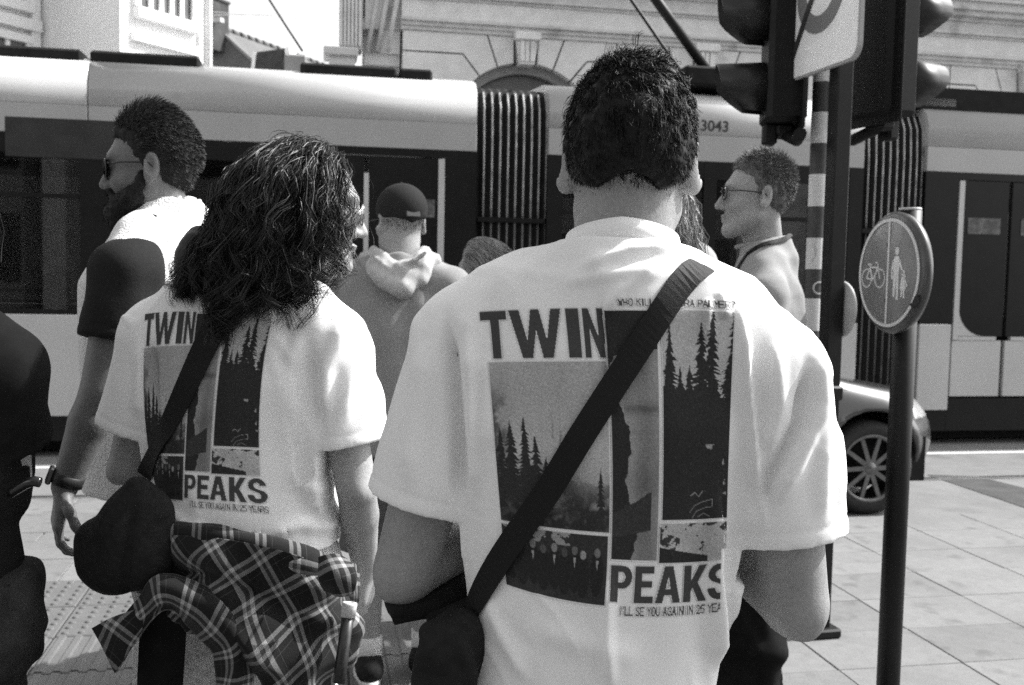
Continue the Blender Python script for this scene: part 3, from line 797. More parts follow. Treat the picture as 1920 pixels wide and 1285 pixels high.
cb_ = MB().tube([P(470, -55, 10.0), P(535, 47, 9.95), P(567, 96, 9.9)], .011, 6).build('stay_cable', mat('cable', .03, .6, .3), None, label='thin dark stay cable slanting across the patch of sky', cat='cable')
for k_, (y0_, y1_) in enumerate(((27, 25), (32, 42))):
    a_, b_ = P(525, y0_, 30), P(660, y1_, 34)
    MB().tube([a_ + (a_ - b_) * 2, a_, b_], .010, 5).build('overhead_wire', mat('wire', .25, .6, .3), None, label=('faint overhead wire level across the patch of sky, the upper one', 'faint overhead wire sloping across the patch of sky, the lower one')[k_], cat='wire', group='wires in the patch of sky')

# ------------------------------------------------------------------ brick house across the street behind the camera: it lights the backs and shows in the tram's windows
bh = thing('brick_building', 'brick building with pale piers, seen only as a reflection in the tram windows', 'building', (0, -15, 0), -.03)
BRK = mat('brick_wall', .20, .85, .2, noise=[(2, .15), (25, .25)])
PIER = mat('pale_pier', .50, .8, .2, noise=(6, .1))
MB().box((-26, -1.0, -.05), (26, 0, 9.5)).build('wall', BRK, bh)
for i in range(18):
    x = -25.5 + 3 * i
    MB().box((x - .3, 0, 0), (x + .3, .18, 9.4)).build('pier', PIER, bh)
    for z in (1.0, 4.2, 7.0): MB().box((x + .85, .003, z), (x + 2.15, .03, z + 1.9)).build('window', WIN, bh)
# ------------------------------------------------------------------ people
def add_head(vol, c, R, s=1.0, jaw=1.0, nose=1.0, ear=1.0, ear_out=0.45, chin=0.0):
    T = lambda x, y, z: c + R @ (V3(x, y, z) * s)
    RR = lambda Q: R @ Q
    vol.ell(T(0, -.014, .045), V3(.076, .097, .088) * s, R, k=.03)
    vol.ell(T(0, .028, -.015), V3(.063, .066, .095) * s, R, k=.03)
    for q in (-1, 1):
        vol.cone(T(q * .050 * jaw, .000, -.055), T(q * .016, .066, -.100), .024 * s, .019 * s, k=.03)
        vol.ell(T(q * .042, .064, -.022), V3(.024, .022, .022) * s, R, k=.02)
    vol.ell(T(0, .074 + chin, -.103), V3(.022, .020, .018) * s, R, k=.02)
    vol.ell(T(0, .080, .034), V3(.052, .016, .014) * s, R, k=.02)
    for q in (-1, 1):
        vol.ell(T(q * .032, .099, .012), V3(.017, .013, .011) * s, R, k=.012, op='s')
        vol.ell(T(q * .032, .079, .012), V3(.013, .013, .011) * s, R, k=.004)
    vol.cone(T(0, .088, .018), T(0, .108 + .004 * nose, -.030), .009 * s, .0115 * s * nose, k=.012)
    for q in (-1, 1): vol.ell(T(q * .012, .098, -.034), V3(.009, .011, .008) * s, R, k=.008)
    vol.ell(T(0, .092, -.060), V3(.022, .011, .0065) * s, R, k=.008)
    vol.ell(T(0, .089, -.074), V3(.019, .011, .007) * s, R, k=.008)
    vol.cone(T(-.02, .104, -.0665), T(.02, .104, -.0665), .0028 * s, .0028 * s, k=.004, op='s')
    for q in (-1, 1):                                           # ears: cupped leaf standing off the head
        Q = RR(Rz(q * -ear_out) @ Rx(0.12))
        e = T(q * (.079 + .012 * math.sin(ear_out)), -.016, .004)
        vol.ell(e, V3(.0085, .0215, .034) * s * ear, Q, k=.010)
        vol.ell(e + R @ V3(q * .006, .006, .003) * s, V3(.0055, .013, .022) * s * ear, Q, k=.006, op='s')
        vol.ell(e + R @ V3(q * -.001, .006, -.026) * s, V3(.007, .010, .012) * s, Q, k=.008)
def add_hand(vol, w, d, n, t, curl=0.5, s=1.0, spread=0.0, thumb_in=0.3):
    d, n, t = nrm(d), nrm(n), nrm(t)
    kn = [w + (d * (.088 - .004 * abs(i - 1)) + t * (.030 - .0205 * i)) * s for i in range(4)]
    for i, q in enumerate(kn):
        vol.cone(w + t * (.012 - .008 * i) * s, q, .0155 * s, .0115 * s, k=.012)
    ln = (.072, .080, .075, .058)
    for i, q in enumerate(kn):
        p, a = q, curl * .7
        for j, fr in enumerate((.46, .30, .24)):
            dd = nrm(d * math.cos(a) + n * math.sin(a) + t * spread * (1.5 - i) * .3)
            p2 = p + dd * ln[i] * fr * s
            vol.cone(p, p2, (.0092 - .0010 * j) * s, (.0084 - .0010 * j) * s, k=.0035)
            p, a = p2, a + curl
    b = w + (t * .020 + d * .020) * s
    p2 = b + nrm(t * .75 + d * .65 + n * thumb_in) * .042 * s
    p3 = p2 + nrm(t * .25 + d * .85 + n * (thumb_in + .15)) * .032 * s
    p4 = p3 + nrm(t * .05 + d * .9 + n * (thumb_in + .3)) * .024 * s
    vol.path([b, p2, p3, p4], [.0155 * s, .0115 * s, .0098 * s, .0085 * s], k=.008)

class Person:
    def __init__(s, label, loc, yaw=0.0, H=1.78, hyaw=0.0, hpitch=0.0, hroll=0.0, J=None):
        q = H / 1.78
        s.q, s.loc, s.yaw = q, V3(*loc), yaw
        s.root = thing('person', label, 'person', loc, yaw)
        s.J = dict(head=V3(0, .015, 1.645) * q, neck=V3(0, -.012, 1.50) * q,
                   shL=V3(-.18, -.012, 1.425) * q, shR=V3(.18, -.012, 1.425) * q,
                   elL=V3(-.235, -.03, 1.115) * q, elR=V3(.235, -.03, 1.115) * q,
                   wrL=V3(-.24, .05, .875) * q, wrR=V3(.24, .05, .875) * q,
                   hipL=V3(-.088, 0, .92) * q, hipR=V3(.088, 0, .92) * q, knL=V3(-.10, .01, .50) * q, knR=V3(.10, .01, .50) * q,
                   anL=V3(-.10, -.02, .085) * q, anR=V3(.10, -.02, .085) * q)
        for k, v in (J or {}).items(): s.J[k] = V3(*v)
        s.hR = Rz(hyaw) @ Rx(hpitch) @ Ry(hroll)
    def inv(s, p):
        return Rz(-s.yaw) @ (np.asarray(p) - s.loc)
    def px(s, x, y, Y): return s.inv(P(x, y, Y))
    def w(s, v): return np.asarray(v) @ Rz(s.yaw).T + s.loc
    def body(s, skin, h=.010, hh=.0035, head=None, hands=None, arm=1.0, bare=1.0, hands_fine=None, girth=1.0, neck_r=.066, low=True):
        J, q = s.J, s.q
        pts = np.array(list(J.values()))
        lo, hi = pts.min(0) - .17, pts.max(0) + .22
        lo[2] = 0.0 if low else J['hipL'][2] - .1
        H = J['head']
        f = [[], [], []]
        for i, r in enumerate((.125 * q, .15 * q, .16 * q)): f[i].append((H[i] - r, H[i] + r, hh))
        for w_ in (hands_fine or []):
            c = J[w_]
            for i, r in enumerate((.10, .12, .0)): f[i].append((c[i] - r, c[i] + r, .0045))
            f[2].append((c[2] - .21, c[2] + .04, .0045))
        vol = Vol(axis(lo[0], hi[0], h, f[0]), axis(lo[1], hi[1], h, f[1]), axis(lo[2], hi[2], h, f[2]))
        add_head(vol, H, s.hR, q, **(head or {}))
        nb = J['neck']
        vol.cone(nb + V3(0, .004, .0), H + V3(0, -.012, -.03) * q, neck_r * q * 1.04, neck_r * q, k=.02)
        g = girth * q
        zs = np.array([.84, .95, 1.05, 1.20, 1.32, 1.42, 1.47]) * q
        vol.loft(zs, 0, 0, np.array([.15, .16, .145, .155, .165, .155, .11]) * g, np.array([.10, .105, .095, .105, .11, .095, .07]) * g, 2.3, k=.04)
        for S in 'LR':
            vol.cone(nb + V3(0, 0, -.05), J['sh' + S], .042 * q, .045 * q, k=.03)
            vol.cone(J['sh' + S], J['el' + S], .051 * q * arm, .041 * q * arm, k=.03)
            fa = nrm(J['wr' + S] - J['el' + S]); ua = nrm(J['sh' + S] - J['el' + S])
            vol.ell(J['el' + S] - nrm(fa + ua) * .030 * q, V3(.020, .020, .022) * q, k=.02)
            mid = J['el' + S] * .68 + J['wr' + S] * .32
            fl = nrm(J['wr' + S] - J['el' + S])
            vol.path([J['el' + S], mid, J['wr' + S]], [.040 * q * arm, .041 * q * arm, .0265 * q * arm], k=.007)
            hd = (hands or {}).get(S)
            out = -1 if S == 'L' else 1
            if hd is None: hd = dict(d=nrm(nrm(J['wr' + S] - J['el' + S]) + V3(0, 0, -.6)), n=V3(-out, 0, 0), t=V3(0, 1, 0), curl=.45)
            add_hand(vol, J['wr' + S], s=q, **hd)
            if low:
                vol.cone(J['hip' + S], J['kn' + S], .082 * q, .056 * q, k=.03)
                calf = J['kn' + S] * .68 + J['an' + S] * .32 + V3(0, -.014, 0)
                vol.path([J['kn' + S], calf, J['an' + S]], [.054 * q, .053 * q, .034 * q], k=.02)
                vol.cone(J['an' + S] + V3(0, -.01, -.03), J['an' + S] + V3(0, .12, -.055), .03 * q, .024 * q, k=.02)
        v, fc = vol.mesh()
        v = smooth_mesh(v, fc, 2, .4)
        s.body_v, s.body_f = v, fc
        return mesh_np('body', v, fc, skin, s.root)
    def top(s, m, hem, a, b, zs=None, cx=0, cy=0, n=2.3, sleeve=.62, rs=(.07, .072), h=.006, name='t_shirt', fold=None, seed=1, wav=(.0022, .0016), shoulder=.058, neck_cut=True, sleeves='LR', extra=None, hem_open=True, crease=0.0):
        J, q = s.J, s.q
        zs = np.asarray(zs if zs is not None else np.array([hem / q, .95, 1.06, 1.20, 1.30, 1.40, 1.45, 1.49]) * q)
        pts = [J['neck'], J['shL'], J['shR']]
        tip = {}
        for S in sleeves: tip[S] = J['sh' + S] * (1 - sleeve) + J['el' + S] * sleeve; pts.append(tip[S])
        pts = np.array(pts)
        A, B = np.max(a), np.max(b)
        lo = np.array([min(pts[:, 0].min() - .12, np.min(np.asarray(cx) - A) - .03), -B - .06 + np.min(cy), hem - .02])
        hi = np.array([max(pts[:, 0].max() + .12, np.max(np.asarray(cx) + A) + .03), B + .06 + np.max(cy), J['neck'][2] + .10])
        lo[1] = min(lo[1], pts[:, 1].min() - .12); hi[1] = max(hi[1], pts[:, 1].max() + .12)
        vol = Vol(*(axis(lo[i], hi[i], h) for i in range(3)))
        vol.loft(zs, cx, cy, a, b, n, k=.03)
        for S in 'LR':
            vol.path([J['neck'] + V3((J['sh' + S][0] - J['neck'][0]) * .3, 0, .0), J['neck'] * .4 + J['sh' + S] * .6 + V3(0, 0, .012), J['sh' + S]], [shoulder * .9, shoulder, shoulder * 1.08], k=.05)
        vol.cone(J['neck'] + V3(0, -.018, -.03), J['neck'] + V3(0, -.004, .022), .088 * q, .080 * q, k=.04)
        for S in sleeves:
            ax = nrm(J['el' + S] - J['sh' + S])
            e = tip[S]
            vol.cone(J['sh' + S] + ax * .02, e + ax * .06, rs[0], rs[1] * 1.03, k=.035)
        for S in sleeves:
            ax = nrm(J['el' + S] - J['sh' + S]); e = tip[S]
            sl, X, Y, Z = vol._sub(e - .17, e + .17, 0)
            side = -1 if S == 'L' else 1
            pl = (X - e[0]) * ax[0] + (Y - e[1]) * ax[1] + (Z - e[2]) * ax[2]
            tr = np.interp(vol.zs[sl[2]], zs, np.broadcast_to(np.asarray(cx, float), zs.shape) + side * np.broadcast_to(a, zs.shape))[None, None, :]
            vol.d[sl] = np.maximum(vol.d[sl], np.minimum(pl, side * (X - tr) + 0 * pl))
            tmp = Vol(vol.xs[sl[0]], vol.ys[sl[1]], vol.zs[sl[2]])
            tmp.cone(e - ax * .030, e + ax * .05, rs[1] * .62, rs[1] - max(.0080, 1.9 * h), k=.004)
            cav = np.maximum(tmp.d, (tr - side * X * side * side if False else -side * (X - tr)).astype(np.float32) + .003)
            vol.d[sl] = np.maximum(vol.d[sl], -cav)
        vol.cut(J['neck'] + V3(0, 0, .030), V3(0, .22, 1))
        if extra: extra(vol)
        if hem_open:
            vol.loft([hem - .02, hem + .05], np.interp(hem, zs, np.broadcast_to(cx, zs.shape)), np.interp(hem, zs, np.broadcast_to(cy, zs.shape)), np.interp(hem, zs, np.broadcast_to(a, zs.shape)) - .012, np.interp(hem, zs, np.broadcast_to(b, zs.shape)) - .012, n, k=.004, op='s')
        v, f = vol.mesh()
        v = smooth_mesh(v, f, 3, .5)
        nn = vnormals(v, f)
        dsp = wav[0] * waves(v, 3.2, seed, st=(1.4, 1, .55)) + wav[1] * waves(v, 8, seed + 1, st=(1.4, 1, .5))
        if crease:
            w1 = waves(v, 2.6, seed + 7, st=(1.5, 1, .40)); w2 = waves(v, 4.2, seed + 8, st=(1.2, 1, .75))
            dsp = dsp + crease * np.exp(-(w1 / .16) ** 2) * (.35 + .65 * np.clip(waves(v, 1.5, seed + 9), 0, 1)) + .6 * crease * np.exp(-(w2 / .12) ** 2) * np.clip(waves(v, 2.0, seed + 10), 0, 1)
        if fold: dsp = dsp + np.where(v[:, 1] < np.mean(cy) + .03, folds(v[:, 0], v[:, 2], fold), 0)
        for S in sleeves:                                       # thin cloth round the sleeve opening keeps its thickness
            ax = nrm(J['el' + S] - J['sh' + S]); r_ = v - tip[S]; t = r_ @ ax; r_ = np.linalg.norm(r_ - t[:, None] * ax, axis=1)
            k_ = np.clip((-t - .015) / .06, .12, 1); k_ = np.where((t < .05) & (r_ < rs[1] * 1.35), k_, 1.0)
            dsp = dsp * k_
        for S in sleeves:                                       # stitched hem
            ax = nrm(J['el' + S] - J['sh' + S]); t = (v - tip[S]) @ ax
            near = np.linalg.norm(v - tip[S], axis=1) < rs[1] * 1.5
            dsp = dsp - near * (.0011 * np.exp(-((t + .024) / .0035) ** 2))
        v = v + nn * dsp[:, None]
        s.top_v, s.top_f = v, f
        return mesh_np(name, v, f, m, s.root)
    def legs(s, m, top, end=1.0, r=(.105, .085, .075), h=.012, name='trousers', seed=3, a=.165, b=.115, wav=.004, cx=0, cy=0, split=None):
        """end: 1 down to the ankle, 0 at the knee"""
        J, q = s.J, s.q
        pts = np.array([J['knL'], J['knR'], J['anL'], J['anR'], J['hipL'], J['hipR']])
        ends = {}
        for S in 'LR': ends[S] = J['kn' + S] * (1 - end) + J['an' + S] * end
        zb = min(ends['L'][2], ends['R'][2])
        lo = np.array([pts[:, 0].min() - .16, pts[:, 1].min() - .16, zb - .03]); hi = np.array([pts[:, 0].max() + .16, pts[:, 1].max() + .16, top + .03])
        vol = Vol(*(axis(lo[i], hi[i], h) for i in range(3)))
        zc = J['hipL'][2]
        vol.loft([zc - .10 * q, zc - .02 * q, top], cx, cy, [a * .95, a, a * .94], [b, b, b * .93], 2.4, k=.03)
        for S in 'LR':
            vol.path([J['hip' + S], J['kn' + S], ends[S] + nrm(J['an' + S] - J['kn' + S]) * .06], list(r), k=.03)
        vol.cut(V3(0, 0, zb), V3(0, 0, -1))
        for S in 'LR':
            ax = nrm(J['an' + S] - J['kn' + S])
            vol.cone(ends[S] - ax * .05, ends[S] + ax * .09, r[2] - .014, r[2] - .012, k=.004, op='s')
        v, f = vol.mesh()
        v = smooth_mesh(v, f, 2, .5)
        nn = vnormals(v, f)
        v = v + nn * (wav * waves(v, 5, seed, st=(.6, .6, 1.2)) + wav * .6 * waves(v, 11, seed + 1, st=(.6, .6, 1.2)))[:, None]
        return mesh_np(name, v, f, m, s.root)
    def shoes(s, m, toe=0.0, sole=True, sock=None):
        for S in 'LR':
            a = s.J['an' + S]; dr = Rz((-.18 if S == 'R' else .18) + toe)
            fwd = dr @ V3(0, 1, 0)
            c = V3(a[0], a[1], 0)
            vol = Vol(*(axis(c[i] - e0, c[i] + e1, .006) for i, (e0, e1) in enumerate(((.22, .22), (.22, .27), (0, .16)))))
            z = V3(0, 0, 1)
            vol.cone(c - fwd * .045 + z * .055, c + fwd * .06 + z * .052, .042, .045, k=.02)
            vol.cone(c + fwd * .06 + z * .052, c + fwd * .155 + z * .038, .046, .036, k=.02)
            vol.cone(c - fwd * .02 + z * .06, c - fwd * .005 + z * .105, .045, .042, k=.03)
            vol.cut(c + z * .022, V3(0, 0, -1)); vol.cut(c + z * .115, V3(0, 0, 1))
            vol.cone(c + z * .09, c + z * .15, .032, .036, k=.004, op='s')
            v, f = vol.mesh(); v = smooth_mesh(v, f, 1)
            sh = mesh_np('shoe', v, f, m, s.root)
            if sole:
                out = []
                for k in range(20):
                    t = 2 * math.pi * k / 20
                    out.append(c + fwd * (.052 + .145 * math.cos(t)) + (dr @ V3(1, 0, 0)) * .052 * math.sin(t) * (1.0 if math.cos(t) > -.3 else .92))
                MB().prism([(p[0], p[1]) for p in out], 0.001, .030, 'z', True).build('sole', SOLE, sh)
            if sock:
                MB().lathe([(.047, .07), (.046, .13), (.047, .17), (.040, .172)], 16, o=(a[0], a[1], 0)).build('sock', sock, s.root)

def grow(p0, n0, L, k, stiff=.7, down=.3, wind=(0, 0, 0), amp=.0, freq=10, coll=(), seed=0, jit=.15, taper_amp=True, lift=0.0):
    """strand paths (n, k+1, 3) grown step by step from the scalp, kept outside the ellipsoids in coll"""
    r = np.random.default_rng(seed); n = len(p0)
    L = np.broadcast_to(L, (n,)); st = (L / k)[:, None]
    d = n0.copy(); p = p0.copy(); out = [p.copy()]
    g = np.array([0, 0, -1.0]) * down + np.asarray(wind, float)
    dv = np.broadcast_to(g, (n, 3)) if g.ndim == 1 else g
    for i in range(k):
        d = d * stiff + dv + r.normal(size=(n, 3)) * jit
        d /= np.linalg.norm(d, axis=1, keepdims=True) + 1e-9
        p = p + d * st
        for c, rr in coll:
            qv = (p - c) / rr; l = np.linalg.norm(qv, axis=1)
            m = l < 1
            p[m] = c + qv[m] / l[m][:, None] * rr
        out.append(p.copy())
    out = np.stack(out, 1)
    if amp is not None and np.max(amp) > 0:
        a = r.normal(size=(n, 1, 3)); b = r.normal(size=(n, 1, 3))
        a /= np.linalg.norm(a, axis=2, keepdims=True); b /= np.linalg.norm(b, axis=2, keepdims=True)
        t = np.linspace(0, 1, k + 1)[None, :, None]
        ph = r.uniform(0, 6.28, (n, 1, 1)); s_ = t * L[:, None, None] * np.broadcast_to(freq, (n,))[:, None, None] * 2 * math.pi
        A = np.broadcast_to(amp, (n,))[:, None, None]
        out += A * np.minimum(t * 2.2, 1) * (a * np.sin(s_ + ph) + b * np.cos(s_ + ph)) - A * np.minimum(t * 2.2, 1) * 0
    return out
def scalp(n, c, R, rad, keep, seed=0):
    """random roots on an ellipsoid (head frame) where keep(x,y,z) holds; world-frame points and normals"""
    r = np.random.default_rng(seed)
    u = r.normal(size=(n * 4, 3)); u /= np.linalg.norm(u, axis=1, keepdims=True)
    p = u * np.asarray(rad)
    k = keep(p[:, 0], p[:, 1], p[:, 2]); p = p[k][:n]; u = u[k][:n]
    nn = u / np.asarray(rad); nn /= np.linalg.norm(nn, axis=1, keepdims=True)
    return np.asarray(c) + p @ np.asarray(R).T, nn @ np.asarray(R).T, p
def clump(guides, per, spread, tip=.3, seed=0, jit=.0):
    r = np.random.default_rng(seed); n, k, _ = guides.shape
    o = r.normal(size=(n, per, 1, 3)) * spread
    t = np.linspace(1, tip, k)[None, None, :, None]
    out = guides[:, None] + o * t
    if jit: out = out + np.cumsum(r.normal(size=(n, per, k, 3)) * jit, 2)
    return out.reshape(-1, k, 3)
# ------------------------------------------------------------------ the printed picture of the two T-shirts (flat print, drawn in print units 480 x 600)
PW, PH, SS = 500, 610, 2
def raster():
    W, Hh = PW * SS, PH * SS
    img = np.full((Hh, W), 0.80, np.float32)
    yy, xx = np.mgrid[0:Hh, 0:W].astype(np.float32) / SS
    r = np.random.default_rng(11)
    def noise(sc, seed, stx=1, sty=1):
        q = np.random.default_rng(seed); out = np.zeros_like(xx); amp = 1
        for o in range(4):
            g = q.random((int(Hh / sc * 2 ** o / sty) + 3, int(W / sc * 2 ** o / stx) + 3)).astype(np.float32)
            fy, fx = yy * SS / sc * 2 ** o / sty, xx * SS / sc * 2 ** o / stx
            iy, ix = np.minimum(fy.astype(int), g.shape[0] - 2), np.minimum(fx.astype(int), g.shape[1] - 2)
            ty, tx = fy - iy, fx - ix
            out += amp * ((g[iy, ix] * (1 - tx) + g[iy, ix + 1] * tx) * (1 - ty) + (g[iy + 1, ix] * (1 - tx) + g[iy + 1, ix + 1] * tx) * ty); amp *= .5
        return out / 1.875
    def poly(pts, val, a=1.0, msk=None):
        pts = np.array(pts, np.float32)
        x0, y0 = np.floor(pts.min(0) * SS).astype(int) - 1; x1, y1 = np.ceil(pts.max(0) * SS).astype(int) + 2
        x0, y0, x1, y1 = max(x0, 0), max(y0, 0), min(x1, W), min(y1, Hh)
        if x1 <= x0 or y1 <= y0: return
        X, Y = xx[y0:y1, x0:x1], yy[y0:y1, x0:x1]
        ins = np.zeros(X.shape, bool)
        for i in range(len(pts)):
            ax, ay = pts[i]; bx, by = pts[(i + 1) % len(pts)]
            if ay == by: continue
            c = (ay > Y) != (by > Y)
            ins ^= c & (X < (bx - ax) * (Y - ay) / (by - ay) + ax)
        if msk is not None: ins &= msk[y0:y1, x0:x1]
        s = img[y0:y1, x0:x1]; s[ins] = s[ins] * (1 - a) + val * a
    def line(pts, w, val):
        for i in range(len(pts) - 1):
            a, b = np.array(pts[i], float), np.array(pts[i + 1], float); d = b - a; l = np.hypot(*d) + 1e-6
            n = np.array([-d[1], d[0]]) / l * w / 2; e = d / l * w / 2
            poly([a - e + n, b + e + n, b + e - n, a - e - n], val)
    def circ(cx, cy, rx, ry, val, a=1.0, msk=None):
        poly([(cx + rx * math.cos(t), cy + ry * math.sin(t)) for t in np.linspace(0, 6.283, 22)[:-1]], val, a, msk)
    rect = lambda x0, y0, x1, y1: (xx >= x0) & (xx < x1) & (yy >= y0) & (yy < y1)
    INK = .040
    # --- big letters, drawn in a unit box and stretched
    B = {'T': [[(0, 0), (1, 0), (1, .19), (.68, .19), (.68, 1), (.32, 1), (.32, .19), (0, .19)]],
         'W': [[(0, 0), (.20, 0), (.32, .62), (.42, 0), (.58, 0), (.69, .62), (.80, 0), (1, 0), (.79, 1), (.60, 1), (.50, .44), (.40, 1), (.21, 1)]],
         'I': [[(0, 0), (1, 0), (1, 1), (0, 1)]],
         'N': [[(0, 0), (.30, 0), (.70, .58), (.70, 0), (1, 0), (1, 1), (.72, 1), (.30, .40), (.30, 1), (0, 1)]],
         'E': [[(0, 0), (1, 0), (1, .19), (.36, .19), (.36, .40), (.90, .40), (.90, .58), (.36, .58), (.36, .81), (1, .81), (1, 1), (0, 1)]],
         'A': [[(.33, 0), (.67, 0), (1, 1), (.70, 1), (.635, .78), (.365, .78), (.30, 1), (0, 1)], [(.5, .28), (.59, .61), (.41, .61)]],
         'K': [[(0, 0), (.32, 0), (.32, .40), (.64, 0), (1, 0), (.60, .47), (1, 1), (.64, 1), (.38, .62), (.32, .70), (.32, 1), (0, 1)]]}
    arc = lambda cx, cy, rx, ry, a0, a1, n=12: [(cx + rx * math.cos(math.radians(t)), cy + ry * math.sin(math.radians(t))) for t in np.linspace(a0, a1, n)]
    B['P'] = [[(0, 0), (.5, 0)] + arc(.55, .31, .45, .31, -90, 90) + [(.34, .62), (.34, 1), (0, 1)], [(.34, .17)] + arc(.50, .31, .17, .14, -90, 90) + [(.34, .45)]]
    def S_():
        o = [(.94, .30)] + arc(.5, .29, .47, .29, -12, -180, 14) + arc(.5, .33, .47, .2, 180, 120, 5) + [(.60, .60)] + arc(.50, .71, .17, .11, -40, 130, 10)
        o += [(.30, .66), (0, .68)] + arc(.5, .70, .50, .30, 172, 0, 16) + arc(.55, .68, .45, .22, 0, -60, 5) + [(.42, .41)] + arc(.5, .29, .16, .11, 150, 340, 9) + [(.64, .31)]
        return [o]
    B['S'] = S_()
    def word(txt, spots, y0, y1, val):
        for ch, (x0, x1) in zip(txt, spots):
            for i, pl in enumerate(B[ch]): poly([(x0 + u * (x1 - x0), y0 + w * (y1 - y0)) for u, w in pl], val if i == 0 else .80)
    # --- small letters from strokes
    ST = {'W': ['0,0 .25,1 .5,.3 .75,1 1,0'], 'H': ['0,0 0,1', '1,0 1,1', '0,.5 1,.5'], 'O': ['.3,0 .7,0 1,.25 1,.75 .7,1 .3,1 0,.75 0,.25 .3,0'],
          'K': ['0,0 0,1', '1,0 0,.55', '.35,.4 1,1'], 'I': ['.5,0 .5,1'], 'L': ['0,0 0,1 1,1'], 'E': ['1,0 0,0 0,1 1,1', '0,.5 .8,.5'], 'D': ['0,0 .6,0 1,.3 1,.7 .6,1 0,1 0,0'],
          'A': ['0,1 .5,0 1,1', '.2,.66 .8,.66'], 'U': ['0,0 0,.75 .3,1 .7,1 1,.75 1,0'], 'R': ['0,1 0,0 .7,0 1,.15 1,.4 .7,.55 0,.55', '.55,.55 1,1'], 'P': ['0,1 0,0 .7,0 1,.15 1,.4 .7,.55 0,.55'],
          'M': ['0,1 0,0 .5,.6 1,0 1,1'], '?': ['0,.2 .3,0 .8,.05 1,.25 .55,.55 .5,.7', '.5,.93 .5,1'], 'S': ['1,.12 .6,0 .2,.05 0,.25 .3,.45 .8,.58 1,.78 .7,1 .2,1 0,.88'], 'Y': ['0,0 .5,.5 1,0', '.5,.5 .5,1'],
          'G': ['1,.15 .6,0 .2,.08 0,.4 0,.7 .3,1 .75,1 1,.85 1,.55 .6,.55'], 'N': ['0,1 0,0 1,1 1,0'], '2': ['0,.2 .3,0 .8,.03 1,.25 .7,.6 0,1 1,1'], '5': ['1,0 .1,0 0,.45 .6,.38 1,.6 .9,.9 .5,1 0,.92'], "'": ['.5,0 .4,.3']}
    def small(txt, x0, x1, y0, y1, w, val):
        wd = [(.45 if c in " 'I" else 1.0) for c in txt]; tot = sum(wd) + .32 * len(txt); u = (x1 - x0) / tot; x = x0
        for c, q in zip(txt, wd):
            if c != ' ':
                for st in ST[c]:
                    line([(x + float(a) * q * u, y0 + float(b) * (y1 - y0)) for a, b in (p.split(',') for p in st.split())], w, val)
            x += (q + .32) * u
    def conifer(x, y0, y1, wmax, val, msk, seed):
        q = np.random.default_rng(seed); n = max(6, int((y1 - y0) / 7))
        L_, R_ = [], []
        for i in range(n + 1):
            t = i / n; y = y0 + (y1 - y0) * t; wd = wmax * (.06 + .94 * t ** .8)
            L_ += [(x - wd * q.uniform(.45, 1.25), y + 3), (x - wd * q.uniform(.15, .7), y + 1.5)]
            R_ += [(x + wd * q.uniform(.45, 1.25), y + 3), (x + wd * q.uniform(.15, .7), y + 1.5)]
        poly([(x, y0 - 6)] + R_ + L_[::-1], val, 1, msk)
    n1, n2, n3 = noise(60, 1), noise(26, 2), noise(90, 3, 1, 2)
    # misty wood
    m = rect(5, 118, 232, 438)
    t = (yy - 118) / 320
    mist = .30 + .16 * n3 - .10 * np.clip((60 - xx) / 60, 0, 1) * np.clip(t * 3, 0, 1) + .10 * np.exp(-((t - .52) / .16) ** 2)
    dk = np.clip((t - .50) * 4.0 + (n1 - .5) * 2.4 + (n2 - .5) * .9 - .25 + .9 * np.clip((85 - xx) / 80, 0, 1), 0, 1)
    hole = np.exp(-(((xx - 200) / 46) ** 2 + ((yy - 318) / 42) ** 2)) + .8 * np.exp(-(((xx - 75) / 22) ** 2 + ((yy - 290) / 26) ** 2)) + .7 * np.exp(-(((xx - 40) / 22) ** 2 + ((yy - 320) / 34) ** 2))
    dk = np.clip(dk - hole * 1.0, 0, 1)
    dk = np.maximum(dk, np.clip(((34 - xx) / 30 + (n2 - .5) * 3.2) * np.clip((t - .12) * 4, 0, 1), 0, .8))
    img = np.where(m, mist * (1 - dk) + (.030 + .16 * np.clip(n2 - .46, 0, 1)) * dk, img)
    for i, (x, y0, y1, wd) in enumerate([(64, 228, 392, 30), (84, 262, 400, 26), (36, 238, 392, 32), (16, 252, 380, 26), (104, 300, 400, 20), (213, 322, 432, 17), (120, 222, 262, 4), (135, 228, 280, 4)]):
        conifer(x, y0, y1, wd, .035 if i < 6 else .28, m, 40 + i)
    # tall dark wood against a pale sky
    m = rect(341, 22, 477, 412)
    img = np.where(m, .36 + .12 * n3, img)
    for i, (x, y0, y1, wd) in enumerate([(356, 48, 235, 27), (437, 16, 250, 30), (417, 46, 220, 32), (480, 16, 260, 36), (394, 128, 240, 30), (472, 100, 250, 30), (375, 130, 240, 26), (350, 110, 240, 24)]):
        conifer(x, y0, y1, wd, .028, m, 70 + i)
    img = np.where(m & (yy > 172 + 22 * (n2 - .5) + 8 * np.sin(xx / 9)), .026, img)
    img = np.where(m & (yy > 270) & (yy < 370) & (n2 > .66) & (np.abs(xx - 445 - (yy - 300) * .1) < 22), .3, img)
    # a light band of line work low in the dark wood
    line([(398, 398), (408, 385), (425, 378), (446, 374), (446, 388), (428, 390), (412, 396), (404, 408)], 1.4, .22)
    line([(400, 366), (408, 360), (416, 368), (424, 358)], 1.8, .25); line([(416, 406), (428, 400), (440, 406)], 1.8, .16)
    # rocks
    m = rect(338, 418, 477, 492)
    img = np.where(m, np.where(n2 + .25 * n1 - .1 * np.sin((yy - xx * .2) / 9) > .72, .05, .34 + .22 * n1), img)
    img = np.where(m & (yy > 470 + .18 * (xx - 380)) & (xx < 440), .03, img)
    # tall panel: plain pale fall of light between dark cliffs
    m = rect(237, 24, 333, 488)
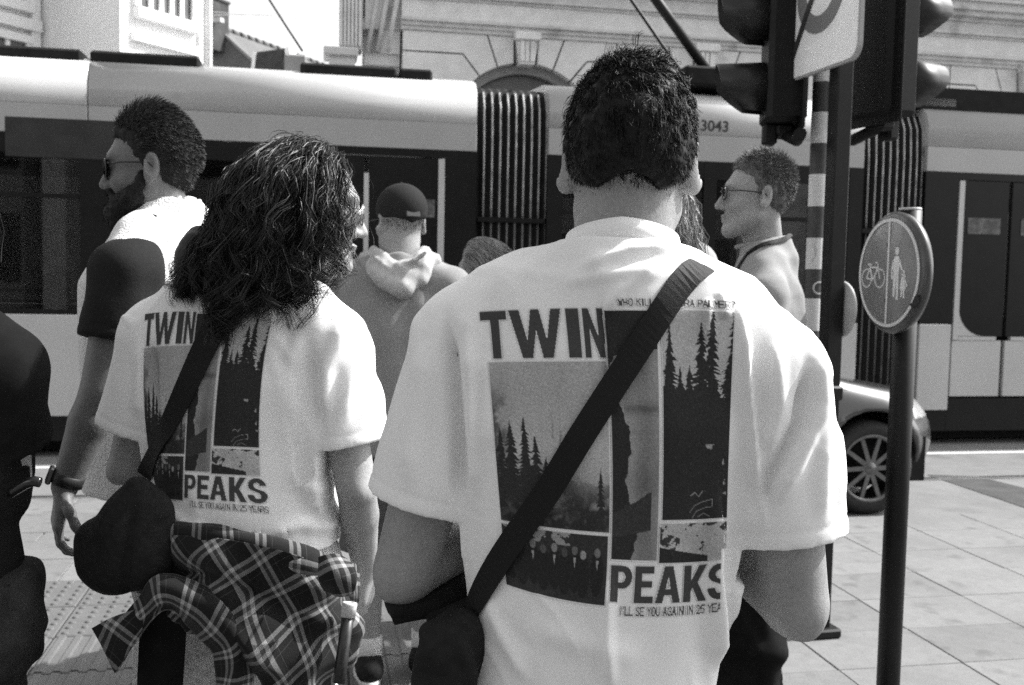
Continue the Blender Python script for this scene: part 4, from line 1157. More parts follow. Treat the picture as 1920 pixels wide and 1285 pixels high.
    edge = 252 + 24 * np.clip((yy - 215) / 90, 0, 1) + 12 * np.sin(yy / 31) + 14 * (n2 - .5)
    pale = .17 + .17 * n3 + .05 * np.sin(xx / 13)
    pale = pale - .11 * np.exp(-(((yy - 205) / 10) ** 2)) * (xx > 262) - .08 * np.exp(-(((yy - 345) / 34) ** 2))
    img = np.where(m, np.where(xx > edge, pale, .030), img)
    img = np.where(m & (yy < 102 + 6 * (n2 - .5) - .18 * (xx - 285)), .030, img)
    img = np.where(m & (yy > 385 - .55 * (xx - 270) + 24 * (n2 - .5)) & (yy < 440 - .2 * (xx - 270)) & (xx < 318), .045, img)
    # group panel: dark with small pale shapes
    m = rect(5, 445, 230, 577)
    img = np.where(m, .030 + .02 * n1, img)
    img = np.where(m & (yy < 468 + 10 * (n2 - .5)) & (n2 > .48) & (xx < 150), .30, img)
    for i, x in enumerate((22, 46, 70, 92, 116, 138, 160, 178, 208)):
        y = 474 + (i * 7) % 13
        circ(x, y + 40, 15, 44, .022, 1, m); circ(x, y, 6.5, 9, (.22, .12, .2, .10, .24, .08, .14, .30, .17)[i], 1, m)
        if i % 2 == 0: poly([(x - 3, y + 14), (x + 3, y + 14), (x, y + 34)], .32, 1, m)
    # grain of the screen print
    gr = np.random.default_rng(9).normal(size=img.shape).astype(np.float32)
    img = np.where(img < .6, np.clip(img * (1 + .16 * gr) + .006 * gr, .018, .6), img)
    # words
    word('TWIN', [(0, 48), (52, 154), (162, 188), (194, 233)], 20, 112, .060)
    word('PEAKS', [(238, 284), (290, 330), (334, 386), (392, 440), (442, 490)], 498, 568, .060)
    small('WHO KILLED LAURA PALMER?', 264, 478, 3, 15, 2.3, .09)
    small("I'LL SE YOU AGAIN IN 25 YEARS", 262, 490, 576, 591, 2.4, .09)
    return img
PRINT = raster()

def print_on(parent, bvh, inv, U, V, CX, CY, nx, ny, name, ymax, cut_u=None):
    """lay the print on a shirt: a control net (U,V)->where it sits on the cloth, looked up along the line of sight and pushed out 1 mm"""
    U, V = np.array(U, float), np.array(V, float)
    us = np.linspace(-4, 496, nx); vs = np.linspace(0, 600, ny)
    def lag(t, k):
        out = []
        for i in range(3):
            o = np.ones_like(t)
            for j in range(3):
                if j != i: o = o * (t - k[j]) / (k[i] - k[j])
            out.append(o)
        return np.array(out)
    lu, lv = lag(us, U), lag(vs, V)
    X = np.einsum('ik,jl,ij->kl', lv, lu, np.array(CX, float)); Y = np.einsum('ik,jl,ij->kl', lv, lu, np.array(CY, float))
    fu, fv = np.clip(us * SS, 0, PRINT.shape[1] - 1.01), np.clip(vs * SS, 0, PRINT.shape[0] - 1.01)
    iu, iv = fu.astype(int), fv.astype(int); tu, tv = (fu - iu)[None, :], (fv - iv)[:, None]
    g = lambda a, b: PRINT[np.ix_(iv + a, iu + b)]
    val = (g(0, 0) * (1 - tu) + g(0, 1) * tu) * (1 - tv) + (g(1, 0) * (1 - tu) + g(1, 1) * tu) * tv
    need = val < .70
    nd = need.copy(); nd[1:] |= need[:-1]; nd[:-1] |= need[1:]; nd[:, 1:] |= nd[:, :-1]; nd[:, :-1] |= nd[:, 1:]
    idx = np.full(val.shape, -1); pts = []; cols = []
    o = Vector(C_O)
    for j in range(ny):
        for i in range(nx):
            if not nd[j, i]: continue
            if cut_u and us[i] > cut_u(vs[j]): continue
            d = ray(X[j, i], Y[j, i])
            h, n, f, ds = bvh.ray_cast(o, Vector(d))
            if h is None or h[1] > ymax: continue
            q = np.array(h) + np.array(n) * .0011
            idx[j, i] = len(pts); pts.append(q); cols.append(val[j, i])
    a, b, c, d = idx[:-1, :-1], idx[:-1, 1:], idx[1:, 1:], idx[1:, :-1]
    ok = (a >= 0) & (b >= 0) & (c >= 0) & (d >= 0)
    mn = np.minimum(np.minimum(val[:-1, :-1], val[:-1, 1:]), np.minimum(val[1:, 1:], val[1:, :-1]))
    ok &= mn < .70
    f = np.stack([a[ok], d[ok], c[ok], b[ok]], 1)
    pts = inv(np.array(pts))
    ob = mesh_np(name, pts, f, MAT_PRINT, parent)
    ca = ob.data.color_attributes.new('ink', 'FLOAT_COLOR', 'POINT')
    cc = np.ones((len(pts), 4), np.float32); cc[:, :3] = np.array(cols)[:, None]
    ca.data.foreach_set('color', cc.ravel())
    return ob
MAT_PRINT = mat('shirt_print', 0.5, 0.85, 0.2, attr='ink', noise=(300, 0.10), bump=(600, 0.25, 0.002))
def invp(p):
    return lambda q: (q - p.loc) @ Rz(p.yaw)
def bvh_of(p, v, f): return BVHTree.FromPolygons([Vector(q) for q in p.w(v)], f.tolist())

def ribbon(path, width, thick, nor):
    """closed band: path (k,3), across directions from nor x tangent"""
    path = np.asarray(path); k = len(path)
    t = np.gradient(path, axis=0); t /= np.linalg.norm(t, axis=1, keepdims=True)
    n = np.asarray(nor); n = n - t * (n * t).sum(1, keepdims=True); n /= np.linalg.norm(n, axis=1, keepdims=True)
    a = np.cross(t, n)
    w = np.broadcast_to(width, (k,))[:, None] / 2
    rings = np.stack([path - a * w, path + a * w, path + a * w + n * thick, path - a * w + n * thick], 1)
    v = rings.reshape(-1, 3)
    f = [(i * 4 + c, i * 4 + (c + 1) % 4, i * 4 + 4 + (c + 1) % 4, i * 4 + 4 + c) for i in range(k - 1) for c in range(4)]
    f += [(0, 3, 2, 1), ((k - 1) * 4, (k - 1) * 4 + 1, (k - 1) * 4 + 2, (k - 1) * 4 + 3)]
    return v, np.array(f)
def resample(pts, n):
    pts = np.asarray(pts, float)
    # Catmull-Rom through the points
    q = np.vstack([2 * pts[0] - pts[1], pts, 2 * pts[-1] - pts[-2]])
    out = []
    m = len(pts) - 1
    for s_ in np.linspace(0, m - 1e-6, n):
        i = int(s_); t = s_ - i
        p0, p1, p2, p3 = q[i], q[i + 1], q[i + 2], q[i + 3]
        out.append(.5 * ((2 * p1) + (-p0 + p2) * t + (2 * p0 - 5 * p1 + 4 * p2 - p3) * t * t + (-p0 + 3 * p1 - 3 * p2 + p3) * t ** 3))
    return np.array(out)
def strap_on(name, parent, inv, bvh, seen, hidden, width, m, n=90):
    """strap: seen = pixels of its run over the back (looked up on the cloth), hidden = further world points pulled on to the cloth"""
    pts, nor = [], []
    o = Vector(C_O)
    for x, y in resample(seen, 50):
        h, nn, f, d = bvh.ray_cast(o, Vector(ray(x, y)))
        if h is None: continue
        pts.append(np.array(h)); nor.append(np.array(nn))
    for q, off in hidden:
        h, nn, f, d = bvh.find_nearest(Vector(q))
        if off is None: pts.append(np.array(h)); nor.append(np.array(nn))
        else: pts.append(np.array(q, float)); nor.append(np.array(off, float))
    pts = np.array(pts); nor = np.array(nor)
    for _ in range(6):
        nor[1:-1] = (nor[:-2] + 2 * nor[1:-1] + nor[2:]) / 4
        pts[1:-1] = (pts[:-2] + 2 * pts[1:-1] + pts[2:]) / 4
    nor /= np.linalg.norm(nor, axis=1, keepdims=True)
    L = np.concatenate([[0], np.cumsum(np.linalg.norm(np.diff(pts, axis=0), axis=1))])
    s_ = np.linspace(0, L[-1], n)
    pts = np.stack([np.interp(s_, L, pts[:, i]) for i in range(3)], 1); nor = np.stack([np.interp(s_, L, nor[:, i]) for i in range(3)], 1)
    pts = pts + nor * .005
    wd = width if not callable(width) else np.array([width(q / L[-1]) for q in s_])
    v, f = ribbon(pts, wd, .003, nor)
    return mesh_np(name, inv(v), f, m, parent, False)
# ------------------------------------------------------------------ the tall man in front
A = Person('tall man with short black hair in a white printed T-shirt, largest in the photo', (0.15, 1.45, 0), math.radians(-6), 1.80,
           J=dict(head=(0.011, 0.015, 1.650), neck=(0, -.01, 1.505), shL=(-.212, -.005, 1.412), shR=(.214, -.005, 1.374),
                  elL=(-.304, .0, 1.055), elR=(.264, .0, 1.035), hipL=(-.115, 0, .93), hipR=(.052, 0, .93), knL=(-.12, .01, .5), knR=(.06, .01, .5), anL=(-.12, -.02, .085), anR=(.07, -.02, .085), wrL=(-.13, .235, 1.12), wrR=(.10, .25, 1.145)))
A.body(SKIN_A, h=.010, hh=.0036, head=dict(ear_out=.75, ear=1.18), arm=1.14, girth=.84, neck_r=.068,
       hands=dict(L=dict(d=V3(.75, .5, .25), n=V3(.25, -.3, .9), t=V3(-.3, .8, .3), curl=.55), R=dict(d=V3(-.75, .5, .25), n=V3(-.25, -.3, .9), t=V3(.3, .8, .3), curl=.55)))
def fpx(lst, per, Y):
    out = []
    for q in lst:
        pts = [per.px(x, y, Y) for x, y in q[0]]
        out.append(([(p[0], p[2]) for p in pts],) + tuple(q[1:]))
    return out
foldA = fpx([([(1385, 560), (1402, 700), (1425, 900), (1440, 1010)], 0.0142, 0.0085, .55),
             ([(1452, 640), (1462, 760), (1440, 860)], 0.0101, 0.0102),
             ([(1520, 690), (1500, 800), (1440, 900), (1424, 985)], -0.0230, 0.0102),
             ([(1535, 640), (1540, 760), (1490, 880), (1450, 950)], 0.0161, 0.0119),
             ([(1560, 740), (1550, 850), (1540, 990)], 0.0101, 0.0119), ([(1590, 800), (1585, 980)], 0.0081, 0.0085),
             ([(826, 600), (842, 720), (850, 860), (848, 1000)], -0.0310, 0.0110),
             ([(868, 620), (872, 760), (880, 960)], 0.0142, 0.0119),
             ([(905, 660), (915, 860)], 0.0081, 0.0136),
             ([(790, 640), (760, 800), (740, 960)], 0.0101, 0.0153),
             ([(1140, 1080), (1138, 1180), (1145, 1285)], 0.0121, 0.0085),
             ([(1128, 560), (1134, 640), (1142, 720)], -0.0070, 0.0051),
             ([(1085, 505), (1180, 470), (1260, 462)], 0.0101, 0.0085), ([(1050, 530), (1150, 515), (1240, 505)], 0.0061, 0.0085),
             ([(1130, 590), (1165, 545), (1230, 500)], 0.0091, 0.0076),
             ([(1330, 560), (1322, 640)], 0.0061, 0.0068), ([(1352, 545), (1362, 600)], 0.0061, 0.0068),
             ([(1345, 920), (1335, 1060), (1345, 1285)], 0.0242, 0.0119, .4), ([(1395, 1000), (1375, 1140), (1380, 1285)], 0.0142, 0.0102),
             ([(905, 1140), (940, 1210), (990, 1285)], 0.0081, 0.0102), ([(925, 1160), (1000, 1230)], -0.0047, 0.0068),
             ([(960, 500), (900, 560), (850, 640)], 0.0081, 0.0170), ([(1000, 1180), (1200, 1230)], 0.0061, 0.0170)], A, 1.34)
A.top(COT, .70, [.182, .182, .190, .204, .214, .213, .200, .165], [.120, .118, .116, .120, .124, .112, .098, .078],
      zs=[.70, .90, 1.06, 1.20, 1.30, 1.40, 1.45, 1.49], cx=[-.036, -.03, -.02, -.014, -.012, -.004, 0, 0], cy=[0, 0, 0, -.003, -.006, -.008, -.008, -.008],
      sleeve=.70, rs=(.078, .085), h=.0045, fold=foldA, seed=5, wav=(.0022, .0014), shoulder=.060, crease=.0036)
# ribbed collar
ring = []
for i in range(64):
    t = 2 * math.pi * i / 64
    ring.append((t, V3(.0800 * math.cos(t) + .004, .0790 * math.sin(t) - .005, 1.546 - .020 * math.sin(t) - .007 * abs(math.cos(t)))))
cb = MB(); vs = []
for t, c in ring:
    o = V3(math.cos(t), math.sin(t), 0); rb = .0006 * (-1) ** int(t * 40)
    for dr, dz in ((.004, -.019), (.0045, -.004), (.000, .0125), (-.004, .0125), (-.002, -.019)): vs.append(c + o * (dr) + V3(0, 0, dz))
fs = [(i * 5 + k, ((i + 1) % 64) * 5 + k, ((i + 1) % 64) * 5 + (k + 1) % 5, i * 5 + (k + 1) % 5) for i in range(64) for k in range(5)]
cb.add(vs, fs, True).build('collar', COT, A.root)
A.legs(DENIM, .90, 1.0, name='trousers', a=.148, b=.10, cx=-.032, r=(.095, .085, .075))
A.shoes(BLACKT)
# hair
hc = A.J['head']
def capmesh(p, parts, cuts, m, h=.004, name='hair', wv=.0):
    c = p.J['head']
    vol = Vol(*(axis(c[i] - .17, c[i] + .17 + (.03 if i == 2 else 0), h) for i in range(3)))
    for o, r in parts: vol.ell(c + p.hR @ (V3(*o) * p.q), V3(*r) * p.q, p.hR, k=.025)
    for o, n in cuts:                                       # wedge removed: all planes in the list at once
        pass
    return vol
def cap_build(p, parts, face, m, name='hair', h=.004, bump=.0, under=None):
    """hair mass: ellipsoids minus the face (everything in front of a plane and below a brow line) """
    vol = capmesh(p, parts, [], m, h)
    c = p.J['head']; Q = p.hR.T
    X, Y, Z = vol.xs[:, None, None] - c[0], vol.ys[None, :, None] - c[1], vol.zs[None, None, :] - c[2]
    lx = (Q[0, 0] * X + Q[0, 1] * Y + Q[0, 2] * Z) / p.q; ly = (Q[1, 0] * X + Q[1, 1] * Y + Q[1, 2] * Z) / p.q; lz = (Q[2, 0] * X + Q[2, 1] * Y + Q[2, 2] * Z) / p.q
    d = vol.d
    for fn in face: d = np.maximum(d, fn(lx, ly, lz).astype(np.float32))
    vol.d = d
    v, f = vol.mesh()
    v = smooth_mesh(v, f, 1)
    if bump: v = v + vnormals(v, f) * (bump * waves(v, 28, 3) + bump * .6 * waves(v, 60, 4))[:, None]
    return mesh_np(name, v, f, m, p.root)
capA = cap_build(A, [((0, -.018, .048), (.087, .099, .092)), ((0, -.040, .015), (.083, .064, .075)), ((0.004, .0, .088), (.077, .086, .068))],
                 [lambda x, y, z: np.minimum(y - .035, .075 - z), lambda x, y, z: -.020 - z + .010 * np.cos(x * 70) + 0 * y], HAIR, bump=.0018)
def keepA(x, y, z): return (z > -.022 - .005 * np.cos(x * 75)) & ((y < .03) | (z > .075)) & ~((np.abs(x) > .070) & (z < -.0) & (y > -.03))
p0, n0, lp = scalp(1700, hc + A.hR @ V3(0, -.014, .050), A.hR, (.086, .100, .106), lambda x, y, z: keepA(x, y - .014, z + .050), 3)
top = np.clip((lp[:, 2] - .01) / .09, 0, 1)
rr_ = np.random.default_rng(2)
L = (.007 + .012 * np.clip((lp[:, 2] + .06) / .08, 0, 1) + .007 * top) * rr_.uniform(.75, 1.2, len(lp))
sw = np.stack([-lp[:, 1] * 4, lp[:, 0] * 4, 0 * lp[:, 0]], 1) * top[:, None] + np.stack([lp[:, 0] * .8, 0 * top, -(1 - top) * .8], 1)
gd = grow(p0, n0 * .09 + sw @ A.hR.T, L, 8, stiff=.88, down=.05, wind=(.03, -.02, .0), amp=(.0014 + .0030 * top), freq=(30 + 16 * rr_.random(len(lp))), jit=.12, seed=4,
          coll=[(hc + A.hR @ V3(0, -.014, .050), V3(.086, .100, .106))])
gd = np.array([resample(g_, 10) for g_ in gd])
pa = clump(gd, 12, .0027, .85, 12, .00024)
tubes('hair_strands', pa, np.linspace(.00036, .0002, 10), HAIR, capA)
def fuzz(p, cap, n, Lf, flow, m, rad=.00045, lift=.3, k=4, jit=.16, seed=0, amp=0, freq=20, name='short_hair'):
    """short hairs rooted all over a hair mass; Lf and flow are given in head coordinates"""
    r = np.random.default_rng(seed); me = cap.data
    co = np.empty(len(me.vertices) * 3); me.vertices.foreach_get('co', co); co = co.reshape(-1, 3)
    nn = np.empty(len(me.vertices) * 3); me.vertices.foreach_get('normal', nn); nn = nn.reshape(-1, 3)
    out = ((co - p.J['head']) * nn).sum(1) > 0
    i = r.choice(np.nonzero(out)[0], n); q_ = (co[i] - p.J['head']) @ p.hR / p.q
    L_ = Lf(q_) * r.uniform(.6, 1.25, n)
    pth = grow(co[i] - nn[i] * .001 + r.normal(size=(n, 3)) * .001, nn[i] * lift + flow(q_) @ p.hR.T, L_, k, stiff=.88, down=.06, jit=jit, seed=seed + 1, amp=amp, freq=freq)
    return tubes(name, pth, np.linspace(rad, rad * .45, k + 1), m, cap)
fuzz(A, capA, 9000, lambda q_: .0045 + .012 * np.clip((q_[:, 2] + .03) / .1, 0, 1), lambda q_: np.stack([q_[:, 0] * 2, q_[:, 0] * 0 - .1, -.85 + 5 * np.clip(q_[:, 2] - .03, 0, .14)], 1), HAIR, seed=60, lift=.10, jit=.10)
def nape_hair(p, cap, n, z0, z1, m, xw=.085, ln=.0048, seed=70):
    bn_ = vnormals(p.body_v, p.body_f); hq = (p.body_v - p.J['head']) @ p.hR / p.q; nl = bn_ @ p.hR
    pr = np.clip((hq[:, 2] - z0) / (z1 - z0), 0, 1) ** 1.6 * ((hq[:, 2] < z1 + .005) & (hq[:, 1] < .0) & (np.abs(hq[:, 0]) < xw) & (nl[:, 1] < .5))
    r = np.random.default_rng(seed); ix = r.choice(len(pr), n, p=pr / pr.sum())
    pa = grow(p.body_v[ix] + r.normal(size=(n, 3)) * .0012, bn_[ix] * .22 + V3(0, 0, -.8), np.full(n, ln), 2, stiff=.9, down=.1, jit=.2, seed=seed + 1)
    tubes('nape_stubble', pa, np.array([.00028, .00022, .0001]) * ln / .0048, m, cap)
nape_hair(A, capA, 900, -.042, -.016, HAIR, ln=.0038)
bA = bvh_of(A, A.top_v, A.top_f)
print_on(A.root, bA, invp(A), (0, 237, 480), (20, 300, 575),
         [[903, 1133, 1381], [925, 1148, 1368], [946, 1141, 1362]], [[585, 578, 584], [850, 862, 862], [1093, 1135, 1128]], 300, 365, 'shirt_print', 1.6, cut_u=lambda v: 480 if v < 470 else 469)
inv0 = lambda q: q
bagA = thing('shoulder_bag', 'black crossbody bag whose wide strap runs over the back of the tall man in front', 'bag', (0, 0, 0))
q = lambda x, y, z: A.w(V3(x, y, z))
def down(x, y):
    h_, n_, _f, _d = bA.ray_cast(Vector(q(x, y, 1.8)), Vector((0, 0, -1)))
    return (np.array(h_), np.array(n_))
over = [down(*a_) for a_ in ((.142, -.035), (.138, -.005), (.130, .025), (.118, .055), (.104, .08))]
strap_on('strap', bagA, inv0, bA, [(862, 1205), (886, 1150), (932, 1062), (980, 990), (1029, 920), (1088, 820), (1163, 705), (1254, 560), (1278, 530), (1300, 506)],
         [(h_, n_) for h_, n_ in over] + [(q(.06, .13, 1.38), None), (q(-.04, .15, 1.24), None), (q(-.14, .14, 1.10), None), (q(-.22, .09, 1.0), None), (q(-.25, .02, .95), (-1, 0, 0))], .036, WEB, n=150)
vol = Vol(axis(-.22, .04, .005), axis(1.25, 1.56, .006), axis(.70, 1.10, .005))
pb0 = P(838, 1262, 1.41)
vol.rbox(pb0, (.042, .06, .085), .035, Rz(-.2) @ Ry(.22))
vol.path([P(872, 1158, 1.40), P(858, 1195, 1.40), P(846, 1240, 1.41)], [.014, .026, .042], k=.03)
v, f = vol.mesh(); v = smooth_mesh(v, f, 2); v = v + vnormals(v, f) * (.004 * waves(v, 9, 9) + .003 * waves(v, 20, 10))[:, None]
mesh_np('pouch', v, f, BLACK, bagA)
def glasses(p, lens_m, frame_m, r=.023, thick=.0013, name='glasses', square=False, drop=0.0, back=0.0):
    c, R, q = p.J['head'], p.hR, p.q
    T = lambda x, y, z: c + R @ (V3(x, y - back * (y > .05), z) * q)
    fr = MB()
    for s_ in (-1, 1):
        pts = []
        for t in np.linspace(0, 2 * math.pi, 21)[:-1]:
            cx_, cz = math.cos(t), math.sin(t)
            if square: cx_, cz = np.sign(cx_) * abs(cx_) ** .6, np.sign(cz) * abs(cz) ** .6
            pts.append(T(s_ * .034 + r * 1.08 * cx_, .104 - .006 * abs(cx_) * (cx_ * s_ > 0), .008 - drop + r * .92 * cz))
        fr.tube(pts, thick * q, 6, closed=True)
        fr.tube([T(s_ * .059, .098, .014), T(s_ * .078, .06, .016), T(s_ * .083, -.01, .014), T(s_ * .082, -.028, -.006)], thick * 1.05 * q, 6)
    fr.tube([T(-.012, .108, .012), T(0, .111, .015), T(.012, .108, .012)], thick * q, 6)
    g = fr.build(name, frame_m, p.root)
    for s_ in (-1, 1):
        pts = [T(s_ * .034 + r * 1.05 * math.cos(t), .1045, .008 - drop + r * .9 * math.sin(t)) for t in np.linspace(0, 2 * math.pi, 21)[:-1]]
        MB().prism([(0, 0)] * 3, 0, 0) if False else None
        m_ = MB(); m_.add(pts + [q_ - R @ V3(0, .002, 0) for q_ in pts], [tuple(range(20)), tuple(reversed(range(20, 40)))] + [(i, i + 20, (i + 1) % 20 + 20, (i + 1) % 20) for i in range(20)])
        m_.build('lens', lens_m, g)
    return g
def glass_mat(name, tint, alpha, rough=.03):
    m = bpy.data.materials.new(name); m.use_nodes = True
    nt = m.node_tree; nt.nodes.clear()
    o = nt.nodes.new('ShaderNodeOutputMaterial'); mx = nt.nodes.new('ShaderNodeMixShader'); fz = nt.nodes.new('ShaderNodeFresnel')
    tr = nt.nodes.new('ShaderNodeBsdfTransparent'); gl = nt.nodes.new('ShaderNodeBsdfGlossy')
    fz.inputs[0].default_value = 1.5; gl.inputs['Roughness'].default_value = rough
    tr.inputs[0].default_value = (alpha,) * 3 + (1,)
    nt.links.new(fz.outputs[0], mx.inputs[0]); nt.links.new(tr.outputs[0], mx.inputs[1]); nt.links.new(gl.outputs[0], mx.inputs[2]); nt.links.new(mx.outputs[0], o.inputs[0])
    MATS[name] = m
    return m
LENS_CL = glass_mat('clear_lens', 1, .92)
LENS_DK = mat('dark_lens', .006, .08, .5)

# ------------------------------------------------------------------ person with long wavy hair
B = Person('person with long dark wavy hair and a plaid shirt tied round the waist', (-.53, 2.0, 0), math.radians(-9), 1.72, hyaw=math.radians(-64), hpitch=math.radians(-4),
           J=dict(head=(.122, .030, 1.610), neck=(.03, -.01, 1.455), shL=(-.175, -.01, 1.365), shR=(.175, -.01, 1.365),
                  elL=(-.248, .0, 1.095), elR=(.240, -.02, 1.08), wrL=(-.15, .20, 1.04), wrR=(.215, .12, .875), hipL=(-.11, 0, .89), hipR=(.075, 0, .89), knL=(-.120, .01, .48), knR=(.09, .01, .48), anL=(-.12, -.02, .08), anR=(.09, -.02, .08)))
B.body(SKIN, h=.010, hh=.0042, head=dict(ear_out=.35, nose=1.0), arm=.98, neck_r=.058)
glasses(B, LENS_CL, GOLD, .025, .0011, drop=.004)
foldB = fpx([([(575, 640), (590, 740), (600, 840), (625, 960)], -0.0224, .013), ([(560, 620), (540, 700), (560, 800)], 0.0070, .014), ([(640, 600), (612, 690), (602, 780)], 0.0140, .015),
             ([(665, 620), (655, 720), (630, 850)], 0.0098, .014), ([(690, 700), (680, 850)], 0.0070, .012), ([(250, 640), (262, 760), (275, 850)], -0.0168, .013), ([(235, 640), (225, 800)], 0.0084, .012),
             ([(520, 700), (560, 900), (600, 1000)], 0.0070, .020), ([(510, 1000), (560, 985), (620, 1015)], 0.0098, .012), ([(540, 880), (600, 930), (640, 1000)], 0.0070, .016), ([(310, 960), (350, 985), (420, 1000)], 0.0084, .012), ([(500, 610), (545, 680)], 0.0056, .012)], B, 1.88)
B.top(COT, .955, [.190, .188, .180, .188, .190, .188, .170, .135], [.148, .142, .128, .120, .120, .108, .095, .074], zs=[.955, 1.0, 1.08, 1.18, 1.28, 1.36, 1.41, 1.45],
      cx=[0, 0, 0, 0, 0, 0, .005, .01], sleeve=.72, rs=(.073, .084), h=.005, fold=foldB, seed=15, wav=(.0024, .0014), shoulder=.054, crease=.0042)
bB = bvh_of(B, B.top_v, B.top_f)
print_on(B.root, bB, invp(B), (0, 237, 480), (20, 300, 575),
         [[274, 371, 512], [270, 353, 489], [297, 346, 496]], [[590, 586, 600], [768, 764, 768], [930, 938, 950]], 220, 270, 'shirt_print', 2.2)
B.legs(TEDDY, .97, .98, r=(.115, .112, .105), wav=.004, a=.185, b=.14)
B.shoes(BLACKT)
# hair: dark mass under many wavy locks
c0 = B.J['head']
HB = Rz(math.radians(9))                                    # world directions -> local
vol = Vol(axis(c0[0] - .24, c0[0] + .18, .006), axis(c0[1] - .2, c0[1] + .2, .006), axis(c0[2] - .24, c0[2] + .18, .006))
bk = HB @ V3(-.045, -.040, 0)
vol.ell(c0 + V3(0, 0, .05) + B.hR @ V3(0, -.022, 0), V3(.083, .097, .090), B.hR, k=.03)
vol.ell(c0 + bk + V3(0, 0, -.05), V3(.092, .075, .10), k=.05)
vol.ell(c0 + bk * 1.4 + V3(0, 0, -.12) + HB @ V3(-.02, 0, 0), V3(.095, .06, .065), k=.05)
lw = B.inv(P(372, 490, 1.98)); vol.ell(lw, V3(.048, .05, .062), k=.05)
lw2 = B.inv(P(408, 580, 1.87)); vol.cone(B.inv(P(440, 520, 1.90)), lw2, .035, .016, k=.03)
Q = B.hR.T
X, Y, Z = vol.xs[:, None, None] - c0[0], vol.ys[None, :, None] - c0[1], vol.zs[None, None, :] - c0[2]
ly = Q[1, 0] * X + Q[1, 1] * Y + Q[1, 2] * Z; lz = Z + 0 * X
vol.d = np.maximum(vol.d, np.minimum(ly - .045, .085 - lz).astype(np.float32))
v, f = vol.mesh(); v = smooth_mesh(v, f, 2); v = v + vnormals(v, f) * (.006 * waves(v, 9, 3) + .003 * waves(v, 22, 4))[:, None]
hairB = mesh_np('hair', v, f, HAIR_DK, B.root)
def keepB(x, y, z): return ((y < .050) | (z > .055)) & (z > -.045)
p0, n0, lp = scalp(500, c0 + B.hR @ V3(0, -.015, .045), B.hR, (.080, .098, .090), keepB, 21)
rr = np.random.default_rng(5)
L = .20 + .07 * rr.random(len(p0)) + .11 * np.clip(lp[:, 2] / .1, 0, 1)
coll = [(c0 + V3(0, 0, .015) + B.hR @ V3(0, -.012, 0), V3(.086, .098, .118)), (c0 + bk * .9 + V3(0, 0, -.06), V3(.090, .075, .11)), (V3(.0, -.0, 1.31), V3(.21, .115, .115))]
wind = HB @ V3(-.030, -.02, 0)
part = np.sign(lp[:, 0] + .01)[:, None] * (B.hR @ V3(1, 0, 0))[None, :]
gd = grow(p0, n0 * .25 + part * .45 + (B.hR @ V3(0, -.5, .05)), L, 18, stiff=.80, down=.26, wind=wind, amp=(.004 + .008 * rr.random(len(p0))), freq=7 + 5 * rr.random(len(p0)), coll=coll, seed=8, jit=.05)
# calm near the roots, wavier towards the ends, the left side swept out by the wind
tt = np.linspace(0, 1, 19)[None, :, None]
swp = np.clip(-(lp[:, 0] * math.cos(.5)) / .08, 0, 1)[:, None, None]
gd = gd + (HB @ V3(-.085, -.01, .012)) * swp * tt ** 1.8 + .020 * tt ** 1.3 * np.stack([np.sin(tt[..., 0] * 19 + 6 * rr.random((len(p0), 1))), np.cos(tt[..., 0] * 17 + 6 * rr.random((len(p0), 1))), .5 * np.sin(tt[..., 0] * 23 + 6 * rr.random((len(p0), 1)))], -1)
gd = np.array([resample(g_, 19) for g_ in gd])
st = clump(gd, 18, .0072, .5, 9, .00045)
tubes('hair_strands', st, np.linspace(.00052, .00028, 19), HAIR_DK, hairB)
p0, n0, lp = scalp(150, c0 + B.hR @ V3(0, -.015, .045), B.hR, (.080, .098, .090), lambda x, y, z: (x > -.02) & (y > -.02) & (z > .02) & (y < .070), 25)
rr = np.random.default_rng(15)
L = .20 + .09 * rr.random(len(p0))
gs = grow(p0, n0 * .3 + B.hR @ V3(.9, -.35, .1), L, 18, stiff=.80, down=.26, wind=HB @ V3(.004, -.006, 0), amp=.004 + .006 * rr.random(len(p0)), freq=9 + 5 * rr.random(len(p0)),
          coll=[(c0 + V3(0, 0, .0) + B.hR @ V3(.008, .004, 0), V3(.088, .098, .130)), (V3(.0, -.0, 1.31), V3(.21, .115, .115))], seed=28, jit=.05)
gs = gs + .018 * tt ** 1.2 * np.stack([np.sin(tt[..., 0] * 21 + 6 * rr.random((len(p0), 1))), np.cos(tt[..., 0] * 19 + 6 * rr.random((len(p0), 1))), .4 * np.sin(tt[..., 0] * 25 + 6 * rr.random((len(p0), 1)))], -1)
gs = np.array([resample(g_, 19) for g_ in gs])
tubes('hair_strands', clump(gs, 17, .0068, .5, 39, .00045), np.linspace(.00052, .00028, 19), HAIR_DK, hairB)
rr = np.random.default_rng(77)
lk = []
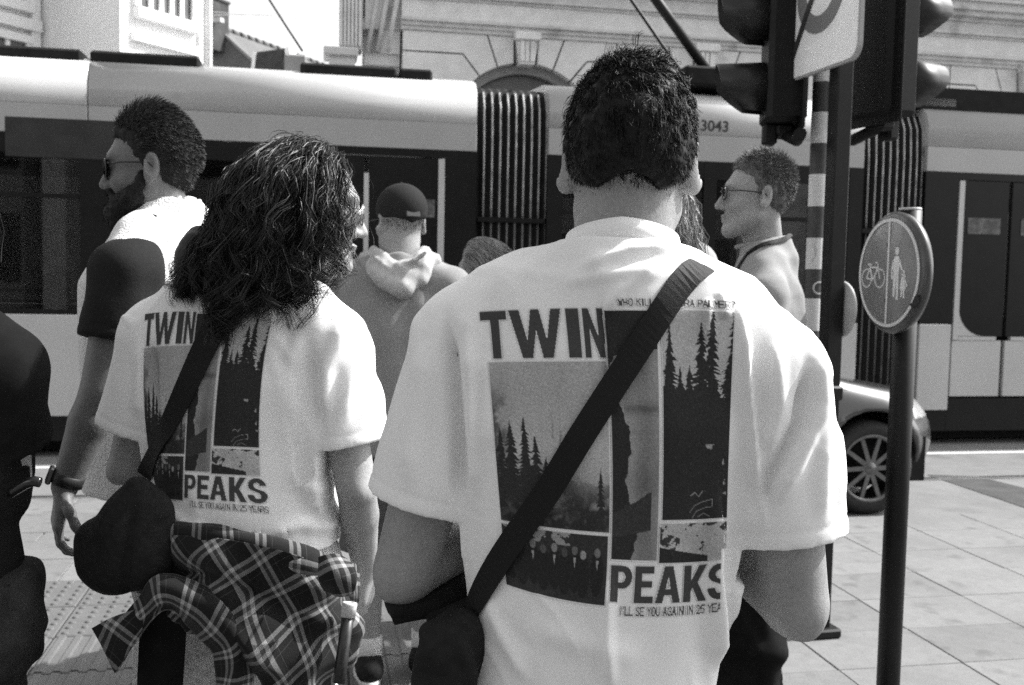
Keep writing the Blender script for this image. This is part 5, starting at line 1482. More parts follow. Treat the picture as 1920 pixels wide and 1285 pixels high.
for i in range(150):                                          # loose locks blown to the left and down over the strap
    a_ = (B.inv(P(rr.uniform(400, 500), rr.uniform(330, 430), 1.93)), B.inv(P(rr.uniform(370, 440), rr.uniform(430, 500), rr.uniform(1.88, 1.98))), B.inv(P(rr.uniform(325, 385), rr.uniform(490, 545), rr.uniform(1.9, 2.0))), B.inv(P(rr.uniform(318, 420), rr.uniform(530, 575), rr.uniform(1.9, 1.98)))) if i < 95 else \
         (B.inv(P(rr.uniform(430, 560), rr.uniform(420, 480), 1.88)), B.inv(P(rr.uniform(410, 540), rr.uniform(490, 540), 1.865)), B.inv(P(rr.uniform(395, 520), rr.uniform(550, 580), 1.86)), B.inv(P(rr.uniform(385, 440), rr.uniform(575, 650), 1.86)))
    g_ = resample(a_, 19); t_ = np.linspace(0, 1, 19)[:, None]
    lk.append(g_ + .009 * t_ * np.concatenate([np.sin(t_ * rr.uniform(9, 16) + rr.uniform(0, 6)), np.cos(t_ * rr.uniform(9, 16) + rr.uniform(0, 6)), .5 * np.sin(t_ * 14 + rr.uniform(0, 6))], 1))
tubes('hair_strands', clump(np.array(lk), 17, .0068, .5, 49, .00045), np.linspace(.00052, .00028, 19), HAIR_DK, hairB)
p0, n0, lp = scalp(26, c0 + B.hR @ V3(0, -.015, .045), B.hR, (.084, .102, .097), keepB, 29)
fl = grow(p0, n0 * .12, .22 + .1 * np.random.default_rng(1).random(len(p0)), 16, stiff=.82, down=.20, wind=wind, amp=.012, freq=7, coll=coll, seed=18, jit=.10)
fl = np.array([resample(g_, 32) for g_ in fl])
tubes('flyaway_hair', fl, np.linspace(.0004, .0002, 32), HAIR_DK, hairB)
# bag
bagB = thing('sling_bag', 'black rounded sling bag hanging at the left hip of the person with wavy hair', 'bag', (0, 0, 0))
strap_on('strap', bagB, inv0, bB, [(455, 545), (420, 590), (385, 655), (355, 720), (318, 800), (283, 870), (268, 905)], [], lambda t: .055 - .022 * t, WEB)
cB = P(235, 1015, 1.86)
vol = Vol(axis(-.95, -.55, .006), axis(1.68, 2.05, .007), axis(.78, 1.16, .006))
bp = [P(260, 918, 1.84), P(240, 1000, 1.85), P(222, 1050, 1.85)]
vol.path(bp, [.024, .056, .064], k=.05, fl=(V3(.2, 1, 0), 1.5))
vol.path([P(170, 1010, 1.88), P(182, 1062, 1.87)], [.034, .040], k=.05, fl=(V3(.2, 1, 0), 1.4))
vol.path([P(290, 960, 1.84), P(288, 1055, 1.83)], [.036, .040], k=.05, fl=(V3(.2, 1, 0), 1.4))
v, f = vol.mesh(); v = smooth_mesh(v, f, 2)
v = v + vnormals(v, f) * (.004 * waves(v, 8, 31) + folds(v[:, 0], v[:, 2], [([(P(262, 930, 1.84)[0], P(262, 930, 1.84)[2]), (P(245, 1110, 1.84)[0], P(245, 1110, 1.84)[2])], -.010, .008), ([(P(258, 930, 1.84)[0], P(258, 930, 1.84)[2]), (P(170, 1040, 1.84)[0], P(170, 1040, 1.84)[2])], -.006, .008)]))[:, None]
mesh_np('pouch', v, f, BLACK, bagB)
# plaid shirt tied round the waist
def plaid_mat():
    m = mat('plaid_flannel', .02, .9, .12, bump=(350, .35, .002), sheen=.1)
    nt = m.node_tree; b = nt.nodes['Principled BSDF']
    tc = nt.nodes.new('ShaderNodeTexCoord'); sp = nt.nodes.new('ShaderNodeSeparateXYZ'); nt.links.new(tc.outputs['UV'], sp.inputs[0])
    outs = []
    for i, per in ((0, .062), (1, .062)):
        dv = nt.nodes.new('ShaderNodeMath'); dv.operation = 'DIVIDE'; nt.links.new(sp.outputs[i], dv.inputs[0]); dv.inputs[1].default_value = per
        fr = nt.nodes.new('ShaderNodeMath'); fr.operation = 'FRACT'; nt.links.new(dv.outputs[0], fr.inputs[0])
        cr = nt.nodes.new('ShaderNodeValToRGB'); cr.color_ramp.interpolation = 'CONSTANT'
        e = cr.color_ramp.elements; e[0].position = 0; e[0].color = (0, 0, 0, 1); e[1].position = .30; e[1].color = (1, 1, 1, 1)
        for pos, val in ((.41, .22), (.52, 1), (.63, 0), (.79, .30), (.81, 0)):
            q_ = e.new(pos); q_.color = (val, val, val, 1)
        nt.links.new(fr.outputs[0], cr.inputs[0]); outs.append(cr.outputs[0])
    a = nt.nodes.new('ShaderNodeMath'); a.operation = 'ADD'; nt.links.new(outs[0], a.inputs[0]); nt.links.new(outs[1], a.inputs[1])
    pw = nt.nodes.new('ShaderNodeMath'); pw.operation = 'POWER'; nt.links.new(a.outputs[0], pw.inputs[0]); pw.inputs[1].default_value = 1.35
    ml = nt.nodes.new('ShaderNodeMath'); ml.operation = 'MULTIPLY_ADD'; nt.links.new(pw.outputs[0], ml.inputs[0]); ml.inputs[1].default_value = .12; ml.inputs[2].default_value = .011
    n = nt.nodes.new('ShaderNodeTexNoise'); n.inputs['Scale'].default_value = 500; nt.links.new(tc.outputs['Object'], n.inputs['Vector'])
    m2 = nt.nodes.new('ShaderNodeMath'); m2.operation = 'MULTIPLY'; nt.links.new(ml.outputs[0], m2.inputs[0])
    mr = nt.nodes.new('ShaderNodeMapRange'); mr.inputs[3].default_value = .7; mr.inputs[4].default_value = 1.3; nt.links.new(n.outputs[0], mr.inputs[0]); nt.links.new(mr.outputs[0], m2.inputs[1])
    nt.links.new(m2.outputs[0], b.inputs['Base Color'])
    return m
PLAID = plaid_mat()
def cloth(name, rows, m, parent, inv, nu=60, nv=60, rot=0.0, seed=0, amp=.010, thick=.003, fo=(), sc=1.0):
    """bent sheet through a net of world points, real thickness, cloth coordinates in metres as UV"""
    net = np.array(rows)                                     # r, c, 3
    r_, c_, _ = net.shape
    cols = np.array([resample(net[:, j], nv) for j in range(c_)])        # c, nv, 3
    g = np.array([resample(cols[:, i], nu) for i in range(nv)])          # nv, nu, 3
    du = np.linalg.norm(np.diff(g, axis=1), axis=2).mean(0); dv_ = np.linalg.norm(np.diff(g, axis=0), axis=2).mean(1)
    U, Vv = np.meshgrid(np.concatenate([[0], np.cumsum(du)]), np.concatenate([[0], np.cumsum(dv_)]))
    tu, tv = np.gradient(g, axis=1), np.gradient(g, axis=0)
    n = np.cross(tu, tv); n /= np.linalg.norm(n, axis=2, keepdims=True) + 1e-9
    flat = np.stack([U.ravel(), Vv.ravel(), 0 * U.ravel()], 1)
    d = amp * waves(flat, 5.5, seed) + amp * .5 * waves(flat, 12, seed + 1)
    for pts, a_, w_ in fo: d = d + folds(U.ravel(), Vv.ravel(), [(pts, a_, w_)])
    g = g + n * d.reshape(U.shape)[..., None]
    top = g.reshape(-1, 3); bot = (g - n * thick).reshape(-1, 3)
    a = (np.arange(nv - 1)[:, None] * nu + np.arange(nu - 1)[None, :]).ravel()
    fs = np.stack([a, a + 1, a + nu + 1, a + nu], 1); N = nu * nv
    bd = []
    ed = list(range(nu)) + [i * nu + nu - 1 for i in range(1, nv)] + [(nv - 1) * nu + i for i in range(nu - 2, -1, -1)] + [i * nu for i in range(nv - 2, 0, -1)]
    for i in range(len(ed)): bd.append((ed[i], ed[i] + N, ed[(i + 1) % len(ed)] + N, ed[(i + 1) % len(ed)]))
    F = np.concatenate([fs, fs[:, ::-1] + N, np.array(bd)])
    o = mesh_np(name, inv(np.vstack([top, bot])), F, m, parent)
    uv = o.data.uv_layers.new(name='cloth')
    c, s_ = math.cos(rot), math.sin(rot)
    u2 = np.stack([(U * c - Vv * s_).ravel(), (U * s_ + Vv * c).ravel()], 1) * sc; u2 = np.vstack([u2, u2])
    li = np.empty(len(o.data.loops), np.int32); o.data.loops.foreach_get('vertex_index', li)
    uv.data.foreach_set('uv', u2[li].astype(np.float32).ravel())
    return o
iB = invp(B)
px = lambda l: [P(*q_) for q_ in l]
tied = cloth('tied_shirt', [px([(262, 1000, 1.92), (330, 1003, 1.83), (430, 1012, 1.79), (530, 1035, 1.79), (610, 1065, 1.83), (655, 1090, 1.92)]),
                            px([(255, 1085, 1.90), (330, 1085, 1.81), (420, 1095, 1.765), (520, 1120, 1.765), (610, 1140, 1.80), (668, 1150, 1.90)]),
                            px([(262, 1120, 1.91), (325, 1125, 1.82), (410, 1150, 1.77), (505, 1185, 1.765), (590, 1200, 1.79), (650, 1205, 1.88)]),
                            px([(300, 1110, 1.92), (360, 1160, 1.85), (420, 1225, 1.80), (500, 1300, 1.78), (560, 1330, 1.79), (615, 1330, 1.86)])], PLAID, B.root, iB, 110, 100, rot=.72, seed=3, amp=.012,
             fo=[([(.10, .02), (.16, .20), (.20, .34)], -.012, .012), ([(.30, .02), (.27, .16), (.30, .3)], .012, .013), ([(.02, .10), (.2, .06), (.42, .12)], .014, .014), ([(.05, .16), (.25, .12), (.40, .2)], -.010, .010), ([(.3, .2), (.36, .32)], .012, .014)])
rollrows = []
for k, (dy, dd) in enumerate(((-20, .0), (-22, -.022), (-8, -.040), (12, -.045), (30, -.036), (42, -.018), (42, .0))):
    rollrows.append(px([(240, 995 + dy * .8, 1.97 + dd), (300, 992 + dy * .8, 1.885 + dd), (380, 1000 + dy * .85, 1.845 + dd), (470, 1018 + dy * .9, 1.83 + dd), (560, 1042 + dy, 1.84 + dd), (625, 1068 + dy, 1.885 + dd), (672, 1085 + dy, 1.99 + dd)]))
cloth('waist_roll', rollrows, PLAID, tied, iB, 110, 26, rot=.06, seed=7, amp=.004)
cloth('sleeve', [px([(212, 1182, 1.80), (205, 1205, 1.80), (205, 1235, 1.80), (218, 1262, 1.81)]), px([(255, 1120, 1.79), (268, 1138, 1.78), (275, 1160, 1.78), (270, 1190, 1.80)]), px([(300, 1078, 1.785), (306, 1105, 1.76), (310, 1130, 1.76), (308, 1150, 1.79)]),
                 px([(375, 1092, 1.77), (368, 1120, 1.745), (362, 1150, 1.745), (352, 1172, 1.775)]), px([(435, 1135, 1.765), (425, 1160, 1.74), (410, 1190, 1.74), (390, 1205, 1.77)]), px([(470, 1205, 1.765), (455, 1220, 1.74), (435, 1235, 1.74), (408, 1240, 1.77)]), px([(475, 1310, 1.77), (455, 1315, 1.745), (435, 1315, 1.745), (405, 1310, 1.775)])],
      PLAID, tied, iB, 30, 90, rot=.10, seed=13, amp=.005)
cloth('cuff', [px([(172, 1178, 1.79), (210, 1158, 1.785), (262, 1140, 1.79)]), px([(190, 1212, 1.785), (225, 1190, 1.775), (268, 1168, 1.785)]), px([(216, 1262, 1.79), (240, 1225, 1.785), (262, 1190, 1.79)])], PLAID, tied, iB, 30, 24, rot=.5, seed=17, amp=.003)
cloth('knot', [px([(603, 1050, 1.80), (630, 1042, 1.79), (655, 1050, 1.80)]), px([(600, 1080, 1.775), (632, 1080, 1.76), (664, 1085, 1.78)]), px([(606, 1110, 1.79), (632, 1118, 1.775), (660, 1112, 1.79)])], PLAID, tied, iB, 30, 30, rot=.3, seed=19, amp=.007)
cloth('lining', [px([(262, 1130, 1.83), (300, 1120, 1.825), (350, 1150, 1.83)]), px([(262, 1210, 1.835), (300, 1210, 1.82), (348, 1210, 1.835)]), px([(266, 1320, 1.84), (305, 1320, 1.825), (340, 1320, 1.84)])], BLACKT, tied, iB, 30, 30, seed=23, amp=.004)
pt = thing('cardboard_tube', 'dark tube with a pale open end hanging beside the plaid shirt', 'tube', (0, 0, 0))
a_, b_ = P(656, 1130, 1.82), P(640, 1245, 1.80)
MB().tube([a_ * .84 + b_ * .16, b_, b_ + (b_ - a_) * .3], .0115, 18).build('tube', mat('dark_tube', .02, .35, .5, noise=(50, .4)), pt)
dv_ = nrm(b_ - a_); e1 = nrm(np.cross(dv_, (0, 1, 0))); e2 = np.cross(dv_, e1)
RR_ = np.stack([e1, e2, dv_], 1)
MB().lathe([(.0085, .05), (.0085, .0), (.0135, .0), (.0140, .004), (.0135, .026), (.0118, .026)], 18, RR_, a_).build('end_cap', mat('pale_rim', .55, .6, .3, noise=(200, .2)), pt)

jk = thing('folded_jacket', 'black jacket folded over the left forearm of the tall man in front', 'jacket', (0, 0, 0))
cloth('jacket_cloth', [px([(722, 1136, 1.475), (782, 1108, 1.50), (845, 1082, 1.53), (900, 1060, 1.56)]), px([(728, 1150, 1.455), (788, 1130, 1.48), (850, 1112, 1.50), (905, 1095, 1.53)]), px([(738, 1162, 1.465), (795, 1156, 1.48), (855, 1150, 1.49), (905, 1140, 1.51)])], BLACK, jk, inv0, 40, 30, seed=83, amp=.004, thick=.012)
cloth('sleeve', [px([(800, 1152, 1.475), (840, 1140, 1.47), (880, 1120, 1.47)]), px([(812, 1185, 1.465), (846, 1180, 1.45), (882, 1165, 1.45)]), px([(835, 1215, 1.475), (856, 1218, 1.46), (882, 1208, 1.46)])], BLACK, jk, inv0, 30, 30, seed=87, amp=.006, thick=.010)

# ------------------------------------------------------------------ bearded man
Cm = Person('bearded man in sunglasses and a cream fleece vest facing left', (-.80, 2.41, 0), math.radians(68), 1.70, hyaw=math.radians(31), hpitch=math.radians(-3))
Cm.J.update(hipL=V3(-.03, -.13, .92), hipR=V3(.14, -.13, .92), knL=V3(-.04, -.12, .5), knR=V3(.15, -.12, .5), anL=V3(-.04, -.15, .085), anR=V3(.15, -.15, .085))
Cm.J.update(head=Cm.px(283, 322, 2.38), neck=Cm.px(316, 432, 2.40), shL=Cm.px(240, 500, 2.17), elL=Cm.px(190, 735, 2.12), wrL=Cm.px(122, 912, 2.10))
hd_ = nrm(Cm.px(100, 1020, 2.08) - Cm.J['wrL'])
Cm.body(SKIN_TAN, h=.010, hh=.0044, head=dict(ear_out=.4, nose=1.0, jaw=1.05), arm=1.1, neck_r=.062, hands_fine=['wrL'],
        hands=dict(L=dict(d=hd_, n=Rz(-Cm.yaw) @ V3(.75, .6, 0), t=Rz(-Cm.yaw) @ V3(.5, -.85, 0), curl=.42)))
glasses(Cm, LENS_DK, mat('black_frame', .01, .2, .5), .026, .0018, name='sunglasses', square=True, drop=.004, back=.007)
zs = np.array([.98, 1.06, 1.16, 1.26, 1.36, 1.46, 1.52, 1.57])
ccx, ccy = Cm.J['neck'][0], Cm.J['neck'][1]
print('C neck local', ccx, ccy)
Cm.top(TEE_DK, .96, [.18] * 4 + [.185, .18, .15, .11], [.125] * 4 + [.13, .12, .10, .08], zs=zs, cx=[ccx] * 8, cy=[ccy] * 8, sleeve=.60, rs=(.072, .070), h=.007, name='t_shirt', seed=41, sleeves='L', wav=(.003, .003),
       fold=None, shoulder=.05)
def vest_x(vol):
    nb = Cm.J['neck']
    vol.loft([nb[2] - .02, nb[2] + .03, nb[2] + .075], nb[0], [nb[1], nb[1] + .01, nb[1] + .02], [.105, .092, .088], [.10, .092, .088], 2, k=.03)
    vol.cut_in(nb + V3(0, .02, .062), V3(0, .30, 1), nb - .2, nb + .2)
    vol.loft([nb[2] + .0, nb[2] + .10], nb[0], [nb[1] + .0, nb[1] + .02], .074, .076, 2, k=.006, op='s')
    s_ = Cm.J['shL']
    vol.cone(s_ + V3(-.10, 0, -.02), s_ + V3(-.028, 0, -.04), .085, .085, k=.01, op='s')
Cm.top(FLEECE, .965, [.205, .207, .208, .212, .218, .212, .178, .13], [.152, .150, .150, .155, .160, .150, .122, .10], zs=zs, cx=[ccx] * 8, cy=[ccy] * 8, sleeve=.5, rs=(.07, .07), h=.007, name='fleece_vest', seed=43, sleeves='', wav=(.004, .003), shoulder=.058, extra=vest_x)
Cm.legs(DENIM, .98, 1.0, cx=ccx + .05, cy=ccy - .12)
Cm.shoes(BLACKT)
w_ = Cm.J['wrL'] * .93 + Cm.J['elL'] * .07
ax_ = nrm(Cm.J['wrL'] - Cm.J['elL']); e1 = nrm(np.cross(ax_, (0, 1, .2))); RR_ = np.stack([e1, np.cross(ax_, e1), ax_], 1)
wt = MB().lathe([(.031, -.012), (.0335, -.011), (.0335, .011), (.031, .012)], 24, RR_, w_).build('watch', mat('watch_strap', .02, .5, .4), Cm.root)
wd_ = Rz(-Cm.yaw) @ nrm(V3(-.9, -.4, .1)); wd_ = nrm(wd_ - ax_ * (wd_ @ ax_)); R2 = np.stack([ax_, np.cross(wd_, ax_), wd_], 1)
MB().box((-.018, -.016, .030), (.018, .016, .041), R2, w_, ch=.003).build('watch_case', mat('watch_glass', .02, .08, .6, coat=.5), wt)
capC = cap_build(Cm, [((0, -.020, .048), (.081, .094, .090)), ((0, -.043, .01), (.073, .058, .07)), ((0, .018, .086), (.062, .066, .042))],
                 [lambda x, y, z: np.minimum(y - .030 - .55 * np.clip(z - .02, 0, .06), .080 - z + 0 * x), lambda x, y, z: np.maximum(-.045 - z, np.minimum(-.004 - z, y + .035)) + 0 * x], HAIR_BR, bump=.002)
def keepC(x, y, z): return (z > -.042) & ((y < .035) | (z > .040 + .15 * (y - .035))) & ((z > .0) | (y < -.03))
p0, n0, lp = scalp(5000, Cm.J['head'] + Cm.hR @ V3(0, -.018, .045), Cm.hR, (.084, .100, .098), keepC, 33)
tp = np.clip(lp[:, 2] / .1, 0, 1) * np.clip((lp[:, 1] + .09) / .1, 0, 1)
L = (.009 + .028 * tp) * np.random.default_rng(2).uniform(.7, 1.2, len(lp))
pa = grow(p0, n0 * .35 + (Cm.hR @ V3(0, -.35, .0)) * (1 - tp[:, None]) + (Cm.hR @ V3(0, -.15, .30)) * tp[:, None] + (Cm.hR @ V3(0, .25, .35)) * np.clip(lp[:, 1:2] / .05, 0, 1), L, 6, stiff=.85, down=.10, wind=Cm.hR @ V3(0, -.10, 0), amp=.0010, freq=14, jit=.06, seed=6)
tubes('hair_strands', pa, np.linspace(.0009, .0004, 7), mat('brown_hair_strand', .040, .6, .3, noise=(70, .5)), capC)  # strand colour, paler than the hair mass beneath
fuzz(Cm, capC, 4500, lambda q_: .009 + .010 * np.clip(q_[:, 2] / .1, 0, 1), lambda q_: np.stack([0 * q_[:, 0], -.75 + 0 * q_[:, 0], -.5 + 4 * np.clip(q_[:, 2], 0, .12)], 1), MATS['brown_hair_strand'], seed=62, lift=.10, jit=.08)
beard = capmesh(Cm, [], [], HAIR_BR, .004)
T_ = lambda x, y, z: Cm.J['head'] + Cm.hR @ (V3(x, y, z) * Cm.q)
for s_ in (-1, 1):
    beard.path([T_(s_ * .068, .008, -.005), T_(s_ * .066, .012, -.035), T_(s_ * .057, .026, -.068), T_(s_ * .030, .068, -.100)], [.007, .012, .019, .021], k=.02)
    beard.path([T_(s_ * .052, .045, -.058), T_(s_ * .036, .075, -.078)], [.017, .017], k=.02)
    beard.path([T_(s_ * .003, .100, -.046), T_(s_ * .022, .093, -.048), T_(s_ * .031, .082, -.066), T_(s_ * .026, .082, -.088)], [.0062, .0062, .008, .012], k=.008)
beard.cone(T_(-.014, .086, -.104), T_(.014, .086, -.104), .025, .025, k=.02); beard.cone(T_(0, .094, -.083), T_(0, .090, -.1), .008, .016, k=.01)
v, f = beard.mesh(); v = smooth_mesh(v, f, 1); v = v + vnormals(v, f) * (.0015 * waves(v, 50, 2))[:, None]
bd = mesh_np('beard', v, f, HAIR_BR, Cm.root)
ix = np.random.default_rng(3).choice(len(v), 2200); bn = vnormals(v, f)[ix]
pa = grow(v[ix] - bn * .001, bn * .5, np.full(2200, .009), 3, stiff=.7, down=.4, jit=.25, seed=9)
tubes('beard_strands', pa, np.linspace(.0006, .0003, 4), HAIR_BR, bd)

# ------------------------------------------------------------------ man with cap and hooded top
D = Person('man in a dark baseball cap and grey hooded sweatshirt with bare calves', (-.41, 3.66, 0), math.radians(3), 1.80, hyaw=math.radians(26), J=dict(head=(.0, .02, 1.665), anL=(-.09, -.05, .085), anR=(.105, .03, .085), knL=(-.10, .0, .5), knR=(.10, .03, .5)))
D.body(SKIN, h=.012, hh=.0055, head=dict(ear_out=.6), neck_r=.070)
def hood_x(vol):
    nb = D.J['neck']
    vol.path([nb + V3(-.105, .06, .04), nb + V3(-.118, -.02, .02), nb + V3(-.075, -.095, -.02), nb + V3(.02, -.130, -.075), nb + V3(.085, -.095, -.015), nb + V3(.118, -.02, .022), nb + V3(.105, .06, .04)], [.020, .024, .028, .030, .028, .024, .020], k=.03)
    vol.path([nb + V3(-.09, -.03, .055), nb + V3(-.06, -.085, .025), nb + V3(.015, -.112, -.015), nb + V3(.075, -.085, .03), nb + V3(.095, -.02, .060)], [.016, .022, .026, .022, .016], k=.02)
    vol.ell(nb + V3(.01, -.105, -.05), (.085, .035, .045), k=.03)
    vol.cone(nb + V3(0, .01, .0), nb + V3(0, .02, .13), .080, .084, k=.008, op='s')
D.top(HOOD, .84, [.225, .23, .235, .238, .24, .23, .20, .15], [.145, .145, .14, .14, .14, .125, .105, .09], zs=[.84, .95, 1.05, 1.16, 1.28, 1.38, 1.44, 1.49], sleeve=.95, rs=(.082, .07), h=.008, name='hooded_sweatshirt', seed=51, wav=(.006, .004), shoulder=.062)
vol = Vol(*(axis(D.J['neck'][i] - .2, D.J['neck'][i] + .2, .006) for i in range(3)))
hood_x(vol)
nb = D.J['neck']
for x0, x1, z0, z1 in ((-.09, .00, .035, -.035), (.0, .10, -.03, .05), (-.06, .05, -.065, -.06), (-.04, .06, -.01, .02)): vol.cone(nb + V3(x0, -.108, z0), nb + V3(x1, -.138, z1), .006, .006, k=.014)
v, f = vol.mesh(); v = smooth_mesh(v, f, 2); v = v + vnormals(v, f) * (.0035 * waves(v, 10, 53) + .002 * waves(v, 24, 54))[:, None]
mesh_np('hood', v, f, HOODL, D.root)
D.legs(mat('grey_shorts', .10, .9, .1, noise=(200, .1)), .98, .05, r=(.11, .10, .10), name='shorts')
D.shoes(mat('black_suede', .012, .8, .2, noise=(80, .3)), sock=mat('white_sock', .6, .9, .1, bump=(300, .4, .002)))
cv = capmesh(D, [((0, -.010, .055), (.090, .106, .092))], [], None, .0045)
cD = D.J['head']; Q = D.hR.T
X, Y, Z = cv.xs[:, None, None] - cD[0], cv.ys[None, :, None] - cD[1], cv.zs[None, None, :] - cD[2]
lx = Q[0, 0] * X + Q[0, 1] * Y; ly = Q[1, 0] * X + Q[1, 1] * Y
cv.d = np.maximum(cv.d, (.022 + .16 * (ly + .1) * 0 - Z + 0 * lx).astype(np.float32))
cv.cone(cD + D.hR @ V3(-.05, -.088, .03), cD + D.hR @ V3(-.0, -.1, .018), .010, .012, k=.01); cv.cone(cD + D.hR @ V3(.05, -.088, .03), cD + D.hR @ V3(0, -.1, .018), .010, .012, k=.01)
v, f = cv.mesh(); v = smooth_mesh(v, f, 2)
capD = mesh_np('cap', v, f, mat('dark_cap', .022, .9, .15, noise=(200, .2), bump=(300, .3, .002)), D.root)
nape_hair(D, capD, 900, -.040, .015, HAIR_BR, ln=.007, seed=91)
brim = MB(); bp_ = []
for i, t in enumerate(np.linspace(-1.15, 1.15, 15)): bp_.append((.082 * math.sin(t) * 1.0, .075 + .095 * math.cos(t) * .95))
inner = [(.080 * math.sin(t), .030 + .066 * math.cos(t)) for t in np.linspace(1.15, -1.15, 15)]
top_ = [D.hR @ V3(x, y, .026 - (x / .08) ** 2 * .012) + cD for x, y in bp_ + inner]
brim.add(top_ + [q_ - V3(0, 0, .004) for q_ in top_], [tuple(range(30)), tuple(reversed(range(30, 60)))] + [(i, i + 30, (i + 1) % 30 + 30, (i + 1) % 30) for i in range(30)])
brim.build('brim', MATS['dark_cap'], capD)
MB().lathe([(.008, 0), (.007, .005), (.001, .007)], 12, o=cD + V3(0, -.01, .146)).build('button', MATS['dark_cap'], capD)
MB().box((-.026, -.004, -.010), (.026, .004, .010), D.hR @ Rx(-.25), cD + D.hR @ V3(.0, -.113, .034), ch=.002).build('strap_tab', mat('cap_tab', .06, .6, .3), capD)

# ------------------------------------------------------------------ man with glasses, right
E = Person('man in glasses and a grey short sleeved shirt with a black neck strap', (.80, 3.30, 0), math.radians(78), 1.86, hyaw=math.radians(8), hpitch=math.radians(4))
E.J.update(head=E.px(1418, 374, 3.28), neck=E.px(1434, 468, 3.32), shL=E.px(1440, 545, 3.12), elL=E.px(1425, 740, 3.1), wrL=E.px(1380, 900, 3.0))
E.body(SKIN, h=.013, hh=.0048, head=dict(ear_out=.4, nose=1.1), neck_r=.058)
glasses(E, LENS_CL, mat('black_frame', .01, .2, .5), .022, .0020, square=True)
nb = E.J['neck']
E.top(POLO, .93, [.17, .175, .18, .185, .185, .18, .14, .10], [.135, .135, .135, .135, .138, .125, .10, .08], zs=np.array([.93, 1.05, 1.15, 1.25, 1.36, 1.45, 1.51, 1.55]), cx=[nb[0]] * 8, cy=[nb[1]] * 8, sleeve=.66, rs=(.070, .074), h=.007, name='polo_shirt', seed=61, wav=(.004, .003), shoulder=.05, sleeves='L')
ringE = [nb + V3(.080 * math.cos(t), .078 * math.sin(t) + .012, .022 - .016 * math.sin(t)) for t in np.linspace(0, 2 * math.pi, 29)[:-1]]
MB().tube(ringE, .008, 8, closed=True).build('collar', POLO, E.root)
bE = BVHTree.FromPolygons([Vector(q_) for q_ in E.top_v], E.top_f.tolist())
sp_, sn_ = [], []
for t in np.linspace(0, 1, 30):
    a0 = math.pi * (1.15 - .75 * t * 0)
    q_ = resample([nb + V3(-.02, -.09, .05), nb + V3(-.085, -.05, .03), nb + V3(-.105, .03, -.01), nb + V3(-.09, .10, -.08), nb + V3(-.06, .15, -.18), nb + V3(-.02, .16, -.32)], 30)[int(t * 29)]
    h_, n_, _f, _d = bE.find_nearest(Vector(q_)); sp_.append(np.array(h_) + np.array(n_) * .004); sn_.append(np.array(n_))
v, f = ribbon(np.array(sp_), .014, .003, np.array(sn_))
mesh_np('neck_strap', v, f, WEB, E.root, False)
E.legs(BLACKT, 1.0, .98, r=(.125, .115, .10), a=.18, b=.16, wav=.012, h=.012)
E.shoes(BLACKT)
capE = cap_build(E, [((0, -.018, .048), (.080, .092, .088)), ((0, -.040, .012), (.070, .055, .06)), ((0, .018, .084), (.060, .062, .040))],
                 [lambda x, y, z: np.minimum(y - .028 - .45 * np.clip(z - .02, 0, .06), .082 - z + 0 * x), lambda x, y, z: np.maximum(-.038 - z, np.minimum(-.0 - z, y + .035)) + 0 * x], mat('light_brown_hair', .11, .6, .3, noise=(60, .4)), bump=.002)
p0, n0, lp = scalp(3800, E.J['head'] + E.hR @ V3(0, -.018, .045), E.hR, (.083, .099, .096), keepC, 35)
tp = np.clip(lp[:, 2] / .1, 0, 1)
L = (.009 + .026 * tp) * np.random.default_rng(2).uniform(.7, 1.2, len(lp))
pa = grow(p0, n0 * .4 + (E.hR @ V3(0, .25, .1)) * tp[:, None] + (E.hR @ V3(0, -.3, -.1)) * (1 - tp[:, None]), L, 5, stiff=.88, down=.08, amp=.0012, freq=16, jit=.07, seed=7)
tubes('hair_strands', pa, np.linspace(.0010, .0004, 6), MATS['light_brown_hair'], capE)

fuzz(E, capE, 3500, lambda q_: .009 + .008 * np.clip(q_[:, 2] / .1, 0, 1), lambda q_: np.stack([0 * q_[:, 0], -.4 + 0 * q_[:, 0], -.5 + 4 * np.clip(q_[:, 2], 0, .12)], 1), MATS['light_brown_hair'], rad=.0006, seed=64, lift=.12, jit=.10)
# ------------------------------------------------------------------ fair haired woman behind, only the top of the head shows
Fw = Person('fair haired woman whose crown shows above the white T-shirt shoulder', (-.12, 4.25, 0), math.radians(38), 1.62, hyaw=math.radians(8), J=dict())
Fw.J.update(head=Fw.px(898, 512, 4.25))
Fw.body(SKIN, h=.016, hh=.007, neck_r=.052)
Fw.top(BLACKT, .9, [.175] * 5 + [.17, .14, .10], [.12] * 5 + [.11, .09, .07], zs=[.9, 1.0, 1.08, 1.15, 1.22, 1.29, 1.33, 1.37], rs=(.062, .062), h=.010, name='t_shirt', seed=71)
Fw.legs(DENIM, .95); Fw.shoes(BLACKT)
capF = cap_build(Fw, [((0, -.022, .055), (.086, .100, .094)), ((0, -.06, -.03), (.072, .055, .09))], [lambda x, y, z: np.minimum(y - .032, .075 - z + 0 * x)], HAIR_BL, bump=.001)
p0, n0, lp = scalp(2600, Fw.J['head'] + Fw.hR @ V3(0, -.018, .05), Fw.hR, (.086, .102, .098), lambda x, y, z: (z > -.03) & ((y < .04) | (z > .07)), 37)
pa = grow(p0, n0 * .1 + Fw.hR @ V3(0, -.5, .1), .07 + .05 * np.random.default_rng(2).random(len(p0)), 7, stiff=.8, down=.2, wind=Fw.hR @ V3(0, -.2, 0), jit=.05, seed=8, coll=[(Fw.J['head'] + Fw.hR @ V3(0, -.018, .05), V3(.089, .105, .100))], amp=.001, freq=12)
tubes('hair_strands', pa, np.linspace(.0010, .0007, 8), HAIR_BL, capF)

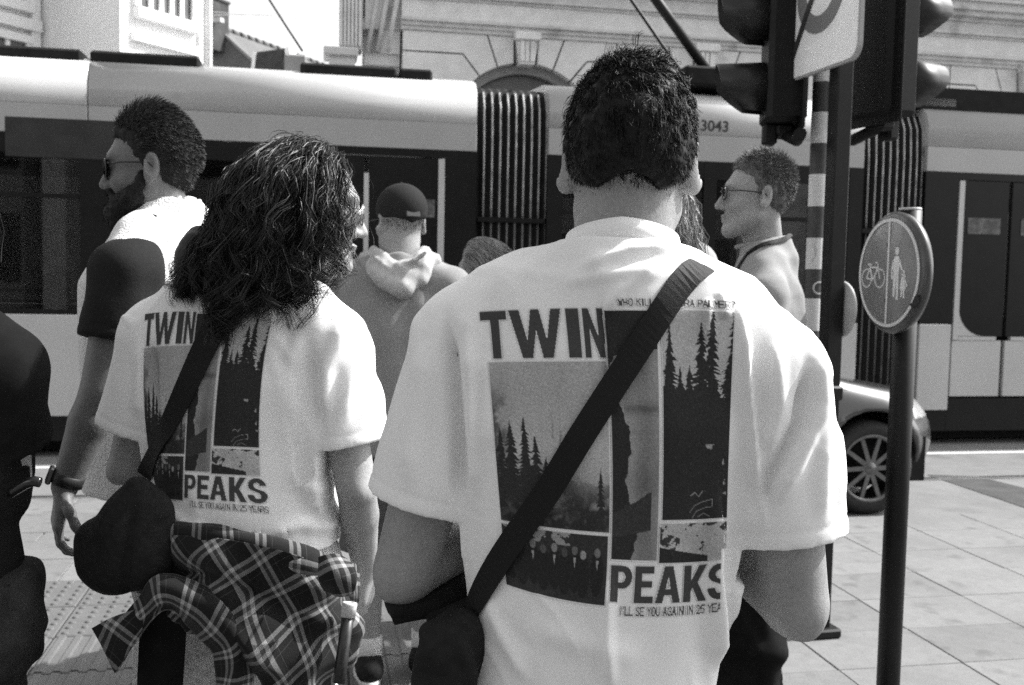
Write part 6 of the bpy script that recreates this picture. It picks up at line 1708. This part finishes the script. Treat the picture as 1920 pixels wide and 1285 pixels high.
# ------------------------------------------------------------------ woman with wavy fair hair, mostly behind the tall man's neck
Gw = Person('woman with loose wavy fair hair, half hidden behind the neck of the tall man', (.31, 2.50, 0), math.radians(40), 1.74)
Gw.J.update(head=Gw.px(1200, 400, 2.48))
Gw.body(SKIN, h=.016, hh=.008, neck_r=.050)
nb = Gw.J['neck']
Gw.top(BLACKT, .95, [.165] * 5 + [.16, .13, .09], [.115] * 5 + [.10, .08, .06], zs=[.95, 1.03, 1.12, 1.20, 1.28, 1.36, 1.41, 1.45], rs=(.06, .06), h=.009, name='t_shirt', seed=81)
Gw.legs(DENIM, 1.0); Gw.shoes(BLACKT)
capG = cap_build(Gw, [((0, -.02, .045), (.080, .092, .086)), ((0, -.045, -.04), (.070, .048, .08))], [lambda x, y, z: np.minimum(y - .032, .075 - z + 0 * x)], HAIR_BL, bump=.003)
p0, n0, lp = scalp(260, Gw.J['head'] + Gw.hR @ V3(0, -.018, .045), Gw.hR, (.084, .100, .096), lambda x, y, z: (z > -.04) & ((y < .04) | (z > .07)), 39)
gd = grow(p0, n0 * .2, .22 + .04 * np.random.default_rng(2).random(len(p0)), 12, stiff=.66, down=.34, wind=Rz(-Gw.yaw) @ V3(.010, -.01, 0), amp=.007, freq=13, coll=[(Gw.J['head'] + V3(0, 0, .01), V3(.080, .092, .115))], seed=9, jit=.1)
tubes('hair_strands', clump(gd, 7, .006, .4, 10), np.linspace(.0010, .0005, 13), HAIR_BL, capG)

Kp = Person('person in a pale cap, low between the tall man and the man in glasses', (.66, 3.62, 0), math.radians(-50), 1.60, hpitch=math.radians(-8))
Kp.J.update(head=Kp.px(1300, 522, 3.62))
Kp.body(SKIN, h=.016, hh=.008, neck_r=.052)
Kp.top(BLACKT, .88, [.17] * 5 + [.16, .13, .10], [.12] * 5 + [.11, .09, .07], zs=[.88, .96, 1.04, 1.12, 1.20, 1.27, 1.31, 1.35], rs=(.062, .062), h=.010, name='t_shirt', seed=75)
Kp.legs(DENIM, .92); Kp.shoes(BLACKT)
hk = cap_build(Kp, [((0, -.020, .04), (.083, .096, .090)), ((0, -.05, -.03), (.07, .045, .07))], [lambda x, y, z: np.minimum(y - .03, .07 - z + 0 * x)], HAIR_DK, bump=.002)
cK = Kp.J['head']
kv = capmesh(Kp, [((0, -.010, .048), (.092, .108, .098))], [], None, .005)
Q = Kp.hR.T; X, Y, Z = kv.xs[:, None, None] - cK[0], kv.ys[None, :, None] - cK[1], kv.zs[None, None, :] - cK[2]
ly = Q[1, 0] * X + Q[1, 1] * Y + Q[1, 2] * Z; lz = Q[2, 0] * X + Q[2, 1] * Y + Q[2, 2] * Z; lx = Q[0, 0] * X + Q[0, 1] * Y + Q[0, 2] * Z
kv.d = np.maximum(kv.d, (.018 - lz).astype(np.float32)); 
v, f = kv.mesh(); v = smooth_mesh(v, f, 2)
ck = mesh_np('cap', v, f, mat('pale_cap', .34, .9, .15, noise=(150, .15), bump=(260, .3, .002)), Kp.root)

# ------------------------------------------------------------------ person in black at the left edge
Hp = Person('person dressed all in black, cut off by the left edge of the photo', (-1.075, 1.80, 0), math.radians(6), 1.66)
Hp.J.update(elR=V3(.135, .09, 1.10), wrR=V3(-.05, .22, 1.06), shR=V3(.165, -.01, 1.32), head=V3(-.13, .05, 1.54), neck=V3(-.06, .0, 1.40))
Hp.body(SKIN, h=.013, hh=.009, neck_r=.052)
Hp.top(BLACKT, .885, [.185, .18, .165, .17, .175, .17, .14, .10], [.125, .12, .115, .12, .12, .11, .09, .07], zs=[.885, .95, 1.02, 1.12, 1.22, 1.30, 1.35, 1.39], rs=(.074, .080), sleeve=.66, h=.008, seed=91, wav=(.005, .004))
Hp.legs(mat('black_trousers', .02, .85, .15, noise=[(30, .3), (260, .2)], bump=[(300, .3, .002), (18, .3, .01)]), .94, .98, r=(.108, .10, .09), a=.195, b=.15, h=.009, wav=.008, cx=.02)
Hp.shoes(BLACKT)
capH = cap_build(Hp, [((0, -.022, .05), (.086, .1, .094)), ((0, -.06, -.04), (.085, .055, .12))], [lambda x, y, z: np.minimum(y - .032, .075 - z + 0 * x)], HAIR_DK, bump=.003)
p0, n0, lp = scalp(90, Hp.J['head'] + Hp.hR @ V3(0, -.018, .045), Hp.hR, (.084, .100, .096), lambda x, y, z: (z > -.04) & ((y < .04) | (z > .07)), 41)
gd = grow(p0, n0 * .6, .34 + .06 * np.random.default_rng(2).random(len(p0)), 12, stiff=.72, down=.30, amp=.005, freq=6, wind=(.02, -.02, 0), coll=[(Hp.J['head'] + V3(0, 0, .02), V3(.088, .1, .125)), (V3(0, 0, 1.27), V3(.2, .125, .12))], seed=9, jit=.08)
tubes('hair_strands', clump(gd, 8, .007, .5, 10), np.linspace(.0008, .0004, 13), HAIR_DK, capH)
bl = Hp.px(30, 912, 1.66)
MB().tube(resample([Hp.px(20, 925, 1.68), Hp.px(45, 910, 1.66), Hp.px(62, 903, 1.65), Hp.px(76, 905, 1.65)], 12), .0085, 8).build('belt_end', mat('shiny_belt', .012, .2, .5), Hp.root)
# ------------------------------------------------------------------ car waiting in the road
CARP = mat('car_paint', .03, .3, .45, metal=.2, coat=.6, noise=(300, .06))
car = thing('car', 'grey hatchback nosing out behind the tall man, in front of the tram', 'car', (0, 0, 0))
wx, wy = dm(0, 0); wc = V3(2.367, 6.56, 0)
cyaw = ANG + .02
co = wc + Rz(cyaw) @ V3(-1.29, .80, 0)
car.location = tuple(co + V3(0, 0, -.04)); car.rotation_euler = (0, 0, cyaw)
vol = Vol(axis(-2.2, 2.2, .034, [(.4, 2.1, .022)]), axis(-.95, .95, .030, [(-.95, -.5, .020)]), axis(.1, 1.55, .026))
vol.rbox((0, 0, .48), (2.0, .86, .27), .20)
vol.rbox((1.15, 0, .70), (.86, .80, .18), .16, Ry(.20), k=.12)
vol.rbox((-1.4, 0, .80), (.6, .80, .2), .16, k=.10)
vol.loft([.80, .95, 1.15, 1.35, 1.46], [-.30, -.32, -.40, -.46, -.48], 0, [1.42, 1.36, 1.16, .92, .66], [.84, .82, .74, .66, .52], 3.2, k=.10)
vol.ell((2.02, -.66, .62), (.16, .20, .16), k=.12); vol.ell((2.02, .66, .62), (.16, .20, .16), k=.12)
d_ = vol.xs[:, None, None] - (2.05 - .60 * np.abs(vol.ys[None, :, None] / .88) ** 2.8 - .34 * np.abs((vol.zs[None, None, :] - .46) / .4) ** 2)
vol.d = np.maximum(vol.d, d_.astype(np.float32))
for sx in (1.29, -1.29):
    for sy in (-1, 1): vol.cone((sx, sy * .70, .31), (sx, sy * 1.1, .31), .375, .375, k=.02, op='s')
vol.cut(V3(0, 0, .19), V3(0, 0, -1))
v, f = vol.mesh(); v = smooth_mesh(v, f, 4, .5)
body_ = mesh_np('body', v, f, CARP, car)
def skin_patch(name, vol_src, lo, hi, off, m, parent):
    w = Vol(vol_src.xs, vol_src.ys, vol_src.zs); w.d = vol_src.d - off
    X, Y, Z = w.xs[:, None, None], w.ys[None, :, None], w.zs[None, None, :]
    for a, lo_, hi_ in ((X, lo[0], hi[0]), (Y, lo[1], hi[1]), (Z, lo[2], hi[2])): w.d = np.maximum(w.d, np.maximum(lo_ - a, a - hi_))
    v, f = w.mesh(); v = smooth_mesh(v, f, 1)
    return mesh_np(name, v, f, m, parent)
GLS = mat('car_glass', .012, .04, .5, coat=.5)
for a, b in ((-1.30, -.62), (-.56, .18), (.24, .62)): skin_patch('side_window', vol, (a, -.9, .98), (b, .9, 1.36), .007, GLS, car)
for sy in (-1, 1):
    hl = MB()
    skin_patch('headlight', vol, (1.62, -.84 if sy < 0 else .48, .60), (2.0, -.48 if sy < 0 else .84, .76), .010, mat('headlight_glass', .45, .06, .5, coat=1.0), car)
skin_patch('grille', vol, (1.9, -.42, .40), (2.2, .42, .58), .010, mat('grille_black', .015, .4, .4), car)
skin_patch('lower_trim', vol, (1.6, -.9, .19), (2.2, .9, .27), .012, mat('trim_black', .02, .6, .3), car)
skin_patch('bonnet_seam', vol, (.60, -.775, .60), (1.75, -.760, 1.0), .002, mat('seam', .02, .8, .2), car)
MB().box((.50, -1.02, .92), (.66, -.86, 1.06), ch=.03).build('wing_mirror', CARP, car)
RIM = mat('alloy_rim', .14, .3, .5, metal=.7, noise=(20, .2))
def wheel(x, sy):
    R = Rx(math.pi / 2 * (1 if sy < 0 else -1)); o = (x, sy * .80, .31)
    w = MB().lathe([(.20, -.19), (.27, -.195), (.305, -.17), (.315, -.12), (.315, -.06), (.305, -.015), (.27, .006), (.222, .0), (.20, -.02), (.20, -.19)], 36, R, o, caps=False).build('wheel', RUBBER, car)
    r_ = MB().lathe([(.224, .002), (.212, .006), (.20, -.012), (.20, -.10), (.205, -.17)], 36, R, o, caps=False)
    r_.lathe([(.0, .004), (.035, .002), (.045, -.012), (.045, -.04)], 16, R, o, caps=False)
    for k in range(10):
        a = 2 * math.pi * k / 10
        p0, p1 = V3(.03 * math.cos(a), .03 * math.sin(a), -.008), V3(.208 * math.cos(a + .03), .208 * math.sin(a + .03), -.006)
        t = nrm(V3(-math.sin(a), math.cos(a), 0)); vs = []
        for p_, wd in ((p0, .016), (p1, .013)):
            for s1, s2 in ((-1, 0), (1, 0), (.6, -.03), (-.6, -.03)): vs.append(R @ (p_ + t * s1 * wd + V3(0, 0, s2)) + V3(*o))
        r_.add(vs, [(0, 1, 5, 4), (1, 2, 6, 5), (2, 3, 7, 6), (3, 0, 4, 7), (0, 3, 2, 1), (4, 5, 6, 7)])
    r_.build('rim', RIM, w)
    MB().lathe([(0, -.11), (.15, -.11), (.15, -.13), (0, -.13)], 24, R, o).build('brake_disc', mat('disc_dark', .05, .5, .4, metal=.5), w)
for x in (1.29, -1.29):
    for sy in (-1, 1): wheel(x, sy)
MB().box((-1.75, -.70, .20), (1.75, .70, .5)).build('chassis', TU, car)

# ------------------------------------------------------------------ posts, signs and traffic lights on the right
wb_ = P(1571, 300, 4.20)
post = thing('sign_post', 'dark square sign post in front of the striped pole', 'post', (wb_[0], 4.20, 0), .25)
MB().box((-.036, -.036, -.02), (.036, .036, 2.60), ch=.006).build('shaft', METAL_DK, post)
boxes('collar', METAL_DK, post, ((-.07, -.07, 0), (.07, .07, .04)), ((-.046, -.046, 1.0), (.046, .046, 1.06)), ch=.008)
PLW = mat('sign_white', .82, .35, .5, noise=(30, .05), coat=.2)
n_pl = nrm(V3(-.972, -.234, 0)); d_pl = nrm(V3(.234, -.972, 0))
pc = V3(1.215, 4.165, 0)
plate = thing('white_sign_plate', 'white square sign plate with a grey ring and a black diagonal line', 'sign', (0, 0, 0))
zb = P(1612, 105, 3.9)[2]; zt = zb + .62
R_pl = np.stack([d_pl, -n_pl, V3(0, 0, 1)], 1)                # x along the plate (towards the camera end), -y = face
def rrect(x0, x1, z0, z1, r, n=6):
    out = []
    for cx_, cz_, a0 in ((x1 - r, z0 + r, -90), (x1 - r, z1 - r, 0), (x0 + r, z1 - r, 90), (x0 + r, z0 + r, 180)):
        out += [(cx_ + r * math.cos(math.radians(a0 + 90 * i / n)), cz_ + r * math.sin(math.radians(a0 + 90 * i / n))) for i in range(n + 1)]
    return out
def plate_part(name, poly, y0, y1, m, parent):
    b = MB().prism(poly, y0, y1, 'y'); b.v = [tuple(R_pl @ np.array(q_) + V3(pc[0], pc[1], 0)) for q_ in b.v]
    return b.build(name, m, parent)
pb = plate_part('plate', rrect(-.275, .275, zb, zt, .055), 0, .014, PLW, plate)
plate_part('edge', rrect(-.283, .283, zb - .008, zt + .008, .06), .005, .022, mat('sign_edge', .35, .4, .4), plate)
zc_ = zb + .33
ringp = lambda r0, r1, n=40: [[(r0 * math.cos(a), zc_ + r0 * math.sin(a)), (r1 * math.cos(a), zc_ + r1 * math.sin(a)), (r1 * math.cos(b), zc_ + r1 * math.sin(b)), (r0 * math.cos(b), zc_ + r0 * math.sin(b))] for a, b in zip(np.linspace(0, 6.2832, n + 1)[:-1], np.linspace(0, 6.2832, n + 1)[1:])]
rg = MB()
for q_ in ringp(.115, .185): rg.prism(q_[::-1], -.003, .0, 'y')
rg.v = [tuple(R_pl @ np.array(q_) + V3(pc[0], pc[1], 0)) for q_ in rg.v]; rg.build('ring_symbol', mat('sign_grey_print', .16, .5, .4), plate)
plate_part('diagonal_line', [(-.262, zb + .030), (-.238, zb + .014), (.16, zt - .02), (.13, zt - .005)], -.006, -.0035, mat('sign_black_print', .02, .5, .4), plate)
sp_ = P(1533, 350, 4.46)
pole = thing('striped_pole', 'round pole with black and white bands carrying the traffic lights', 'pole', (sp_[0], 4.46, 0))
BW_, BB_ = mat('band_white', .66, .45, .4, noise=[(15, .08), (80, .05)], dirt=(14, .68, .3)), mat('band_dark', .055, .5, .4, noise=[(15, .2), (80, .1)])
za = lambda y: P(1535, y, 4.46)[2]
ys_ = [-260, -180, -95, -10, 70, 155, 212, 270, 328, 388, 447, 505, 560, 620, 680, 740]
for i, (a, b) in enumerate(zip(ys_[:-1], ys_[1:])):
    MB().tube([(0, 0, za(b)), (0, 0, za(a))], .0385, 20, caps=False).build('band', BB_ if i % 2 else BW_, pole)
MB().tube([(0, 0, 0), (0, 0, za(740))], .0385, 20).tube([(0, 0, 0), (0, 0, .05)], .075, 20).build('lower_shaft', METAL_DK, pole)
stk = MB(); rs_ = .0392
def sticker(name, pts, m):
    b = MB(); vs = []
    for ang, z in pts:
        for r_ in (rs_, rs_ + .0012): vs.append((r_ * math.sin(ang), -r_ * math.cos(ang), z))
    n = len(pts)
    b.add(vs, [tuple(2 * i + 1 for i in range(n)), tuple(2 * i for i in reversed(range(n)))] + [(2 * i, 2 * ((i + 1) % n), 2 * ((i + 1) % n) + 1, 2 * i + 1) for i in range(n)])
    return b.build(name, m, pole)
sticker('torn_sticker', [(-.55, za(500)), (.75, za(500)), (.75, za(455)), (-.1, za(450)), (-.6, za(462)), (-.2, za(478)), (-.7, za(490))], mat('sticker_paper', .55, .7, .2, noise=(40, .3)))
for k in range(16):
    a, b = 2 * math.pi * k / 16, 2 * math.pi * (k + 1) / 16; r0, r1 = .022, .029
    sticker('sticker_ring', [(.35 + r0 * math.cos(a) / rs_, za(540) + r0 * math.sin(a)), (.35 + r1 * math.cos(a) / rs_, za(540) + r1 * math.sin(a)), (.35 + r1 * math.cos(b) / rs_, za(540) + r1 * math.sin(b)), (.35 + r0 * math.cos(b) / rs_, za(540) + r0 * math.sin(b))], MATS['sticker_paper'])
def signal(label, c, yaw, arm):
    s = thing('traffic_light', label, 'traffic light', tuple(c), yaw, 'traffic lights on the striped pole')
    MB().box((-.17, -.135, -.155), (0, .135, .76), ch=.022).build('housing', PLAST_DK, s)
    MB().box((-.150, -.19, -.19), (-.138, .19, .80), ch=.004).build('back_board', PLAST_DK, s)
    for k in range(3):
        z = .30 * k
        MB().lathe([(0, .012), (.06, .008), (.098, 0), (.105, -.004)], 24, np.stack([V3(0, 1, 0), V3(0, 0, 1), V3(1, 0, 0)], 1), (0, 0, z)).build('lens', mat('signal_lens', .05, .15, .5, coat=.5), s)
        vs = []; n = 18
        for i in range(n + 1):
            a = math.radians(-62 + 304 * i / n)                 # open underneath
            L_ = .21 - .10 * max(0, -math.sin(a)) ** 1.0 - .02 * (1 - math.sin(a))
            for r_ in (.108, .116):
                for x_, rr_ in ((0, r_), (L_, r_ * .93)): vs.append((x_, rr_ * math.cos(a), z + rr_ * math.sin(a)))
        fs = []
        for i in range(n):
            a, b = i * 4, i * 4 + 4
            fs += [(a, b, b + 1, a + 1), (a + 2, a + 3, b + 3, b + 2), (a + 1, b + 1, b + 3, a + 3), (a, a + 2, b + 2, b)]
        MB().add(vs, fs, True).build('visor', mat('visor_black', .016, .42, .45, noise=(40, .2)), s)
    MB().tube([(-.09, 0, -.19), (-.13, arm * .12, -.235), (-.12, arm * .26, -.225)], .026, 10).build('bracket', PLAST_DK, s)
    MB().box((-.13, -.06, -.21), (-.05, .06, -.15), ch=.015).build('hinge_block', PLAST_DK, s)
    MB().box((-.06, -.03, -.245), (.0, .05, -.15), ch=.012).build('cable_gland', PLAST_DK, s)
    MB().tube([(-.09, 0, .76), (-.12, arm * .26, .84)], .024, 10).build('bracket', PLAST_DK, s)
    return s
signal('black traffic light with visors pointing left towards the stone building', P(1432, 168, 4.50), math.pi - .10, 1)
signal('black traffic light with sunlit visors pointing right, right of the striped pole', P(1683, 160, 4.55), .38, 1)
rs = thing('round_sign', 'pale round sign seen nearly edge on, fixed to the square post', 'sign', tuple(P(1578, 580, 4.22)))
Rn = np.stack([V3(0, 1, 0), V3(0, 0, 1), V3(1, 0, 0)], 1); Rn = Rz(.22) @ Rn
MB().lathe([(.0, .012), (.10, .010), (.118, .0), (.112, -.010), (.0, -.012)], 32, Rn).build('disc', mat('sign_back_grey', .42, .5, .4, noise=(20, .1)), rs)
MB().box((-.06, -.02, -.02), (.0, .02, .02)).build('clip', METAL_DK, rs)
# blue cycle / pedestrian sign
sx_, sy_, sz_ = P(1666, 512, 3.30)
bp_ = thing('round_sign_post', 'dark steel post carrying the round cycle and pedestrian sign', 'post', (sx_ + .078, 3.345, 0))
MB().tube([(0, 0, -.02), (0, 0, sz_ + .205)], .038, 20).build('shaft', METAL_DK, bp_)
MB().tube([(0, 0, sz_ + .205), (0, 0, sz_ + .214)], .036, 20).build('cap', mat('post_cap', .5, .5, .4), bp_)
cs = thing('cycle_pedestrian_sign', 'round sign with a bicycle left and an adult with child right of a white line', 'sign', (sx_, 3.30, sz_))
nS = nrm(V3(-.982, -.19, 0)); hS = nrm(V3(-nS[1], nS[0], 0)); hS = hS if hS[0] > 0 else -hS      # to the right when seen from the front
RS = np.stack([hS, V3(0, 0, 1), nS], 1)
BLUE = mat('sign_blue', .17, .35, .5, noise=[(12, .10), (60, .06)], coat=.2, dirt=(9, .66, .22)); RIMD = mat('sign_rim', .055, .4, .5, noise=(20, .2), coat=.2); WMK = mat('sign_marking', .62, .4, .4, noise=(40, .06))
MB().lathe([(0, .0), (.178, -.001), (.190, -.006), (.198, -.016), (.193, -.034), (.16, -.042), (0, -.044)], 56, RS).build('shell', RIMD, cs)
MB().lathe([(0, .0022), (.176, .0016), (.178, .0)], 56, RS).build('face', BLUE, cs)
mk = MB()
for a, b in zip(np.linspace(0, 6.28319, 57)[:-1], np.linspace(0, 6.28319, 57)[1:]):
    mk.prism([(r_ * math.cos(t), r_ * math.sin(t)) for r_, t in ((.166, a), (.176, a), (.176, b), (.166, b))], .0018, .0036, 'z')
def sgn(b, name):
    b.v = [tuple(RS @ np.array(q_)) for q_ in b.v]; return b.build(name, WMK, cs)
sgn(mk, 'border')
sgn(MB().prism([(-.0045, -.166), (.0045, -.166), (.0045, .166), (-.0045, .166)], .0022, .0040, 'z'), 'divider')
def strokes(lst, w):
    b = MB()
    for pts in lst:
        for p_, q_ in zip(pts[:-1], pts[1:]):
            p_, q_ = np.array(p_), np.array(q_); d = nrm(q_ - p_); n = np.array([-d[1], d[0]]) * w / 2; e = d * w * .3
            b.prism([tuple(p_ - e - n), tuple(q_ + e - n), tuple(q_ + e + n), tuple(p_ - e + n)], .0024, .0038, 'z')
    return b
circ_ = lambda cx, cy, r, n=18: [(cx + r * math.cos(t), cy + r * math.sin(t)) for t in np.linspace(0, 2 * math.pi, n + 1)]
bx, by = -.086, -.018
sgn(strokes([circ_(bx - .040, by, .030), circ_(bx + .040, by, .030), [(bx - .040, by), (bx - .022, by + .036), (bx + .026, by + .036), (bx - .002, by - .006), (bx - .040, by)], [(bx - .002, by - .006), (bx - .024, by + .044)], [(bx - .034, by + .046), (bx - .014, by + .046)], [(bx + .040, by), (bx + .024, by + .050), (bx + .012, by + .052)]], .0052), 'bicycle_symbol')
px_, py_ = .050, .0
ad = MB()
ad.prism([(px_ + .011 * math.cos(t), py_ + .070 + .013 * math.sin(t)) for t in np.linspace(0, 6.283, 15)[:-1]], .0024, .0038, 'z')
ad.prism([(px_ - .016, py_ - .005), (px_ + .014, py_ - .005), (px_ + .018, py_ + .040), (px_ + .008, py_ + .054), (px_ - .010, py_ + .054), (px_ - .020, py_ + .040)], .0024, .0038, 'z')
ad.prism([(px_ - .016, py_ - .075), (px_ - .004, py_ - .078), (px_ + .002, py_ - .004), (px_ - .016, py_ - .004)], .0024, .0037, 'z'); ad.prism([(px_ + .004, py_ - .085), (px_ + .016, py_ - .085), (px_ + .014, py_ - .004), (px_ + .001, py_ - .004)], .0024, .0037, 'z')
sgn(ad, 'adult_symbol')
sgn(strokes([[(px_ - .018, py_ + .040), (px_ - .026, py_ + .005), (px_ - .022, py_ - .018)], [(px_ + .014, py_ + .042), (px_ + .032, py_ + .008), (px_ + .050, py_ - .012)]], .0085), 'arm_symbol')
cx_, cy_ = .064 + .026, -.030
kd = MB()
kd.prism([(cx_ + .009 * math.cos(t), cy_ + .030 + .010 * math.sin(t)) for t in np.linspace(0, 6.283, 13)[:-1]], .0024, .0038, 'z')
kd.prism([(cx_ - .016, cy_ - .022), (cx_ + .016, cy_ - .022), (cx_ + .008, cy_ + .018), (cx_ - .008, cy_ + .018)], .0024, .0038, 'z')
kd.prism([(cx_ - .010, cy_ - .046), (cx_ - .002, cy_ - .046), (cx_ - .001, cy_ - .020), (cx_ - .010, cy_ - .020)], .0024, .0037, 'z'); kd.prism([(cx_ + .003, cy_ - .050), (cx_ + .011, cy_ - .050), (cx_ + .010, cy_ - .020), (cx_ + .001, cy_ - .020)], .0024, .0037, 'z')
sgn(kd, 'child_symbol')
sgn(strokes([[(cx_ + .007, cy_ + .014), (cx_ + .024, cy_ - .012)]], .006), 'child_arm_symbol')
chp = MB().prism([(.128, -.098), (.146, -.092), (.160, -.070), (.176, -.066), (.182, -.088), (.160, -.112)], .0026, .0044, 'z'); chp.v = [tuple(RS @ np.array(q_)) for q_ in chp.v]; chp.build('chipped_edge', mat('bare_rust', .03, .8, .2, noise=(80, .4)), cs)
for z in (.09, -.09): MB().tube([(.0, .0, z), (.072, .050, z)], .012, 8).tube([(.072 + .041 * math.cos(t), .050 + .041 * math.sin(t), z) for t in np.linspace(0, 6.28, 17)[:-1]], .008, 6, closed=True).build('clamp', METAL_DK, cs)
# reflectors on things too far to name: small roadside bollard between the people
